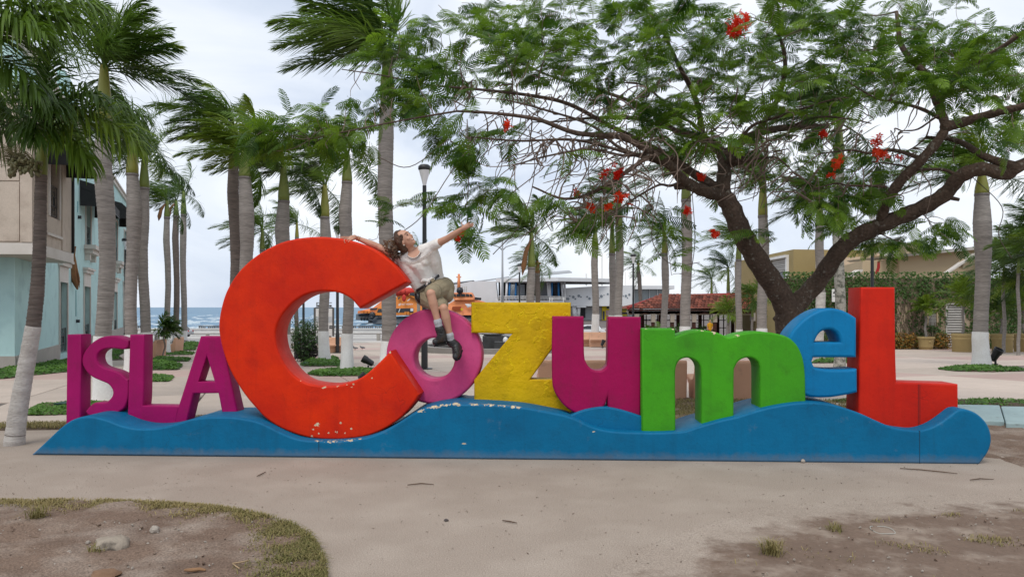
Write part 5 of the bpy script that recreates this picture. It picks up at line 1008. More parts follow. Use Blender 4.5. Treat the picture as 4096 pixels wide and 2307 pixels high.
for a0, a1, z0_, z1_ in ((5.2, 7.62, zb1+.05, zb1+1.72), (5.2, 7.62, zb1+1.76, zb1+3.4), (5.2, 7.62, zb1+3.44, zu1-.1), (2.6, 5.16, zb1+.05, zb1+1.72), (2.6, 5.16, zb1+1.76, zb1+3.4), (2.6, 5.16, zb1+3.44, zu1-.1)):
    b = MB(); FL.box(b, a0, a1, z0_, z1_, .002, .035); b.obj('stone_panel', m_beige, B1)
b = MB(); FL.box(b, 7.66, 7.99, zb1+.02, zu1-.02, .002, .06); FU.box(b, .04, wA[0]-.35, zb1+.02, zu1-.02, .002, .03); FU.box(b, wA[1]+.35, LU-.25, zb1+.02, zu1-.02, .002, .03); b.obj('pilaster', m_beige, B1)
b = MB(); b.tube([FU.pt(LU-.1, zb1+.02, .07), FU.pt(LU-.1, zu1, .07)], .05, 8); b.obj('downpipe', m_black, B1, True)
b = MB(); FU.box(b, wA[0]-.3, wA[1]+.3, wA[2]-.6, wA[2]-.52, .031, .06); b.obj('sill_line', m_trim, B1)
def awning(fc, u0, u1, v, up, out, label, off=.0):
    a0, z0_ = fc.proj(u0, v); a1, _ = fc.proj(u1, v); t = thing('awning', label, 'awning', fc.pt(a0, z0_, off), 'black window awnings')
    b = MB(); pr = [(0.01, z0_+.45+up), (out*.55, z0_+.45+up*.75), (out, z0_+.42), (out, z0_), (out-.02, z0_), (out-.02, z0_+.40), (.01, z0_+.40+up*.6)]
    b.prism([fc.pt(a0, z, off+o) for o, z in pr], fc.d*(a1-a0)); b.obj('canvas', m_awn, t)
    for a in (a0+.02, a1-.05):
        b = MB(); b.prism([fc.pt(a, z0_+.45+up-.02, off+.02), fc.pt(a, z0_+.43+up*.73, off+out*.55), fc.pt(a, z0_+.40, off+out-.02), fc.pt(a, z0_, off+out-.02), fc.pt(a, z0_+.0, off+.02)], fc.d*.03); b.obj('side_flap', m_awn, t)
    b = MB(); b.tube([fc.pt(a0, z0_+.02, off+out), fc.pt(a1, z0_+.02, off+out)], .02, 5); b.obj('rod', m_black, t)
awning(FU, 180, 262, 655, .7, 1.1, 'black awning over the balcony window of the beige stone upper floor')
awning(FM, 318, 376, 822, .75, 1.2, 'black awning over the first mint upper window', .0)
awning(FM, 440, 475, 872, .7, 1.2, 'farthest black awning, half hidden behind the thick palm trunk')
# withered palm sheath hanging at the corner
c = at(302, 985, FM.pt(FM.proj(302, 985)[0], 0).y-1.0); sY = c.y; b = MB()
H_ = thing('dead_frond', 'withered brown palm sheath hanging before the mint wall', 'dead frond', c)
b.tube([c, at(297, 1020, sY), at(300, 1043, sY)], [.03, .035, .05], 6)
b.tube([at(298, 1040, sY), at(292, 1075, sY), at(297, 1110, sY), at(306, 1140, sY), at(310, 1158, sY)], [.07, .19, .17, .10, .03], 7)
b.obj('sheath', m_dead, H_, 50); b = MB()
for q in ((278, 1060, 281, 1120, 283, 1155), (290, 1060, 284, 1100, 280, 1130), (303, 1060, 316, 1110, 318, 1150), (300, 1050, 310, 1085, 320, 1130)): b.tube([at(297, 1045, sY), at(q[0], q[1], sY), at(q[2], q[3], sY), at(q[4], q[5], sY)], [.05, .05, .035, .01], 5)
b.obj('shreds', m_dead, H_, 50)
# ---------------- white terminal building by the pier
m_wb = mat('white facade', (.70, .71, .72), (.62, .63, .645), .3, .7, .0)
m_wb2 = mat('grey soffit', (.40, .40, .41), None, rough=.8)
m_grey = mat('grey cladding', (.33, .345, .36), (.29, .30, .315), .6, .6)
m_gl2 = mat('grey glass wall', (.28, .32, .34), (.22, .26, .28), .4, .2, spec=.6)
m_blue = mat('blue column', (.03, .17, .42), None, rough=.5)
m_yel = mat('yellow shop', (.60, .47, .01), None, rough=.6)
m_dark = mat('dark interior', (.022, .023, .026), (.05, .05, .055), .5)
m_por = mat('porthole glass', (.16, .19, .22), None, rough=.2, spec=.6)
YT = 200.0; R1 = lambda x, y, Y=YT: at(1850+x*.3106, 950+y*.3106, Y)
zg = gz(99)-.02
TB_ = thing('terminal_building', 'long white ferry terminal with open terrace, portholes and glass end', 'building', R1(1300, 1055))
def R1box(mb, x0, y0, x1, y1, dY=12, Yf=YT): a, c = R1(x0, y0, Yf), R1(x1, y1, Yf); mb.bbox((a.x, Yf, c.z), (c.x, Yf+dY, a.z))
b = MB(); b.prism([R1(-330, 690), R1(-330, 860), R1(462, 860), R1(430, 575), R1(430, 560), R1(110, 563), R1(-120, 610)], (0, 14, 0)); b.obj('left_block', m_wb, TB_)
b = MB(); b.prism([R1(100, 575, YT+1), R1(600, 505, YT+1), R1(600, 515, YT+1), R1(100, 590, YT+1)], (0, 9, .5)); b.obj('roof_panel', m_grey, TB_)
b = MB(); b.prism([R1(-180, 585, YT+5), R1(-180, 600, YT+5), R1(140, 555, YT+5), R1(140, 548, YT+5)], (0, 8, 0)); b.obj('roof_panel', m_grey, TB_)
b = MB(); n_, f_ = YT-9, YT+16                                      # terrace roof: its corner comes forward
P_ = [R1(1225, 512, n_), at(1850+430*.3106, 950+572*.3106, YT), R1(900, 560, f_), R1(1950, 545, f_), R1(1910, 540, YT)]
ztr = P_[0].z; pl_ = [Vector((p.x, p.y, 0)) for p in P_]; b.prism([Vector((p.x, p.y, ztr-.95)) for p in pl_], (0, 0, .95)); b.obj('terrace_roof', m_wb, TB_)
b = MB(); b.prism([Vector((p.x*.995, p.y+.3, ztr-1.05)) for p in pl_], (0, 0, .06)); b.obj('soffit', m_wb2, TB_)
b = MB(); b.prism([R1(900, 490, YT+3), R1(1410, 445, YT+3), R1(1410, 455, YT+3), R1(900, 505, YT+3)], (0, 10, 1)); b.obj('roof_panel', m_grey, TB_)
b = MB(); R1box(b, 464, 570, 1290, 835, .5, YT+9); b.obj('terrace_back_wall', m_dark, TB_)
for x0, x1, y0, y1 in ((600, 680, 605, 790), (700, 735, 620, 790), (745, 800, 605, 790)):
    b = MB(); R1box(b, x0, y0, x1, y1, .2, YT+8.6); b.obj('window', mat('bright opening', (.60, .66, .72), None, rough=.3), TB_)
b = MB(); R1box(b, 985, 580, 1110, 800, 2, YT+5); b.obj('stair_core', m_grey, TB_)
b = MB(); R1box(b, 1175, 600, 1225, 800, 2, YT+5); b.obj('stair_core', mat('dark grey', (.12, .12, .13), None), TB_)
for x0, x1, mm in ((575, 560, m_wb), (500, 500, m_wb), (845, 830, m_wb), (965, 950, m_wb), (1095, 1115, m_wb), (1120, 1135, m_wb), (1155, 1150, m_blue), (1235, 1240, m_blue), (1275, 1295, m_wb), (1310, 1325, m_wb), (610, 600, m_blue), (690, 680, m_blue)):
    b = MB(); b.tube([R1(x0, 545, YT-1), R1(x1, 830, YT-1)], .32 if mm is m_wb else .26, 8); b.obj('column', mm, TB_, True)
b = MB(); R1box(b, 430, 810, 1300, 850, 12, YT-2); b.obj('terrace_floor', m_wb, TB_)
b = MB()
for k in range(45):
    x = 470+k*18
    if x < 1270: b.tube([R1(x, 758, YT-2.2), R1(x-8, 808, YT-2.2)], .07, 3)
b.tube([R1(465, 757, YT-2.2), R1(1270, 757, YT-2.2)], .1, 4); b.tube([R1(465, 780, YT-2.2), R1(1270, 780, YT-2.2)], .06, 4); tag(b.obj('railing', m_white, TB_), kind='stuff')
b = MB(); b.prism([R1(1290, 652), R1(1290, 880), R1(2212, 880), R1(2212, 612), R1(1690, 628)], (0, 22, 0)); b.obj('porthole_block', m_wb, TB_)
for x, y, r in ((1318, 752, 11), (1358, 790, 16), (1382, 752, 9), (1427, 765, 16), (1453, 790, 10), (1497, 750, 16), (1525, 765, 9), (1605, 762, 10), (1636, 785, 15), (1760, 780, 8), (1788, 755, 17), (1822, 740, 6), (1870, 727, 12), (2072, 750, 6), (2103, 750, 14), (2124, 775, 7), (2148, 733, 13)):
    c = R1(x, y); rr = r*.3106*YT/F*1.1; b = MB(); b.tube([c+Vector((0, -.12, 0)), c+Vector((0, .05, 0))], rr, 12); b.obj('porthole', m_por, TB_)
b = MB(); R1box(b, 1400, 882, 2212, 1062, 18, YT+3); b.obj('ground_floor', m_grey, TB_)
for k in range(3):
    b = MB(); R1box(b, 1590, 945+k*38, 1800, 948+k*38, .2, YT+2.9); b.obj('cladding_joint', m_wb2, TB_)
b = MB(); R1box(b, 1492, 890, 1582, 1030, .3, YT+2.7); b.obj('entrance', m_dark, TB_)
b = MB(); R1box(b, 1470, 878, 1592, 900, 3, YT); b.obj('entrance_canopy', m_wb, TB_)
for x0, x1 in ((1425, 1440), (1445, 1460), (1500, 1492)): b = MB(); b.tube([R1(x0, 885, YT+1), R1(x1, 1030, YT+1)], .45, 8); b.obj('column', m_wb, TB_, True)
b = MB(); R1box(b, 1798, 882, 1900, 1062, .5, YT+2.4); b.obj('yellow_shopfront', m_yel, TB_)
b = MB(); R1box(b, 1858, 890, 1895, 915, .2, YT+2.2); R1box(b, 1805, 945, 1830, 1055, .1, YT+2.35); b.obj('shop_sign', mat('navy sign', (.05, .06, .09), None), TB_)
b = MB(); R1box(b, 1848, 935, 1895, 1005, .2, YT+2.2); b.obj('poster', mat('poster', (.25, .10, .14), (.55, .42, .40), .6, .6), TB_)
b = MB(); R1box(b, 2035, 882, 2120, 1010, .5, YT+2.4); b.obj('yellow_shopfront', mat('olive yellow shop', (.36, .29, .02), None, rough=.6), TB_)
b = MB(); R1box(b, 2036, 932, 2120, 938, .1, YT+2.3); R1box(b, 2040, 960, 2118, 985, .1, YT+2.3); b.obj('shop_stripe', m_dark, TB_)
b = MB(); R1box(b, 2212, 660, 2660, 850, 14, YT+4); b.obj('glass_wall', m_gl2, TB_)
for x in (2215, 2310, 2410, 2510, 2610, 2660):
    b = MB(); R1box(b, x-3, 660, x+3, 850, .5, YT+3.4); b.obj('mullion', m_wb, TB_)
b = MB(); R1box(b, 2200, 618, 2730, 664, 22, YT+1); b.obj('glass_wall_roof', m_wb, TB_)
b = MB(); R1box(b, 2212, 845, 2660, 1000, 12, YT+4.2); b.obj('lower_wall', m_wb, TB_)
for x, y0 in ((1790, 190), (1803, 200), (2098, 440), (1590, 460), (1600, 465)):
    b = MB(); b.tube([R1(x, 620, YT+6), R1(x, y0, YT+6)], .06, 4); b.obj('antenna', m_trim, TB_)
def text(name, s_, c, size, mt, parent, rot=(PI/2, 0, 0), ext=.02, shear=0.0, align='CENTER'):
    cu = bpy.data.curves.new(name, 'FONT'); cu.body = s_; cu.size = size; cu.extrude = ext; cu.align_x = align; cu.align_y = 'CENTER'; cu.shear = shear
    tmp = bpy.data.objects.new(name, cu); COL.objects.link(tmp); me = bpy.data.meshes.new_from_object(tmp.evaluated_get(bpy.context.evaluated_depsgraph_get())); bpy.data.objects.remove(tmp)
    off = rootloc(parent) if parent is not None else Vector((0, 0, 0)); me.transform(Matrix.Translation(Vector(c)-off) @ Euler(rot).to_matrix().to_4x4()); me.materials.clear(); return finish(me, name, mt, parent)
text('shop_lettering', 'TRAMA', R1(2082, 905, YT+2.2), 1.25, m_dark, TB_)
# white frame gate before the terrace
b = MB(); G_ = R1(1220, 830, 150); GT = thing('pier_gate', 'white pier gateway frame above the yellow Z', 'gate', (G_.x, 150, zg))
R1box(b, 1118, 768, 1330, 775, .3, 150); R1box(b, 1118, 790, 1330, 797, .3, 150); b.obj('beam', m_white, GT)
for x in (1118, 1150, 1300): b = MB(); R1box(b, x, 775, x+9, 1080, .3, 150.01); b.obj('post', m_white, GT)
# ---------------- ferries
m_or = mat('ferry orange', (.72, .235, .035), (.64, .20, .035), .5, .45)
m_or2 = mat('ferry salmon orange', (.75, .26, .10), (.68, .22, .08), .5, .45)
m_hull = mat('ferry hull', (.035, .05, .07), (.06, .075, .09), .6, .5)
m_redc = mat('red canopy', (.55, .04, .025), (.42, .03, .02), 1.5, .6)
m_wh = mat('boat white', (.7, .7, .7), None, rough=.4)
ZF = lambda x, y, Y: at(1350+x*.2329, 1100+y*.2329, Y)
def ferry(name, label, Y, hull, cabin, tiers, colour, depth=9.0):
    t = thing(name, label, 'ferry', ZF(hull[0][0], hull[0][1], Y), 'orange ferries at the pier')
    def loft(mb, L_, tap=.75, dd=depth):
        a = [ZF(x, y, Y) for x, y in L_]; c = sum(a, Vector())/len(a); b_ = [c+(p-c)*1.0+Vector((0, dd, 0)) for p in a]; mid_ = [p+Vector((0, dd*.5, 0)) for p in a]
        n = len(a); mb.add([p+Vector((0, dd*.12*(0 if p.z < c.z else 1), 0)) for p in a]+b_, [tuple(range(n))]+[(i, n+i, n+(i+1) % n, (i+1) % n) for i in range(n)]+[tuple(range(2*n-1, n-1, -1))])
    b = MB(); loft(b, hull); b.obj('hull', m_hull, t, bevel=.12)
    for i, L_ in enumerate(cabin): b = MB(); loft(b, L_, dd=depth*(.92-.1*i)); b.obj('cabin' if i == 0 else 'upper_deck', colour, t, bevel=.1)
    for L_ in tiers:
        b = MB(); a = [ZF(x, y, Y-.05) for x, y in L_]; b.prism(a, (0, .35, 0)); b.obj('window', m_glass, t)
    return t
f2 = ferry('ferry', 'ferry stern with dark hull at the far left of the moored orange ferries', 196, [(305, 668), (700, 655), (700, 790), (560, 782), (310, 770)], [[(340, 662), (350, 612), (420, 605), (600, 560), (760, 430), (860, 430), (860, 655)]], [[(560, 575), (690, 560), (690, 595), (560, 600)]], m_or2)
for x in (410, 460, 510): b = MB(); b.ball(ZF(x, 745, 195.6), (.3, .25, .6), 8, 6); b.obj('fender', m_black, f2, True)
for x in (432, 490, 545): b = MB(); b.bbox(ZF(x-14, 652, 195.9), ZF(x+14, 618, 195.2)); b.obj('deck_locker', m_or, f2)
f1 = ferry('ferry', 'orange fast ferry with red canopy on its roof, beyond the palm trunk', 188, [(575, 738), (1520, 690), (1560, 842), (610, 842)], [[(640, 692), (690, 560), (780, 500), (1030, 352), (1240, 330), (1460, 470), (1460, 690)], [(1215, 345), (1250, 262), (1400, 252), (1560, 262), (1560, 470), (1470, 470)]], [[(680, 640), (700, 580), (1300, 566), (1300, 640)], [(1228, 345), (1258, 300), (1370, 300), (1370, 356)], [(1040, 380), (1085, 378), (1050, 420), (1040, 420)]], m_or)
for k in range(3): b = MB(); b.ball(ZF(1070+k*75, 292, 190), (2.2, 2, 1.2), 10, 6); b.obj('canopy', m_redc, f1, True)
b = MB(); b.ball(ZF(600, 690, 187.6), (.8, .5, .9), 9, 6); b.ball(ZF(590, 730, 187.5), (.6, .5, .5), 9, 6); b.obj('anchor_gear', m_black, f1, True)
text('ferry_lettering', 'FAST FERRY', ZF(1185, 502, 187.2), .62, m_wh, f1, shear=.15)
b = MB(); b.prism([ZF(1190, 445, 187.2), ZF(1205, 448, 187.2), ZF(1248, 412, 187.2), ZF(1236, 406, 187.2)], (0, .1, 0)); b.obj('hull_emblem', m_wh, f1)
b = MB(); b.prism([ZF(1045, 500, 187.2), ZF(1085, 480, 187.2), ZF(1082, 520, 187.2), ZF(1048, 530, 187.2)], (0, .1, 0)); b.obj('hull_emblem', mat('pale emblem', (.75, .55, .45), None), f1)
b = MB(); b.ball(ZF(1142, 395, 187.4), (.55, .25, .9), 9, 6); b.obj('life_buoy', m_redc, f1, True)
b = MB(); b.bbox(ZF(1255, 618, 187.2), ZF(1300, 572, 187.0)); b.obj('door_plate', m_wh, f1)
b = MB(); b.tube([ZF(1050, 640, 187.1), ZF(1075, 575, 187.1)], .12, 5); b.obj('wiper', m_wh, f1)
for x in (1170, 1215): b = MB(); b.bbox(ZF(x-14, 680, 187.8), ZF(x+14, 628, 187.0)); b.obj('deck_locker', m_or, f1)
f3 = ferry('ferry', 'salmon orange ferry with mast, seen between the woman and the yellow Z', 186, [(1880, 690), (2560, 690), (2560, 790), (1920, 790)], [[(1880, 690), (1900, 500), (2010, 430), (2060, 380), (2420, 430), (2560, 470), (2560, 690)], [(1985, 392), (2000, 300), (2300, 296), (2345, 385), (2345, 430), (2010, 432)]], [[(2000, 365), (2008, 322), (2030, 322), (2036, 368)], [(2042, 366), (2042, 322), (2108, 322), (2114, 366)], [(2122, 366), (2118, 322), (2192, 322), (2196, 366)], [(2205, 366), (2202, 322), (2256, 324), (2264, 366)], [(2272, 366), (2264, 326), (2302, 326), (2325, 366)]], m_or2)
b = MB(); b.tube([ZF(2085, 300, 186), ZF(2085, -20, 186)], [.5, .28], 7); b.tube([ZF(2040, 35, 186), ZF(2125, 35, 186)], .14, 4); b.tube([ZF(2055, 110, 186), ZF(2110, 110, 186)], .12, 4); b.obj('mast', m_or2, f3, True)
b = MB(); b.ball(ZF(2102, 265, 185.5), .9, 9, 6); b.obj('searchlight', m_black, f3, True)
for x in (2150, 2185, 2215): b = MB(); b.tube([ZF(x, 300, 186), ZF(x, 190, 186)], .1, 4); b.obj('antenna', m_trim, f3)
b = MB(); b.prism([ZF(1960, 600, 185.8), ZF(1975, 540, 185.8), ZF(2130, 540, 185.8), ZF(2100, 600, 185.8)], (0, .3, 0)); b.obj('bow_recess_shade', mat('bow shadow red', (.30, .06, .02), None), f3)  # flat plate, shade of the bow recess put into its dark red
for dy in (0, 14, 28): b = MB(); b.tube([ZF(2190+dy, 500+dy, 185.6), ZF(2240, 515+dy, 185.6), ZF(2300, 505+dy, 185.6)], [.08, .28, .06], 5); b.obj('hull_emblem', m_wh, f3)
for k in range(5): b = MB(); b.tube([ZF(2365+k*22, 432, 186), ZF(2365+k*22, 388, 186)], .13, 4); b.obj('deck_railing', m_black, f3)
b = MB(); b.tube([ZF(2360, 388, 186), ZF(2470, 400, 186)], .14, 4); b.tube([ZF(2360, 410, 186), ZF(2470, 416, 186)], .1, 4); b.obj('deck_railing', m_black, f3)
b = MB(); b.bbox(ZF(2120, 605, 185.7), ZF(2150, 570, 185.5)); b.obj('yellow_box', m_yel, f3)
# ---------------- slatted pier fence and jetty
m_wood = mat('grey pier wood', (.17, .165, .16), (.10, .10, .10), .8, .9)
for (u0, u1, lb_) in ((795, 905, 'weathered grey slat fence of the pier left of the big C'), (1330, 1545, 'weathered grey pier fence under the ferries, seen through the C'), (500, 570, 'short stretch of grey pier fence between the left palm trunks')):
    Yp = 103.5; a = at(u0, 1302, Yp); c = at(u1, 1302, Yp); PF = thing('pier_fence', lb_, 'fence', (a.x, Yp, zg), 'slatted pier fences')
    b = MB(); b.bbox((a.x, Yp-.1, a.z-.10), (c.x, Yp+.1, a.z)); b.bbox((a.x, Yp-.1, a.z-.75), (c.x, Yp+.1, a.z-.66)); b.obj('rail', m_wood, PF)
    n = int((c.x-a.x)/.26); b = MB(); b.bbox((a.x, Yp-.05, zg), (a.x+.16, Yp+.05, a.z-.11)); sl = b.obj('slat', m_wood, PF)
    for k in range(1, n):
        if k % 9 == 4: continue
        o = sl.copy(); link(o, PF); o.location = (k*.26, random.uniform(-.02, .02), random.uniform(-.05, .02))
# ------------------------------------------------------------------ olive building, pale buildings, ivy wall
m_olive = mat('olive render', (.33, .255, .115), (.285, .22, .10), .8, .85, .1, 30)
m_pale = mat('pale beige render', (.58, .455, .33), (.50, .395, .29), .5, .85, .1, 20)
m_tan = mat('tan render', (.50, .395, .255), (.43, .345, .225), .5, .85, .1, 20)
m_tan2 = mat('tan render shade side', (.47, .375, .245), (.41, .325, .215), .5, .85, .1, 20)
m_alu = mat('pale metal shutter', (.50, .48, .45), (.42, .40, .37), 3, .55)
m_clay = mat('ochre planter', (.40, .30, .135), (.34, .25, .115), 3, .75, .2, 25, .25, fine=.05)
m_peach = mat('peach concrete bench', (.62, .36, .235), (.55, .315, .205), 2, .7, .15, 25, .25, c3=(.40, .25, .17), s3=4, m3=.66)
m_tile = mat('roof tile', (.22, .062, .036), (.11, .036, .025), 2.5, .85, .4, 20, .2, rnd=.6)
m_redp = mat('red ridge', (.30, .035, .03), (.24, .03, .028), 2, .7)
m_wood2 = mat('dark red timber', (.085, .028, .018), (.05, .02, .014), 3, .7)
m_cream = mat('cream timber', (.45, .38, .31), (.36, .30, .25), 3, .7)
O0, O1 = Vector((23.94, 62.9, 0)), Vector((24.15, 80.2, 0)); zo = 6.5; zg2 = gz(63)-.3
OB = thing('olive_building', 'olive plastered building with white framed shutter window', 'building', (O0.x, O0.y, zg2))
FO = Facade(O1, O0, 1); FO2 = Facade(O0, (O0.x+16, O0.y+2.2), 1); LO = (O1-O0).length
wO = rect(FO, 3086, 1042, 3150, 1130)
b = MB(); FO.wall(b, 0, LO, zg2, zo, [wO], .3); FO2.wall(b, 0, 9, zg2, zo, [], .3); b.add([FO.pt(0, zo), FO.pt(LO, zo), FO2.pt(9, zo), FO2.pt(9, zo)+Vector((0, 16, 0))], [(0, 1, 2, 3)])
b.add([FO.pt(0, zg2), FO.pt(0, zo), FO.pt(0, zo)+Vector((9, 3, 0)), FO.pt(0, zg2)+Vector((9, 3, 0))], [(0, 1, 2, 3)]); b.obj('wall', m_olive, OB)
f = MB(); t = .35
FO.box(f, wO[0]-t, wO[0], wO[2], wO[3], .002, .2); FO.box(f, wO[1], wO[1]+t, wO[2], wO[3], .002, .2); FO.box(f, wO[0]-t-.3, wO[1]+t, wO[3], wO[3]+.22, .002, .35); FO.box(f, wO[0]-t, wO[1]+t, wO[2]-.2, wO[2], .003, .2); fo = f.obj('window', m_white, OB)
p = MB(); FO.box(p, wO[0], wO[1], wO[2], wO[3], -.34, -.3); p.obj('pane', m_glass, fo)
zm = wO[2]+(wO[3]-wO[2])*.46; n = 7
for k in range(n):
    z = zm+(wO[3]-zm)*k/n; p = MB(); FO.box(p, wO[0], wO[1], z+.02, z+(wO[3]-zm)/n-.02, -.12, -.05+.05*(k % 2)); p.obj('shutter_slat', m_alu, fo)
a, z = FO.proj(3016, 1267); b = MB(); FO.box(b, a-.5, a+.5, z-.4, z+.4, .002, .25); b.obj('meter_box', m_trim, OB)
b = MB(); FO2.box(b, 2.0, 3.4, 4.9, 5.6, .002, .03); b.obj('wall_sign', m_trim, OB)
def block(name, label, pts, v, mt, zb=-1.2, extra=None):
    """a building whose wall corners stand at pts = (photo u, distance) and whose top follows row v at the first corner"""
    P = [Vector(((u-CX)/F*Y, Y, 0)) for u, Y in pts]; ztop_ = EYE-(v-HZ)/F*pts[0][1]; t = thing(name, label, 'building', (P[0].x, P[0].y, zb))
    back = [p+Vector((3, 12, 0)) for p in reversed(P)]; b = MB(); b.prism([Vector((p.x, p.y, zb)) for p in P+back], (0, 0, ztop_-zb)); b.obj('wall', mt, t); return t, P, ztop_
BB, P_, zt_ = block('pale_building', 'pale beige low building behind the ivy wall, next to the olive building', [(3330, 60), (3482, 58), (3640, 57)], 1032, m_pale)
b = MB(); b.bbox((P_[1].x, 57.4, zt_), (P_[2].x+1, 59, zt_+1.0)); b.obj('parapet', m_pale, BB)
b = MB(); q0 = at(3434, 1090, 57.5); b.bbox((q0.x-.06, 57.3, q0.z-.7), (q0.x+.06, 57.5, q0.z+.6)); b.obj('green_stripe', mat('green stripe', (.07, .2, .05), None), BB)
BC, P_, zt_ = block('tan_building', 'tan building with sloped white roof edge right above the ivy wall', [(3450, 50.5), (3602, 50), (3910, 47)], 1041, m_tan)
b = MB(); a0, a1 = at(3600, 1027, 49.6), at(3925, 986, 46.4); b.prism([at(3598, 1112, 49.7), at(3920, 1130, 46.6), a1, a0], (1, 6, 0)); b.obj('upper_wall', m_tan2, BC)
b = MB(); b.prism([at(3545, 1022, 49.2), at(3560, 1030, 49.2), at(3925, 996, 46.0), at(3925, 984, 46.0)], (.5, 7, .1)); b.obj('roof_edge', m_alu, BC)
b = MB(); b.prism([at(3512, 1045, 49.4), at(3520, 1045, 49.4), at(3520, 1070, 49.4), at(3512, 1095, 49.4), at(3502, 1095, 49.4), at(3511, 1068, 49.4)], (0, .1, 0)); b.obj('red_stripe', mat('red stripe', (.32, .02, .02), None), BC)
b = MB(); b.prism([at(3395, 1105, 49.2), at(3440, 1078, 49.2), at(3452, 1078, 49.2), at(3452, 1084, 49.2), at(3405, 1112, 49.2)], (0, .8, 0)); b.obj('stair_rail', m_trim, BC)
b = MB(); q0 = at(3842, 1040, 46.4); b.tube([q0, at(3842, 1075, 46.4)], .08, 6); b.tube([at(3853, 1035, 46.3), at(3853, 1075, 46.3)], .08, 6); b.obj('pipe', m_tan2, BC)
b = MB(); b.prism([at(3870, 1035, 46), at(3905, 1012, 46), at(3906, 1020, 46), at(3800, 1090, 46), at(3790, 1090, 46)], (0, .5, 0)); b.obj('ramp_edge', m_trim, BC)
# gas tank / dish on the roof
b = MB(); q0 = at(3550, 1018, 52); b.tube([q0, q0+Vector((.3, -.5, .8))], [.9, .1], 12); tag(b.obj('dish_antenna', m_alu), 'pale dish antenna on the roof above the tan building', 'antenna')
# ivy wall
wy = gp(3700, 1395).y; zt_ = EYE-(1112-HZ)/F*wy; zb_ = gz(wy)-.05; x0, x1 = (3130-CX)/F*wy, (4420-CX)/F*wy
IW = thing('ivy_wall', 'tan garden wall overgrown with ivy, louvre door and vent in it', 'wall', ((x0+x1)/2, wy, zb_))
FW = Facade((x0, wy), (x1, wy), 1); dr = rect(FW, 3787, 1218, 3851, 1388); vt = rect(FW, 3713, 1238, 3746, 1302)
b = MB(); FW.wall(b, 0, x1-x0, zb_, zt_, [dr, vt], .35); b.add([FW.pt(0, zt_), FW.pt(x1-x0, zt_), FW.pt(x1-x0, zt_, -.4), FW.pt(0, zt_, -.4)], [(0, 1, 2, 3)]); b.obj('wall', mat('garden wall render', (.42, .33, .235), (.32, .25, .18), 1.3, .9, .3, 20, .2, c3=(.20, .16, .11), s3=3, m3=.62), IW)
for nm, h, n in (('louvre_door', dr, 17), ('wall_vent', vt, 11)):
    f = MB(); FW.box(f, h[0]-.08, h[0], h[2], h[3]+.08, .003, .05); FW.box(f, h[1], h[1]+.08, h[2], h[3]+.08, .003, .05); FW.box(f, h[0], h[1], h[3], h[3]+.08, .003, .05); FW.box(f, h[0], h[1], h[2], h[3], -.3, -.2); fo = f.obj(nm, m_tan2 if nm == 'wall_vent' else m_alu, IW)
    st = (h[3]-h[2])/n
    for k in range(n):
        z = h[2]+st*k; p = MB(); p.add([FW.pt(a, zz, o) for a in (h[0]+.01, h[1]-.01) for o, zz in ((-.12, z+st*.95), (.0, z+st*.15), (.0, z+.0), (-.14, z+st*.8))], [(0, 1, 5, 4), (1, 2, 6, 5), (2, 3, 7, 6), (0, 4, 7, 3), (0, 3, 2, 1), (4, 5, 6, 7)]); p.obj('slat', m_alu, fo)
n = 15000; A = RS.rand(n*3)*(x1-x0); Zv = zb_+.1+(zt_+.25-zb_)*RS.rand(n*3); h_ = (Zv-zb_)/(zt_-zb_)
pu = CX+F*(x0+A)/wy; dens = np.where(h_ > .70, 1.0, .34+.3*np.sin(A*2.1)*np.sin(A*.9+2)+.25*np.sin(Zv*5+A*3)); dens = np.where((pu < 3420), 1.0, dens); dens = np.where((pu > 3585) & (pu < 3655) & (h_ < .72), .12, dens)
dens = np.where((pu > 3660) & (pu < 3790) & (h_ < .72), .45+.25*np.sin(A*5+Zv*4), dens); dens = np.where(pu > 3880, .95, dens)
ins = np.zeros(len(A), bool)
for h in (dr, vt): ins |= (A > h[0]-.02) & (A < h[1]+.02) & (Zv > h[2]) & (Zv < h[3]-.15)
k = (RS.rand(len(A)) < dens) & ~ins; A, Zv, h_ = A[k][:n], Zv[k][:n], h_[k][:n]
off = .03+.16*RS.rand(len(A))*(h_ > .66)+.10*RS.rand(len(A))
V, Q, T = leaflets(np.stack([x0+A, wy-off, Zv], 1), np.tile((0, -1, .5), (len(A), 1)), .13, .8, .2, np.clip(.25+.4*(h_ > .75)*RS.rand(len(A))+.25*RS.rand(len(A)), 0, 1))
m_ivy = leafmat('ivy', (.026, .07, .012), (.085, .16, .028), .3, .5, .35, tone=True)
o = npmesh('ivy', V, Q, m_ivy, IW, T); tag(o, kind='stuff')
k = 900; pts_ = []; n0 = 0; V = []; Q = []                                        # bare woody runners of the ivy
for i in range(170):
    a = RS.rand()*(x1-x0-12)+2; z = zb_+.1; P = []
    for j in range(9): P.append((x0+a, wy-.02, z)); a += RS.normal(0, .16); z += (zt_-zb_)*.085*(.6+.8*RS.rand())
    for p_, q_ in zip(P[:-1], P[1:]):
        if any(h[0] < (p_[0]-x0) < h[1] and h[2] < p_[2] < h[3] for h in (dr, vt)): continue
        V += [(p_[0]-.014, p_[1], p_[2]), (p_[0]+.014, p_[1]-.01, p_[2]), (q_[0]+.012, q_[1]-.01, q_[2]), (q_[0]-.012, q_[1], q_[2])]; Q.append((n0, n0+1, n0+2, n0+3)); n0 += 4
o = npmesh('ivy_runners', V, Q, mat('runner', (.11, .08, .055), (.17, .13, .09), 8), IW); tag(o, kind='stuff')
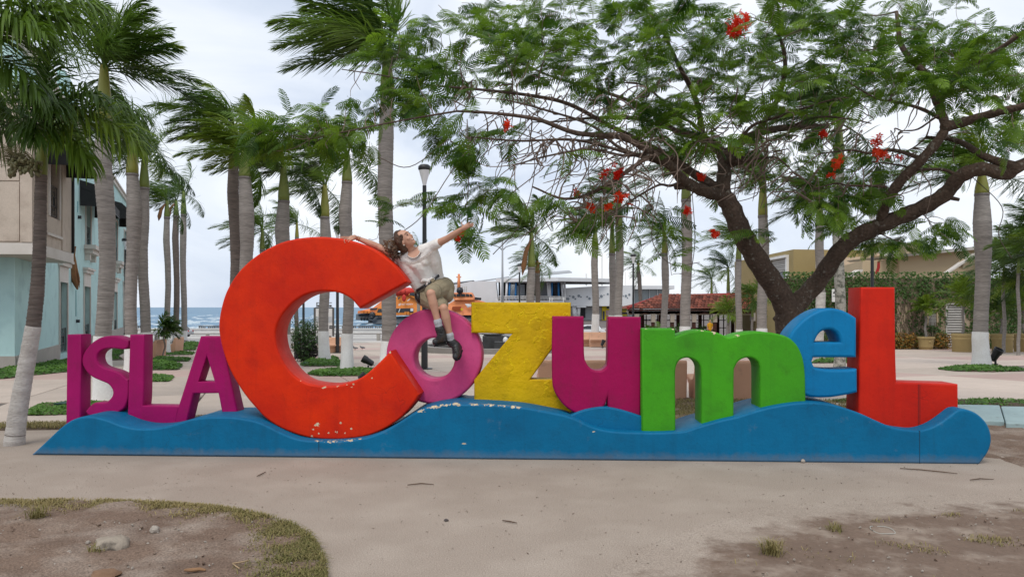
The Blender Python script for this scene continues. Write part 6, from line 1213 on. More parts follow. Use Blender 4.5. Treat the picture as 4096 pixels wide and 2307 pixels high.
def bush(name, label, c, r, n, size, mt, group=None, stem=True, tone=None, flat=1.0):
    t = thing(name, label, 'bush', (c[0], c[1], c[2]-r[2]), group); d = RS.normal(0, 1, (n, 3)); d /= np.linalg.norm(d, axis=1)[:, None]; rad = RS.rand(n)**.33
    lump = 1+.22*np.sin(d[:, 0]*5+c[0])*np.sin(d[:, 2]*6+c[1])+.12*np.sin(d[:, 1]*9+d[:, 0]*7)
    P = np.array(c)+d*np.array(r)*(rad*lump)[:, None]; k = P[:, 2] > c[2]-r[2]; P, d = P[k], d[k]
    V, Q, T = leaflets(P, d+np.array([0, -.2, .5]), size, .5, .2, None if tone is None else tone(len(P)))
    o = npmesh('foliage', V, Q, mt, t, T); tag(o, kind='stuff')
    b = MB()
    for k in range(5): a = k*1.3; b.tube([(c[0], c[1], c[2]-r[2]), (c[0]+r[0]*.5*math.cos(a), c[1]+r[1]*.5*math.sin(a), c[2]+r[2]*.3)], [.03, .012], 5)
    b.obj('stems', m_twig, t); return t
m_croton = leafmat('croton leaf', (.05, .10, .015), (.42, .17, .03), .25, .45, .4, tone=True)
for u, k in ((3600, 0), (3640, 1), (3768, 2), (3560, 3)):
    c = gp(u, 1396); bush('croton_bush', ['yellow and red croton bush just right of the red L', 'croton bush beside the conical planter', 'croton bush between conical planter and louvre door', 'croton bush partly behind the red L'][k], (c.x, wy-.55, gz(wy)+.45), (.55, .4, .55), 700, .12, m_croton, 'croton bushes')
m_dshrub = leafmat('dark shrub leaf', (.014, .042, .010), (.055, .12, .022), .25, .45, .4, tone=True)
c = gp(1212, 1446); bush('shrub', 'dark green shrub seen through the big C, behind the black litter bin', (c.x, c.y+.3, gz(c.y)+.80), (.66, .5, .86), 3400, .085, m_dshrub)
c = gp(1180, 1445); bush('shrub', 'purplish dark shrub low behind the litter bin', (c.x+.5, c.y+.1, gz(c.y)+.42), (.5, .4, .48), 1300, .08, leafmat('purple shrub leaf', (.018, .02, .014), (.05, .032, .04), .2, .5, .3, tone=True))
# ------------------------------------------------------------------ planters with palms
def pot_cone(label, u, v, wpx, hpx):
    c = gp(u, v); k = c.y/F; r, h = wpx*k/2, hpx*k; t = thing('planter', label, 'planter', c, 'ochre planters by the ivy wall')
    b = MB(); b.lathe([(r*.70, 0), (r*.74, h*.06), (r*.78, h*.18), (r*.80, h*.19), (r*.82, h*.30), (r*.80, h*.31), (r*.90, h*.78), (r*.93, h*.84), (r, h*.86), (r, h*.99), (r*.95, h), (r*.86, h), (r*.84, h*.86)], c, 24); b.obj('pot', m_clay, t, 40)
    b = MB(); b.ball(c+Vector((0, -r*.86, h*.62)), (r*.17, r*.06, h*.08), 8, 6); b.obj('emblem', m_clay, t, True)
    b = MB(); b.lathe([(r*.85, h*.84), (.02, h*.9)], c, 18); b.obj('soil', m_soil, t); return c, h
def pot_cyl(label, u, v, wpx, hpx):
    c = gp(u, v); k = c.y/F; r, h = wpx*k/2, hpx*k; t = thing('planter', label, 'planter', c, 'ochre planters by the ivy wall')
    b = MB(); b.lathe([(r*.88, 0), (r*.92, h*.03), (r*.93, h*.62), (r*.98, h*.66), (r, h*.72), (r*.98, h*.78), (r*.94, h*.80), (r*.98, h*.83), (r*1.02, h*.9), (r*.99, h*.98), (r*.9, h), (r*.8, h*.97), (r*.78, h*.85)], c, 28); b.obj('pot', m_clay, t, 35)
    b = MB(); b.lathe([(r*.79, h*.86), (.02, h*.9)], c, 18); b.obj('soil', m_soil, t); return c, h
G3 = 'potted palms by the ivy wall'
for (fn, label, u, v, w_, h_, pl, cx, cy, L_, fm_) in ((pot_cone, 'conical ochre planter with small emblem, before the croton bushes', 3703, 1397, 66, 51, 'feathery palm growing in the conical planter', 2329, 772, 44, m_frond_y), (pot_cyl, 'ochre drum planter with double rim beside the louvre door', 3849, 1407, 78, 74, 'palm in the drum planter before the louvre door', 2424, 748, 70, m_frond_y),
                     (pot_cyl, 'ochre drum planter just right of the whitewashed palm', 4009, 1408, 78, 74, 'palm in the planter right of the whitewashed trunk', 2519, 778, 70, m_frond), (pot_cyl, 'ochre drum planter cut off by the right edge', 4098, 1406, 78, 73, 'yellow-green palm in the last planter at the right edge', 2574, 758, 78, m_frond_y),
                     (pot_cyl, 'ochre planter mostly hidden behind the whitewashed trunk', 3925, 1398, 60, 66, None, 0, 0, 0, None)):
    c, h = fn(label, u, v, w_, h_)
    if pl: palm('potted_palm', pl, cx, F*EYE/(v-HZ), cy+26, cy, 5.5, L_, G3, nf=13, wind=.1, base=(c.x, c.y, c.z+h*.85), fm=fm_, elev=(-20, 80), flare=.15, bulge=0, ll=.36, nl=24, leafw=.045)
# ------------------------------------------------------------------ tiled pavilion
Yg = 70.0; zg3 = gz(Yg); E0, E1 = at(2512, 1234, Yg), at(3010, 1238, Yg); R0, R1_ = at(2640, 1190, Yg+5), at(3010, 1180, Yg+5); E2 = E0+Vector((0, 10, 0))
GZ = thing('tiled_pavilion', 'open pavilion with red clay tile roof and dark red posts', 'pavilion', (E0.x, Yg, zg3))
b = MB(); b.add([E0, E1, R1_, R0, E2, E1+Vector((0, 10, 0))], [(0, 1, 2, 3), (0, 3, 4), (3, 2, 5, 4)]); b.obj('roof_deck', m_tile, GZ)
rows, cols = 7, 34; U = (E1-E0); ul = U.length; U = U/ul; D_ = (R1_-E1); dl = D_.length; D_ = D_/dl; Nn = U.cross(D_).normalized(); tw, tl = ul/cols, dl/rows*1.12
prof = [(-.5, 0), (-.42, .11), (-.2, .2), (.2, .2), (.42, .11), (.5, 0)]; me = bpy.data.meshes.new('roof_tile'); vs_ = [(x*tw*.98, y, z*tw*.5+(.05 if y == 0 else 0.0)) for y in (0, tl) for x, z in prof]
me.from_pydata(vs_, [], [(i, i+1, i+7, i+6) for i in range(5)]); me.materials.append(m_tile)
for i in range(rows):
    for j in range(cols):
        p = E0+U*((j+.5)*tw)+D_*(i*dl/rows-.12)+Nn*(.05)
        lim_ = (R0-E0).dot(U)*(i+.6)/rows
        if (p-E0).dot(U) < lim_: continue
        o = bpy.data.objects.new('roof_tile', me); link(o, GZ); M_ = Matrix((( U.x, D_.x, Nn.x, 0), (U.y, D_.y, Nn.y, 0), (U.z, D_.z, Nn.z, 0), (0, 0, 0, 1)))
        o.matrix_local = Matrix.Translation(p-Vector((E0.x, Yg, zg3))) @ M_ @ Matrix.Rotation(random.uniform(-.02, .02), 4, 'X')
b = MB(); b.tube([R0+Vector((0, 0, .1)), R1_+Vector((0, 0, .1))], .2, 6); b.tube([E0+Vector((0, 0, .08)), R0+Vector((0, 0, .12))], .17, 6); b.obj('ridge_cap', m_redp, GZ)
b = MB(); b.bbox((E0.x, Yg+.1, E0.z-.22), (E1.x, Yg+.25, E0.z-.06)); b.bbox((E0.x+.1, Yg+.3, E0.z-.5), (E1.x, Yg+.5, E0.z-.23)); b.obj('fascia', m_wood2, GZ)
b = MB(); b.bbox((E0.x+.1, Yg+.5, E0.z-.6), (E1.x, Yg+.62, E0.z-.3)); b.obj('beam', m_cream, GZ)
for dy, us in ((.5, (2546, 2612, 2688, 2775, 2858)), (8.5, (2570, 2640, 2712, 2800, 2870, 2930))):
    for u in us:
        x = (u-CX)/F*(Yg+dy); b = MB(); b.bbox((x-.16, Yg+dy-.16, zg3), (x+.16, Yg+dy+.16, E0.z-.3)); b.obj('post', m_wood2, GZ)
        if dy < 1:
            b = MB(); b.bbox((x-.2, Yg+dy-.22, E0.z-1.3), (x+.2, Yg+dy-.165, E0.z-.55)); b.prism([(x-.2, Yg+dy-.2, E0.z-.55), (x-1.0, Yg+dy-.2, E0.z-.32), (x-1.0, Yg+dy-.2, E0.z-.25), (x+1.0, Yg+dy-.2, E0.z-.25), (x+1.0, Yg+dy-.2, E0.z-.32), (x+.2, Yg+dy-.2, E0.z-.55)], (0, .12, 0)); b.obj('bracket', m_cream, GZ)
for u in (2560, 2585, 2630, 2660, 2730, 2750, 2815, 2840, 2895):
    x = (u-CX)/F*(Yg+8.6); b = MB(); b.bbox((x-.05, Yg+8.6, zg3), (x+.05, Yg+8.7, E0.z-.3)); b.obj('mullion', m_wood2, GZ)
for z in (zg3+.9, zg3+1.7): b = MB(); b.bbox((E0.x+.6, Yg+8.62, z), (E1.x, Yg+8.68, z+.08)); b.obj('rail', m_wood2, GZ)
b = MB(); b.bbox((E0.x+3, Yg+2, zg3), (E1.x, Yg+9, zg3+.12)); b.obj('floor', m_road, GZ)
def spiky(label, u, Y, n, L_, mt, group):
    c = Vector(((u-CX)/F*Y, Y, gz(Y))); t = thing('spiky_plant', label, 'plant', c, group)
    for k in range(n):
        a, el = RS.rand()*6.28, math.radians(25+55*RS.rand()); V, Q = frond_arrays(c+Vector((0, 0, .3)), (math.cos(a)*math.cos(el), math.sin(a)*math.cos(el), math.sin(el)), L_*(.7+.5*RS.rand()), 14, L_*.4, .09, np.array((-.2, 0, 0)), .3, 1.2, .3, .3, .05, seed=int(u+k)); npmesh('frond', V, Q, mt, t)
for u, lb_ in ((2592, 'low plant before the left end of the pavilion'), (2640, 'spiky plant between the first pavilion posts'), (2712, 'bushy plant left of the stout palm before the pavilion'), (2792, 'large leafy plant at the middle of the pavilion'), (2822, 'dark plant behind the person in yellow')): spiky(lb_, u, Yg-1.5+(u % 3), 9, 1.5, m_frond_d if u > 2700 else m_frond, 'plants before the pavilion')
# ------------------------------------------------------------------ peach benches
def bench_proto(w_=1.5):
    t = thing('concrete_bench', 'x', 'bench', (0, 0, 0), 'peach concrete benches'); pr = [(0, 0), (-.03, .35), (-.05, .66), (-.02, .70), (.03, .69), (.07, .60), (.11, .46), (.19, .37), (.32, .345), (.52, .37), (.62, .41), (.66, .39), (.65, .33), (.56, .27), (.50, .24), (.48, 0)]
    b = MB(); b.prism([(-w_/2, -y, z) for y, z in pr], (w_, 0, 0)); b.obj('bench_body', m_peach, t, 40, bevel=.025)
    b = MB(); b.bbox((-w_/2+.05, -.50, .0), (w_/2-.05, -.02, .03)); b.obj('base_strip', m_soil, t); return t
bp_, used = bench_proto(1.22), []
for (u, v, rz, lb_, sc) in ((1440*DS, 1597, PI, 'peach bench back seen in the notch of the yellow Z', 1), (1640*DS, 1599, PI, 'peach bench back showing in the left arch of the green m', 1), (1837*DS, 1601, PI, 'peach bench back filling the right arch of the green m', 1),
                        (2352, 1385, 0, 'lit peach bench under the white car, left of a joined pair', 1.35), (2408, 1387, 0, 'lit peach bench under the white car, right of a joined pair', 1.35), (642, 1433, -PI/2+.15, 'side-on peach bench beside the young palm', 1.1), (716, 1411, -PI/2+.15, 'second side-on peach bench, farther than the young palm', 1.1), (1328, 1410, .3, 'peach bench end peeping out beside the lamp post inside the C', 1.1)):
    c = gp(u, v); c.z = gz(c.y); place(bp_, used, c, rz if rz != 0 else 0, lb_, sc)
# ------------------------------------------------------------------ lamp posts
m_frost = mat('frosted lamp glass', (.72, .73, .75), None, rough=.25, spec=.5)
LPR = thing('lamp_post', 'x', 'lamp post', (0, 0, 0), 'black lamp posts of the plaza'); hh = 5.55
b = MB(); b.lathe([(.24, 0), (.24, .03), (.10, .05), (.095, .9), (.075, 1.0), (.06, hh), (.03, hh)], (0, 0, 0), 12); b.obj('pole', m_black, LPR, 40)
b = MB(); b.lathe([(.05, hh+.0), (.075, hh+.12), (.17, hh+.46), (.155, hh+.47), (.03, hh+.2)], (0, 0, 0), 14); b.obj('lamp_glass', m_frost, LPR, 50)
b = MB(); b.lathe([(.172, hh+.462), (.195, hh+.50), (.19, hh+.58), (.13, hh+.63), (.03, hh+.65)], (0, 0, 0), 14); b.obj('lamp_cap', m_black, LPR, 50)
used = []
for u, Y, lb_ in ((1698, 22.4, 'nearest black lamp post, behind the seated woman and inside the O'), (1350, 36, 'black lamp post standing inside the big C'), (1214, 44, 'thin black lamp post over the dark shrub inside the C'), (502, 41, 'black lamp post between the thick palm and the bulging palm'), (2078, 58, 'black lamp post before the white terrace building'), (2533, 50, 'black lamp post behind the magenta u, left of the pavilion'), (3489, 31, 'black lamp post above the tall red L')):
    place(LPR, used, ((u-CX)/F*Y, Y, gz(Y)), random.uniform(0, 3), lb_)
# tall double-armed street light near the pier
Y = 150; q0 = at(1264*DS, 962, Y); t = thing('street_light', 'tall grey street light with two curved arms beyond the woman\'s hand', 'street light', (q0.x, Y, gz(99)))
b = MB(); b.tube([(q0.x, Y, gz(99)), q0], [.32, .16], 10); b.obj('pole', m_grey, t, True)
for s in (-1, 1): b = MB(); b.tube([q0+Vector((0, 0, -2.0)), q0+Vector((s*.7, 0, -1.3)), q0+Vector((s*1.6, 0, -1.0)), q0+Vector((s*2.3, 0, -.8))], [.12, .12, .11, .1], 6); b.obj('arm', m_grey, t, True); b = MB(); b.ball(q0+Vector((s*2.5, 0, -.78)), (.6, .2, .12), 8, 5); b.obj('lamp_head', m_grey, t, True)
# ------------------------------------------------------------------ cars on the shore road
m_tyre = mat('tyre', (.015, .015, .016), None, rough=.8); m_rim = mat('rim', (.4, .4, .42), None, rough=.35, metal=.8)
m_cw = mat('white car paint', (.72, .73, .74), None, rough=.25, spec=.6); m_cs = mat('silver car paint', (.40, .41, .43), None, rough=.25, metal=.4, spec=.6); m_tail = mat('tail lamp', (.45, .01, .01), None, rough=.2, spec=.6); m_headl = mat('head lamp', (.6, .62, .65), None, rough=.1, spec=.7)
def car(label, loc, rz, mt):
    t = thing('parked_car', label, 'car', (0, 0, 0), 'cars on the shore road'); W_ = .86
    low = [(-2.1, .32), (-2.15, .55), (-2.08, .85), (-1.2, .93), (1.35, .93), (1.95, .82), (2.12, .6), (2.1, .3), (1.75, .28), (1.68, .5), (1.35, .64), (1.02, .5), (.95, .26), (-.95, .26), (-1.02, .5), (-1.35, .64), (-1.68, .5), (-1.75, .28)]
    b = MB(); b.prism([(x, -W_, z) for x, z in low], (0, 2*W_, 0)); b.obj('body', mt, t, 35, bevel=.06)
    cab = [(-1.75, .90), (-1.35, 1.36), (-.95, 1.45), (.15, 1.46), (.55, 1.38), (1.3, .92)]; b = MB(); n = len(cab); b.add([(x, -W_+.02+.16*(z > 1), z) for x, z in cab]+[(x, W_-.02-.16*(z > 1), z) for x, z in cab], [tuple(range(n)), tuple(range(2*n-1, n-1, -1))]+[(i, n+i, n+(i+1) % n, (i+1) % n) for i in range(n)]); b.obj('cabin', mt, t, 35, bevel=.05)
    for s in (-1, 1):
        for P_ in ([(-1.28, .96), (-1.12, 1.32), (-.42, 1.38), (-.42, .96)], [(-.36, .96), (-.36, 1.38), (.12, 1.38), (.48, 1.3), (1.02, .96)]):
            b = MB(); b.prism([(x, s*(W_+.012-.14*max(0, (z-.92)/.45)), z) for x, z in P_], (0, -s*.02, 0)); b.obj('window', m_glass, t)
        for x in (-1.35, 1.35):
            b = MB(); b.tube([(x, s*(W_-.2), .33), (x, s*(W_+.01), .33)], .33, 18); wh = b.obj('wheel', m_tyre, t, 40); b = MB(); b.tube([(x, s*(W_-.01), .33), (x, s*(W_+.02), .33)], .2, 12); b.obj('rim', m_rim, wh, 40)
        b = MB(); b.box((-2.10, s*.66, .78), (.08, .3, .16)); b.obj('tail_light', m_tail, t, bevel=.02); b = MB(); b.box((2.04, s*.62, .70), (.1, .34, .14)); b.obj('headlight', m_headl, t, bevel=.02); b = MB(); b.box((.75, s*(W_+.09), 1.0), (.14, .16, .11)); b.obj('side_mirror', mt, t, bevel=.03)
    b = MB(); b.prism([(.66, -.62, 1.33), (1.22, -.68, .97), (1.22, .68, .97), (.66, .62, 1.33)], (.02, 0, .02)); b.obj('windscreen', m_glass, t); b = MB(); b.prism([(-1.42, -.62, 1.32), (-1.72, -.66, .97), (-1.72, .66, .97), (-1.42, .62, 1.32)], (-.02, 0, .02)); b.obj('rear_window', m_glass, t)
    b = MB(); b.box((-2.14, 0, .5), (.06, 1.4, .14)); b.obj('bumper', mt, t, bevel=.02)
    t.location = loc; t.rotation_euler = (0, 0, rz)
car('white parked car behind the palm trunk in the opening of the magenta u', (9.4, 92, gz(92)), PI, m_cw)
car('silver car with red tail lamp at the palms left of the C', (-41.2, 90, gz(90)), PI, m_cs)
car('white car half hidden behind the bulging palm at the far left', (-46.8, 87.5, gz(87.5)), PI, m_cw)
# ------------------------------------------------------------------ litter bins, notice board, fountain, floodlights, boxes, pigeons
def drum(label, u, v, wpx, hpx):
    c = gp(u, v); k = c.y/F; r, h = wpx*k/2, hpx*k; t = thing('concrete_bin', label, 'litter bin', c, 'round concrete litter bins'); b = MB(); b.lathe([(r*.9, 0), (r*.92, h*.86), (r*.7, h*.87), (r*.7, h*.9)], c, 14); b.obj('drum', m_plinth, t, 40); b = MB(); b.lathe([(r, h*.90), (r, h*.98), (r*.5, h)], c, 14); b.obj('lid', m_plinth, t, 40)
drum('round concrete bin at the sea wall, seen through the C', 1514, 1368, 17, 36); drum('round concrete bin beside the young palm', 629, 1380, 22, 42); drum('tiny concrete bin on the road side above the letter A', 830, 1345, 16, 12)
c = gp(1182, 1441); k = c.y/F; T_ = thing('slatted_bin', 'black slatted litter bin hung in a grey frame inside the C', 'litter bin', c)
b = MB(); b.tube([c+Vector((-.02, -.05, 0)), c+Vector((-.02, -.05, .98)), c+Vector((-.08, -.05, 1.05)), c+Vector((-.5, -.05, 1.05))], .03, 7); b.tube([c+Vector((.0, -.05, .92)), c+Vector((.32, -.05, .80))], .02, 6); b.obj('frame', m_trim, T_)
b = MB(); b.lathe([(.15, .08), (.17, .66), (.15, .66)], c+Vector((.14, .02, 0)), 14); b.obj('liner', m_black, T_)
for j in range(12): a = 2*PI*j/12; b = MB(); b.box(c+Vector((.14+.185*math.cos(a), .02+.185*math.sin(a), .35)), (.06, .018, .6), Euler((0, 0, a+PI/2)).to_matrix()); b.obj('slat', mat('dark slat', (.05, .045, .05), None), T_)
b = MB(); b.lathe([(.19, .64), (.2, .70), (.15, .72)], c+Vector((.14, .02, 0)), 14); b.obj('hood', mat('slate hood', (.10, .14, .19), None), T_)
Y = real(32); c = at(1296, 1372, Y); NB = thing('notice_board', 'tall white notice board between two whitewashed palms inside the C', 'notice board', c); B_ = lambda mb, u0, v0, u1, v1, y0, y1: mb.bbox((at(u0, v0, Y).x, Y+y0, at(u1, v1, Y).z), (at(u1, v1, Y).x, Y+y1, at(u0, v0, Y).z))
b = MB(); B_(b, 1264, 1234, 1330, 1342, -.08, .08); b.obj('board', m_white, NB)
b = MB(); B_(b, 1256, 1230, 1263, 1345, -.1, .1); B_(b, 1331, 1230, 1336, 1345, -.1, .1); B_(b, 1263, 1228, 1331, 1233, -.1, .1); b.obj('frame', m_wood2 if 0 else mat('dark grey frame', (.10, .095, .09), None), NB)
for u in (1266, 1313): b = MB(); B_(b, u, 1209, u+14, 1212, -.05, .05); B_(b, u, 1212, u+3, 1227, -.05, .05); B_(b, u+5, 1219, u+13, 1227, -.06, .06); b.obj('top_bracket', MATS['dark grey frame'], NB)
b = MB(); B_(b, 1316, 1343, 1325, 1374, -.08, .08); b.obj('leg', MATS['dark grey frame'], NB)
b = MB(); B_(b, 1318, 1302, 1330, 1306, -.11, -.085); b.obj('plaque', m_black, NB); b = MB(); B_(b, 1318, 1309, 1330, 1313, -.11, -.085); b.obj('plaque', m_black, NB)
b = MB(); B_(b, 1265, 1266, 1329, 1290, -.085, -.081); b.obj('picture_panel', mat('pale picture', (.42, .44, .46), (.52, .53, .54), 1), NB)
FT = thing('fountain', 'low round fountain basin with dark block and white bowl behind the O and Z', 'fountain', (-.9, 38.5, gz(38.5)))
b = MB(); zf = gz(38.5); n = 48
vs_ = []
for r, z in ((3.9, zf-.5), (3.9, zf+.34), (3.5, zf+.34), (3.5, zf-.3)): vs_ += [(-.9+r*math.cos(2*PI*j/n), 38.5+r*math.sin(2*PI*j/n), z) for j in range(n)]
b.add(vs_, [(i*n+j, i*n+(j+1) % n, (i+1)*n+(j+1) % n, (i+1)*n+j) for i in range(3) for j in range(n)]); b.obj('ring_wall', mat('grey fountain stone', (.27, .25, .235), (.20, .185, .17), 1.5, .8), FT, 40)
b = MB(); b.lathe([(3.45, zf+.1), (.1, zf+.1)], (-.9, 38.5, 0), 40); b.obj('water', mat('dark basin', (.10, .10, .10), (.06, .065, .07), 1, .3), FT)
q0 = at(1930, 1345, 38); q1 = at(2048, 1392, 38); b = MB(); b.bbox((q0.x, 38, zf-.2), (q1.x+.5, 40, q0.z)); b.obj('dark_block', mat('black stone', (.03, .03, .032), (.09, .09, .09), 2.2, .4), FT)
q0 = at(1978, 1367, 37.2); b = MB(); b.bbox((q0.x, 37, zf-.2), (q0.x+1.5, 37.9, q0.z)); b.obj('step_block', MATS['black stone'], FT)
q0 = at(1972, 1344, 39); b = MB(); b.lathe([(.3, .0), (.6, .10), (.75, .16), (.7, .17), (.3, .1)], q0, 18); b.obj('bowl', m_wh, FT, 40)
q0 = at(2022, 1362, 37.4); b = MB(); b.ball(q0, (.14, .14, .2), 8, 6); b.obj('water_jet', m_wh, FT, True)
def flood(label, u, v, s, rz, tilt):
    c = gp(u, v); c.z = gz(c.y); t = thing('floodlight', label, 'floodlight', (0, 0, 0), 'black ground floodlights'); b = MB(); b.lathe([(.035, 0), (.03, .22)], (0, 0, 0), 8); b.obj('stake', m_black, t)
    R_ = Euler((0, tilt, 0)).to_matrix(); b = MB(); b.lathe([(.06, -.20), (.10, -.17), (.115, .05), (.135, .08), (.14, .22), (.125, .22), (.11, .1)], (0, 0, 0), 14); b.v = [tuple(R_ @ Vector(p)+Vector((0, 0, .36))) for p in b.v]; b.obj('lamp_body', m_black, t, 40)
    b = MB(); b.lathe([(.11, .12), (.02, .13)], (0, 0, 0), 12); b.v = [tuple(R_ @ Vector(p)+Vector((0, 0, .36))) for p in b.v]; b.obj('lens', m_glass, t)
    b = MB(); b.tube([R_ @ Vector((0, 0, -.2))+Vector((0, 0, .36)), R_ @ Vector((0, 0, -.3))+Vector((0, 0, .30)), Vector((.08, 0, .1)), Vector((.03, 0, .02))], .012, 5); b.obj('cable', m_black, t, True)
    t.location = c; t.rotation_euler = (0, 0, rz); t.scale = (s, s, s)
flood('black floodlight in the green bed inside the C', 1473, 1486, .82, PI, 1.05); flood('black floodlight at the foot of the big right palm', 3982, 1467, 1.05, -PI/2+.5, .55); flood('small black floodlight before the lit peach benches', 2411, 1392, .85, .5, .5); flood('small floodlight peeping over the inner rim of the C', 1446, 1530, .42, 0, .9)
for u, v, w_, h_, lb_ in ((238, 1631, 46, 19, 'dark green utility box in the grass left of the letter I'), (646, 1516, 28, 9, 'flat green cover in the bed right of the magenta L'), (1273, 1494, 22, 12, 'green box at the left of the bed inside the C'), (1222, 1462, 20, 12, 'green box in the second bed inside the C')):
    c = gp(u, v); k = c.y/F; c.z = gz(c.y); t = thing('utility_box', lb_, 'utility box', c, 'green utility boxes'); b = MB(); b.bbox(c+Vector((-w_*k/2, 0, 0)), c+Vector((w_*k/2, .25, h_*k*.85))); b.obj('box', mat('dark green plastic', (.012, .05, .035), None, rough=.5), t, bevel=.01); b = MB(); b.bbox(c+Vector((-w_*k/2-.01, -.01, h_*k*.85+.002)), c+Vector((w_*k/2+.01, .26, h_*k))); b.obj('lid', MATS['dark green plastic'], t, bevel=.006)
m_pig = mat('pigeon grey', (.11, .11, .12), (.17, .17, .18), 14, .7)
def pigeon(label, u, v, face, up):
    c = gp(u, v); c.z = gz(c.y); t = thing('pigeon', label, 'pigeon', c, 'pigeons on the plaza'); b = MB(); f = Vector((face, 0, 0)); o_ = c+Vector((0, 0, .12))
    b.tube([o_-f*.17+Vector((0, 0, -.03)), o_-f*.10, o_-f*.03, o_+f*.05+Vector((0, 0, .015)), o_+f*.09+Vector((0, 0, .06*up)), o_+f*.105+Vector((0, 0, .10*up)), o_+f*.115+Vector((0, 0, .12*up)), o_+f*.155+Vector((0, 0, .115*up))], [.012, .045, .06, .055, .034, .024, .026, .004], 10); bd = b.obj('body', m_pig, t, True)
    for s in (-1, 1): b = MB(); b.tube([o_+Vector((0, s*.02, -.05)), c+Vector((0, s*.025, 0)), c+f*.03+Vector((0, s*.025, .004))], .007, 5); b.obj('leg', mat('pigeon leg', (.3, .08, .06), None), t); b = MB(); b.ball(o_+Vector((-face*.04, s*.045, .005)), (.085, .022, .035), 8, 6); b.obj('wing', mat('pigeon wing', (.2, .2, .21), None), t, True)
pigeon('left pigeon standing upright on the plaza inside the C', 1420, 1400, -1, 1.2); pigeon('right pigeon with lowered head on the plaza inside the C', 1449, 1398, -1, .7)
# white warning plate on the ivy wall
Y = wy-.3; c = at(3335, 1180, Y); t = thing('warning_sign', 'white warning sign with black triangle before the ivy wall', 'sign', c); b = MB(); b.bbox(at(3328, 1207, Y), at(3345, 1156, Y)+Vector((0, .04, 0))); b.obj('plate', m_white, t)
b = MB(); b.prism([at(3331, 1174, Y-.01), at(3342, 1174, Y-.01), at(3336.5, 1163, Y-.01)], (0, .008, 0)); b.obj('triangle', mat('grey print', (.12, .12, .12), None), t)
b = MB(); b.prism([at(3331, 1186, Y-.01), at(3342, 1186, Y-.01), at(3342, 1183, Y-.01), at(3331, 1183, Y-.01)], (0, .008, 0)); b.obj('print_line', mat('grey print', (.12, .12, .12), None), t)
# ------------------------------------------------------------------ people
def blob(name, parts, mt, parent, voxel=.007, it=4, fac=.5):
    """parts: lists of (point, radius) chains or ('ball', centre, radii, matrix); fused into one continuous surface"""
    b = MB()
    for pt_ in parts:
        if pt_[0] == 'ball':
            m_ = MB(); m_.ball((0, 0, 0), pt_[2], 16, 12); R_ = pt_[3] if len(pt_) > 3 else Matrix.Identity(3); b.add([Vector(pt_[1])+R_ @ Vector(q) for q in m_.v], m_.f)
        else:
            P = [Vector(p) for p, r in pt_]; R_ = [r for p, r in pt_]; b.tube(P, R_, 12)
            for p, r in zip(P, R_): b.ball(p, r*.995, 12, 8)
    off = rootloc(parent); me = bpy.data.meshes.new(name); me.from_pydata([tuple(Vector(p)-off) for p in b.v], [], b.f)
    tmp = bpy.data.objects.new(name, me); COL.objects.link(tmp); r = tmp.modifiers.new('r', 'REMESH'); r.mode = 'VOXEL'; r.voxel_size = voxel; s = tmp.modifiers.new('s', 'SMOOTH'); s.factor = fac; s.iterations = it
    m2 = bpy.data.meshes.new_from_object(tmp.evaluated_get(bpy.context.evaluated_depsgraph_get())); bpy.data.objects.remove(tmp); m2.materials.clear(); return finish(m2, name, mt, parent, True)
m_skin = mat('skin', (.56, .32, .225), (.50, .265, .18), 7, .5, .05, 90, .35)
m_shirt = mat('off white shirt', (.80, .775, .74), (.72, .69, .66), 9, .85, .6, 26, .2)
m_lace = mat('lace', (.60, .55, .51), (.36, .28, .24), 70, .9, .5, 120)
m_short = mat('khaki shorts', (.31, .262, .178), (.26, .22, .148), 6, .85, .5, 30, .2)
m_hair = mat('brown curly hair', (.045, .022, .013), (.10, .05, .026), 22, .5, .9, 60, .4)
m_hair2 = mat('lighter hair ends', (.22, .12, .055), (.12, .06, .03), 22, .5, .9, 60, .4)  # lighter brown of the hair tips
m_boot = mat('black boot leather', (.012, .012, .013), (.022, .022, .024), 14, .38, .5, 40, .5)
m_sock = mat('grey sock', (.48, .49, .52), (.36, .37, .40), 40, .9, .5, 90)
Z2 = lambda x, y, Y: at(800+x*.6202, 900+y*.6202, Y)
W_ = thing('person', 'woman in white top and khaki shorts sitting on the pink O, arms spread', 'person', Z2(1520, 560, 8.4))
# landmarks
hipR, hipL = Z2(1452, 455, 8.36), Z2(1572, 405, 8.38); kneeR, kneeL = Z2(1572, 535, 8.03), Z2(1488, 440, 7.99); ankR, ankL = Z2(1616, 735, 8.11), Z2(1540, 648, 8.04)
waist, chest, neck0 = Z2(1475, 365, 8.32), Z2(1420, 262, 8.24), Z2(1378, 185, 8.2); shR, shL = Z2(1292, 215, 8.2), Z2(1492, 140, 8.14)
elR, wrR = Z2(1150, 140, 8.23), Z2(1012, 84, 8.17); elL, wrL = Z2(1598, 86, 7.98), at(1846, 917, 7.83)
hc = Z2(1322, 94, 8.12); f = Vector((.72, -.45, .53)).normalized(); u = Vector((-.62, -.1, .78)); u = (u-f*u.dot(f)).normalized(); sd_ = u.cross(f); HR = Matrix((sd_, f, u)).transposed()
mid = lambda a, b_, t=.5: a.lerp(b_, t)
hands = []
def finger(*P, r=.0085): hands.append([(p, r*(1-.18*i)) for i, p in enumerate(P)])
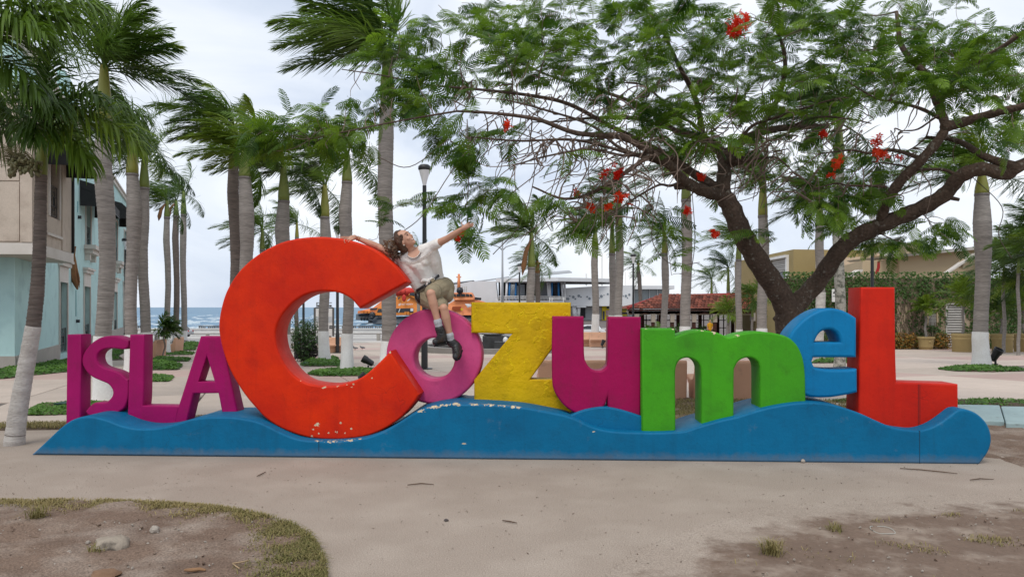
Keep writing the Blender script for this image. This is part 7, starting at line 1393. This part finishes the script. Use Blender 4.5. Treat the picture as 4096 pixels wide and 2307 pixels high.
# open hand, palm out
pc = at(1864, 907, 7.80); hands.append([(wrL, .023), (at(1856, 912, 7.81), .026), (pc, .028), (at(1870, 901, 7.79), .022)]); hands.append([(pc, .024), (at(1871, 906, 7.79), .020)])
finger(at(1867, 899, 7.79), at(1873, 893, 7.77), at(1878, 887.5, 7.76)); finger(at(1871, 900, 7.79), at(1882, 896, 7.765), at(1892, 892.5, 7.75)); finger(at(1873, 903, 7.79), at(1884, 900.5, 7.77), at(1894.5, 898.5, 7.755)); finger(at(1873, 907, 7.79), at(1884, 906, 7.775), at(1893.5, 904.5, 7.76), r=.0075); finger(at(1853, 908, 7.81), at(1848, 898, 7.80), at(1846, 888, 7.79), r=.0095)
# hand laid over the rim of the C
kn = at(1404, 951, 8.095); hands.append([(wrR, .022), (at(1418, 948, 8.135), .026), (kn, .024)]); hands.append([(at(1415, 953, 8.115), .022), (at(1401, 957, 8.075), .018)])
finger(at(1402, 948, 8.105), at(1378, 947, 8.075), at(1353, 948.5, 8.065)); finger(at(1400, 952, 8.075), at(1376, 951, 8.035), at(1352, 955, 8.005)); finger(at(1400, 956, 8.055), at(1380, 955, 8.005), at(1376, 962, 7.980), at(1381, 973, 7.977)); finger(at(1402, 959, 8.045), at(1390, 958, 8.000), at(1387, 964, 7.980), r=.0075); finger(at(1413, 956, 8.075), at(1401, 961, 8.005), at(1393, 967, 7.977), r=.0095)
body = [[(hipR, .10), (kneeR-(kneeR-hipR)*.45, .078), (kneeR-(kneeR-hipR)*.15, .060), (kneeR, .047), (kneeR+(ankR-kneeR)*.3, .050), (kneeR+(ankR-kneeR)*.65, .038), (ankR, .034)], [(hipL, .105), (kneeL-(kneeL-hipL)*.45, .080), (kneeL-(kneeL-hipL)*.15, .062), (kneeL, .048), (kneeL+(ankL-kneeL)*.3, .050), (kneeL+(ankL-kneeL)*.65, .038), (ankL, .034)],
        [(hipR, .09), (waist, .085), (chest, .10), (mid(chest, neck0), .085), (neck0, .055)], [(hipL, .09), (waist, .085)], [(shR, .050), (neck0, .062), (shL, .050)],
        [(neck0, .052), (mid(neck0, hc, .5), .047), (hc-u*.06-f*.01, .05)], [(shR, .05), (mid(shR, elR), .044), (elR, .036), (mid(elR, wrR, .35), .037), (wrR, .024)], [(shL, .05), (mid(shL, elL), .043), (elL, .036), (mid(elL, wrL, .35), .037), (wrL, .024)],
        ('ball', hc+u*.018-f*.005, (.073, .092, .098), HR), ('ball', hc-u*.035+f*.022, (.058, .068, .075), HR), ('ball', hc-u*.082+f*.062, (.026, .026, .022), HR), [(hc+f*.082+u*.022, .007), (hc+f*.101-u*.013, .0095), (hc+f*.090-u*.02, .010)],
        ('ball', hc+f*.062-u*.020-sd_*.033, (.024, .022, .022), HR), ('ball', hc+f*.062-u*.020+sd_*.033, (.024, .022, .022), HR), ('ball', hc-sd_*.074-u*.012-f*.008, (.010, .022, .032), HR), ('ball', hc+sd_*.074-u*.012-f*.008, (.010, .022, .032), HR), ('ball', hc+f*.068+u*.045, (.05, .018, .012), HR)]+hands
blob('body', body, m_skin, W_, .0052, 3, .45)
for s in (-1, 1): fe = MB(); fe.ball(hc+f*.0795+u*.021+sd_*s*.031, (.0095, .0085, .006), 10, 8); fe.obj('eye', mat('dark eye', (.05, .035, .03), None, rough=.2), W_, True)
for s in (-1, 1): fe = MB(); fe.tube([hc+f*.086+u*.042+sd_*s*.014, hc+f*.081+u*.047+sd_*s*.033, hc+f*.066+u*.041+sd_*s*.052], [.003, .003, .002], 6); fe.obj('eyebrow', m_hair, W_, True)
mo = [hc+f*(.0855-abs(a)**2*9)-u*(.052-.9*abs(a)**2*4)+sd_*a for a in (-.034, -.02, 0, .02, .034)]
fe = MB(); fe.tube(mo, [.003, .006, .007, .006, .003], 7); fe.obj('lips', mat('lips', (.42, .12, .10), None, rough=.4), W_, True)
fe = MB(); fe.tube([p+f*.0035+u*.0005 for p in mo], [.001, .0035, .0045, .0035, .001], 7); fe.obj('teeth', mat('teeth', (.75, .72, .68), None, rough=.3), W_, True)
fe = MB(); fe.ball(hc-sd_*.083-u*.045-f*.006, .007, 8, 6); fe.obj('earring', mat('pearl', (.75, .7, .62), None, rough=.2), W_, True)
# hair: swept back from the forehead, curls falling behind her shoulder
back = hc-f*.05+u*.018; hp = [('ball', hc-f*.032+u*.028, (.081, .086, .091), HR), ('ball', hc-f*.055-u*.02, (.075, .062, .078), HR), [(hc+u*.100+f*.015, .024), (hc+u*.095-f*.03, .045), (back-f*.05, .05)], [(hc-sd_*.066+u*.05+f*.03, .02), (hc-sd_*.075-f*.03+u*.01, .035), (hc-f*.07-u*.07-sd_*.03, .05)]]
tail = [hc-f*.08-u*.05, Z2(1255, 150, 8.13), Z2(1250, 180, 8.11), Z2(1268, 205, 8.08)]; hp.append([(p, .040-.007*i) for i, p in enumerate(tail)])
blob('hair', hp, m_hair, W_, .006, 2)
cu = MB(); Rh = random.Random(5)
for k in range(34):
    a = tail[Rh.randrange(4)].lerp(tail[Rh.randrange(4)], Rh.random())+Vector((Rh.gauss(0, .02), Rh.gauss(0, .02), Rh.gauss(0, .02))); L_ = Rh.uniform(.04, .10); dr_ = Vector((Rh.uniform(-1.1, .35), Rh.uniform(-.5, .3), Rh.uniform(-1, .5))).normalized(); o1 = dr_.orthogonal().normalized(); o2 = dr_.cross(o1); ph = Rh.random()*6
    cu.tube([a+dr_*L_*t+(o1*math.cos(ph+9*t)+o2*math.sin(ph+9*t))*.013 for t in [i/9 for i in range(10)]], [.006]*7+[.005, .004, .002], 5)
tag(cu.obj('curls', m_hair, W_, True), kind='stuff')
cu = MB()
for k in range(30):
    a = Z2(Rh.uniform(1195, 1262), Rh.uniform(105, 190), Rh.uniform(8.1, 8.2)); L_ = Rh.uniform(.05, .11); dr_ = Vector((Rh.uniform(-1, .1), Rh.uniform(-.5, .3), Rh.uniform(-.7, .7))).normalized(); o1 = dr_.orthogonal().normalized(); o2 = dr_.cross(o1); ph = Rh.random()*6
    cu.tube([a+dr_*L_*t+(o1*math.cos(ph+9*t)+o2*math.sin(ph+9*t))*.013 for t in [i/9 for i in range(10)]], [.005]*7+[.004, .003, .0015], 5)
tag(cu.obj('loose_curls', m_hair2, W_, True), kind='stuff')
# shirt: torso and short sleeves, knotted at the waist
slR, slL = mid(shR, elR, .16), mid(shL, elL, .42)
wl, wr = Z2(1412, 395, 8.30), Z2(1535, 330, 8.33)
shirt = [[(shR, .060), (mid(shR, wl, .45), .085), (wl, .075)], [(shL, .060), (mid(shL, wr, .45), .078), (wr, .062)], [(chest, .118), (mid(chest, waist), .108), (waist, .108)], [(wl, .075), (waist, .10), (wr, .068)], [(shR, .060), (mid(shR, chest, .6), .09), (mid(shL, chest, .6), .09), (shL, .060)], [(shR, .060), (mid(shR, neck0, .55), .068)], [(shL, .060), (mid(shL, neck0, .5), .066)], [(shR, .06), (slR, .056)], [(shL, .060), (slL, .056)],
         ('ball', chest+Vector((-.045, -.075, .0)), (.055, .05, .055)), ('ball', chest+Vector((.055, -.075, .04)), (.055, .05, .055))]
blob('shirt', shirt, m_shirt, W_, .007, 5)
kn_ = Z2(1472, 360, 8.19); b = MB(); b.ball(kn_, (.03, .028, .026), 10, 8); b.tube([kn_, kn_+Vector((-.05, -.01, .01)), kn_+Vector((-.085, .0, -.02))], [.018, .024, .012], 8); b.tube([kn_, kn_+Vector((.04, -.01, .025)), kn_+Vector((.07, 0, .02))], [.016, .02, .01], 8); b.tube([kn_, kn_+Vector((-.02, -.005, -.05))], [.016, .014], 8); b.obj('shirt_knot', m_shirt, W_, True)
def band(name, P, w_, mt, dy):
    b = MB(); n = len(P); up_ = Vector((-.3, 0, .95)); vs_ = []
    for p in P: vs_ += [p+up_*w_*.5+Vector((0, dy, 0)), p-up_*w_*.5+Vector((0, dy, 0)), p-up_*w_*.5+Vector((0, dy+.02, 0)), p+up_*w_*.5+Vector((0, dy+.02, 0))]
    b.add(vs_, [(4*i, 4*i+1, 4*i+5, 4*i+4) for i in range(n-1)]+[(4*i+2, 4*i+3, 4*i+7, 4*i+6) for i in range(n-1)]+[(4*i, 4*i+4, 4*i+7, 4*i+3) for i in range(n-1)]+[(4*i+1, 4*i+2, 4*i+6, 4*i+5) for i in range(n-1)]); b.obj(name, mt, W_)
band('lace_band', cr_path([Z2(1288, 238, 8.13), Z2(1330, 247, 8.085), Z2(1385, 243, 8.065), Z2(1440, 215, 8.05), Z2(1500, 170, 8.06)], 4), .026, m_lace, -.02)
b = MB(); nk = [Z2(1330, 180, 8.165), Z2(1352, 207, 8.125), Z2(1385, 212, 8.115), Z2(1412, 192, 8.115), Z2(1424, 158, 8.13), Z2(1412, 132, 8.17)]; pts_ = cr_path(nk, 5)
cen_ = Z2(1378, 165, 8.14); b.add([cen_+Vector((0, -.012, 0))]+[p+Vector((0, -.012, 0)) for p in pts_], [(0, i, i+1) for i in range(1, len(pts_))]); b.obj('neckline_skin', m_skin, W_, True)
b = MB(); b.tube([p+Vector((0, -.014, 0)) for p in pts_], .0035, 6); b.obj('neck_hem', m_shirt, W_, True)
# shorts with belt
hemR, hemL = hipR+(kneeR-hipR)*.80, hipL+(kneeL-hipL)*.80
shorts = [[(hipR, .125), (mid(hipR, hemR, .5), .110), (hemR, .088)], [(hipL, .128), (mid(hipL, hemL, .5), .114), (hemL, .090)], [(hipR, .12), (mid(hipR, hipL), .13), (hipL, .125)], [(mid(hipR, hipL), .13), (mid(waist, mid(hipR, hipL), .35), .112)], ('ball', Z2(1592, 445, 8.32), (.085, .11, .10)), [(Z2(1428, 440, 8.33), .085), (Z2(1455, 490, 8.32), .075)]]
blob('shorts', shorts, m_short, W_, .007, 5)
for h_, a_, r_ in ((hemR, kneeR-hipR, .092), (hemL, kneeL-hipL, .094)):
    b = MB(); d = a_.normalized(); b.tube([h_-d*.02, h_+d*.03, h_+d*.031], [r_, r_*.985, r_*.8], 16); b.obj('cuff', m_short, W_, True)
bl = cr_path([Z2(1395, 425, 8.25), Z2(1440, 398, 8.195), Z2(1490, 365, 8.19), Z2(1535, 330, 8.235), Z2(1548, 318, 8.30)], 4); band('belt', bl, .030, m_black, -.008)
b = MB(); q0 = bl[9]+Vector((0, -.03, 0)); b.box(q0, (.04, .012, .035), Euler((0, -.6, 0)).to_matrix()); b.obj('belt_loop', m_short, W_)
b = MB(); b.tube([Z2(1402, 440, 8.26), Z2(1408, 470, 8.25), Z2(1420, 500, 8.26)], [.035, .04, .02], 8); b.obj('belt_bag', m_black, W_, True)
# socks and lace-up boots
for (ank, knee, toe, heel, nm) in ((ankL, kneeL, Z2(1518, 752, 7.90), Z2(1572, 742, 8.08), 'L'), (ankR, kneeR, Z2(1648, 848, 8.0), Z2(1668, 790, 8.14), 'R')):
    ax_ = (knee-ank).normalized(); blob('sock', [[(ank+ax_*.055, .043), (ank+ax_*.02, .042), (ank-ax_*.03, .042)], [(ank+ax_*.048, .046), (ank+ax_*.035, .046)]], m_sock, W_, .006, 2)
    top_ = ank-ax_*.035; ah = heel+(top_-heel)*.35; ball_ = toe.lerp(heel, .28)
    bt = blob('boot', [[(top_, .052), (mid(top_, ah), .053), (ah, .052), (heel, .040)], [(ah, .050), (ball_, .044), (toe, .034)], [(heel, .040), (ball_, .044), (toe, .036)]], m_boot, W_, .006, 3)
    dn = (toe-heel).normalized(); dwn = -(ax_-dn*ax_.dot(dn)).normalized(); sdv = dn.cross(dwn); b = MB(); outl = [(-.045, -.03), (-.03, -.038), (.25, -.034), (.60, -.043), (.92, -.036), (1.08, 0)]; L_ = (toe-heel).length
    pl_ = [heel+dn*L_*a+sdv*w__+dwn*.034 for a, w__ in outl]+[heel+dn*L_*a-sdv*w__+dwn*.034 for a, w__ in reversed(outl[:-1])]; b.prism(pl_, dwn*.02); b.obj('sole', m_tyre, bt, bevel=.005)
    b = MB()
    for k in range(6): p0 = top_.lerp(ball_, .1+.14*k)-dn*0+(dn-dwn)*.0; q_ = p0+Vector((0, -.050, .008)); b.tube([q_-sdv*.02, q_+Vector((0, -.006, 0)), q_+sdv*.02], .004, 5)
    tag(b.obj('laces', mat('boot lace', (.035, .035, .037), None, rough=.6), bt), kind='stuff')
b = MB(); n_ = (elR-wrR).normalized(); o1 = n_.orthogonal().normalized(); o2 = n_.cross(o1)
for off_, r_ in ((.005, .027), (.026, .030)):
    b.tube([wrR+n_*off_+(o1*math.cos(a)+o2*math.sin(a))*r_ for a in [i*2*PI/18 for i in range(19)]], .004, 5)
tag(b.obj('bracelets', mat('amber beads', (.35, .13, .03), None, rough=.35), W_, True), kind='stuff')
# person in yellow at the pavilion
Y = 67.5; c = Vector(((2840-CX)/F*Y, Y, gz(Y)+.12)); P2 = thing('person', 'person in yellow shirt with long hair standing at the tiled pavilion', 'person', c); q = lambda x, z, y=0: c+Vector((x, y, z))
blob('body', [[(q(-.09, .05), .05), (q(-.09, .5), .06), (q(-.08, .9), .09)], [(q(.09, .05), .05), (q(.09, .5), .06), (q(.08, .9), .09)], [(q(0, .9), .14), (q(0, 1.4), .13), (q(0, 1.5), .06), (q(0, 1.6), .06)], ('ball', q(0, 1.68, -.02), (.085, .1, .12)), [(q(-.18, 1.4), .05), (q(-.24, 1.12), .04), (q(-.2, .85, -.05), .035)], [(q(.18, 1.4), .05), (q(.24, 1.12), .04), (q(.14, .95, -.15), .035)]], m_skin, P2, .02, 2)
blob('shirt', [[(q(0, .9), .17), (q(0, 1.15), .17), (q(0, 1.4), .16)], [(q(-.18, 1.42), .07), (q(.18, 1.42), .07)], [(q(-.18, 1.42), .07), (q(-.22, 1.22), .06)], [(q(.18, 1.42), .07), (q(.22, 1.22), .06)]], mat('yellow shirt', (.55, .27, .01), None, rough=.8), P2, .02, 3)
blob('hair', [('ball', q(0, 1.71, .02), (.1, .105, .12)), [(q(0, 1.68, .08), .08), (q(0, 1.42, .12), .09)]], m_hair, P2, .02, 2)
blob('trousers', [[(q(-.09, .1), .07), (q(-.09, .5), .08), (q(-.08, .88), .11)], [(q(.09, .1), .07), (q(.09, .5), .08), (q(.08, .88), .11)]], mat('dark trousers', (.03, .035, .05), None), P2, .02, 2)
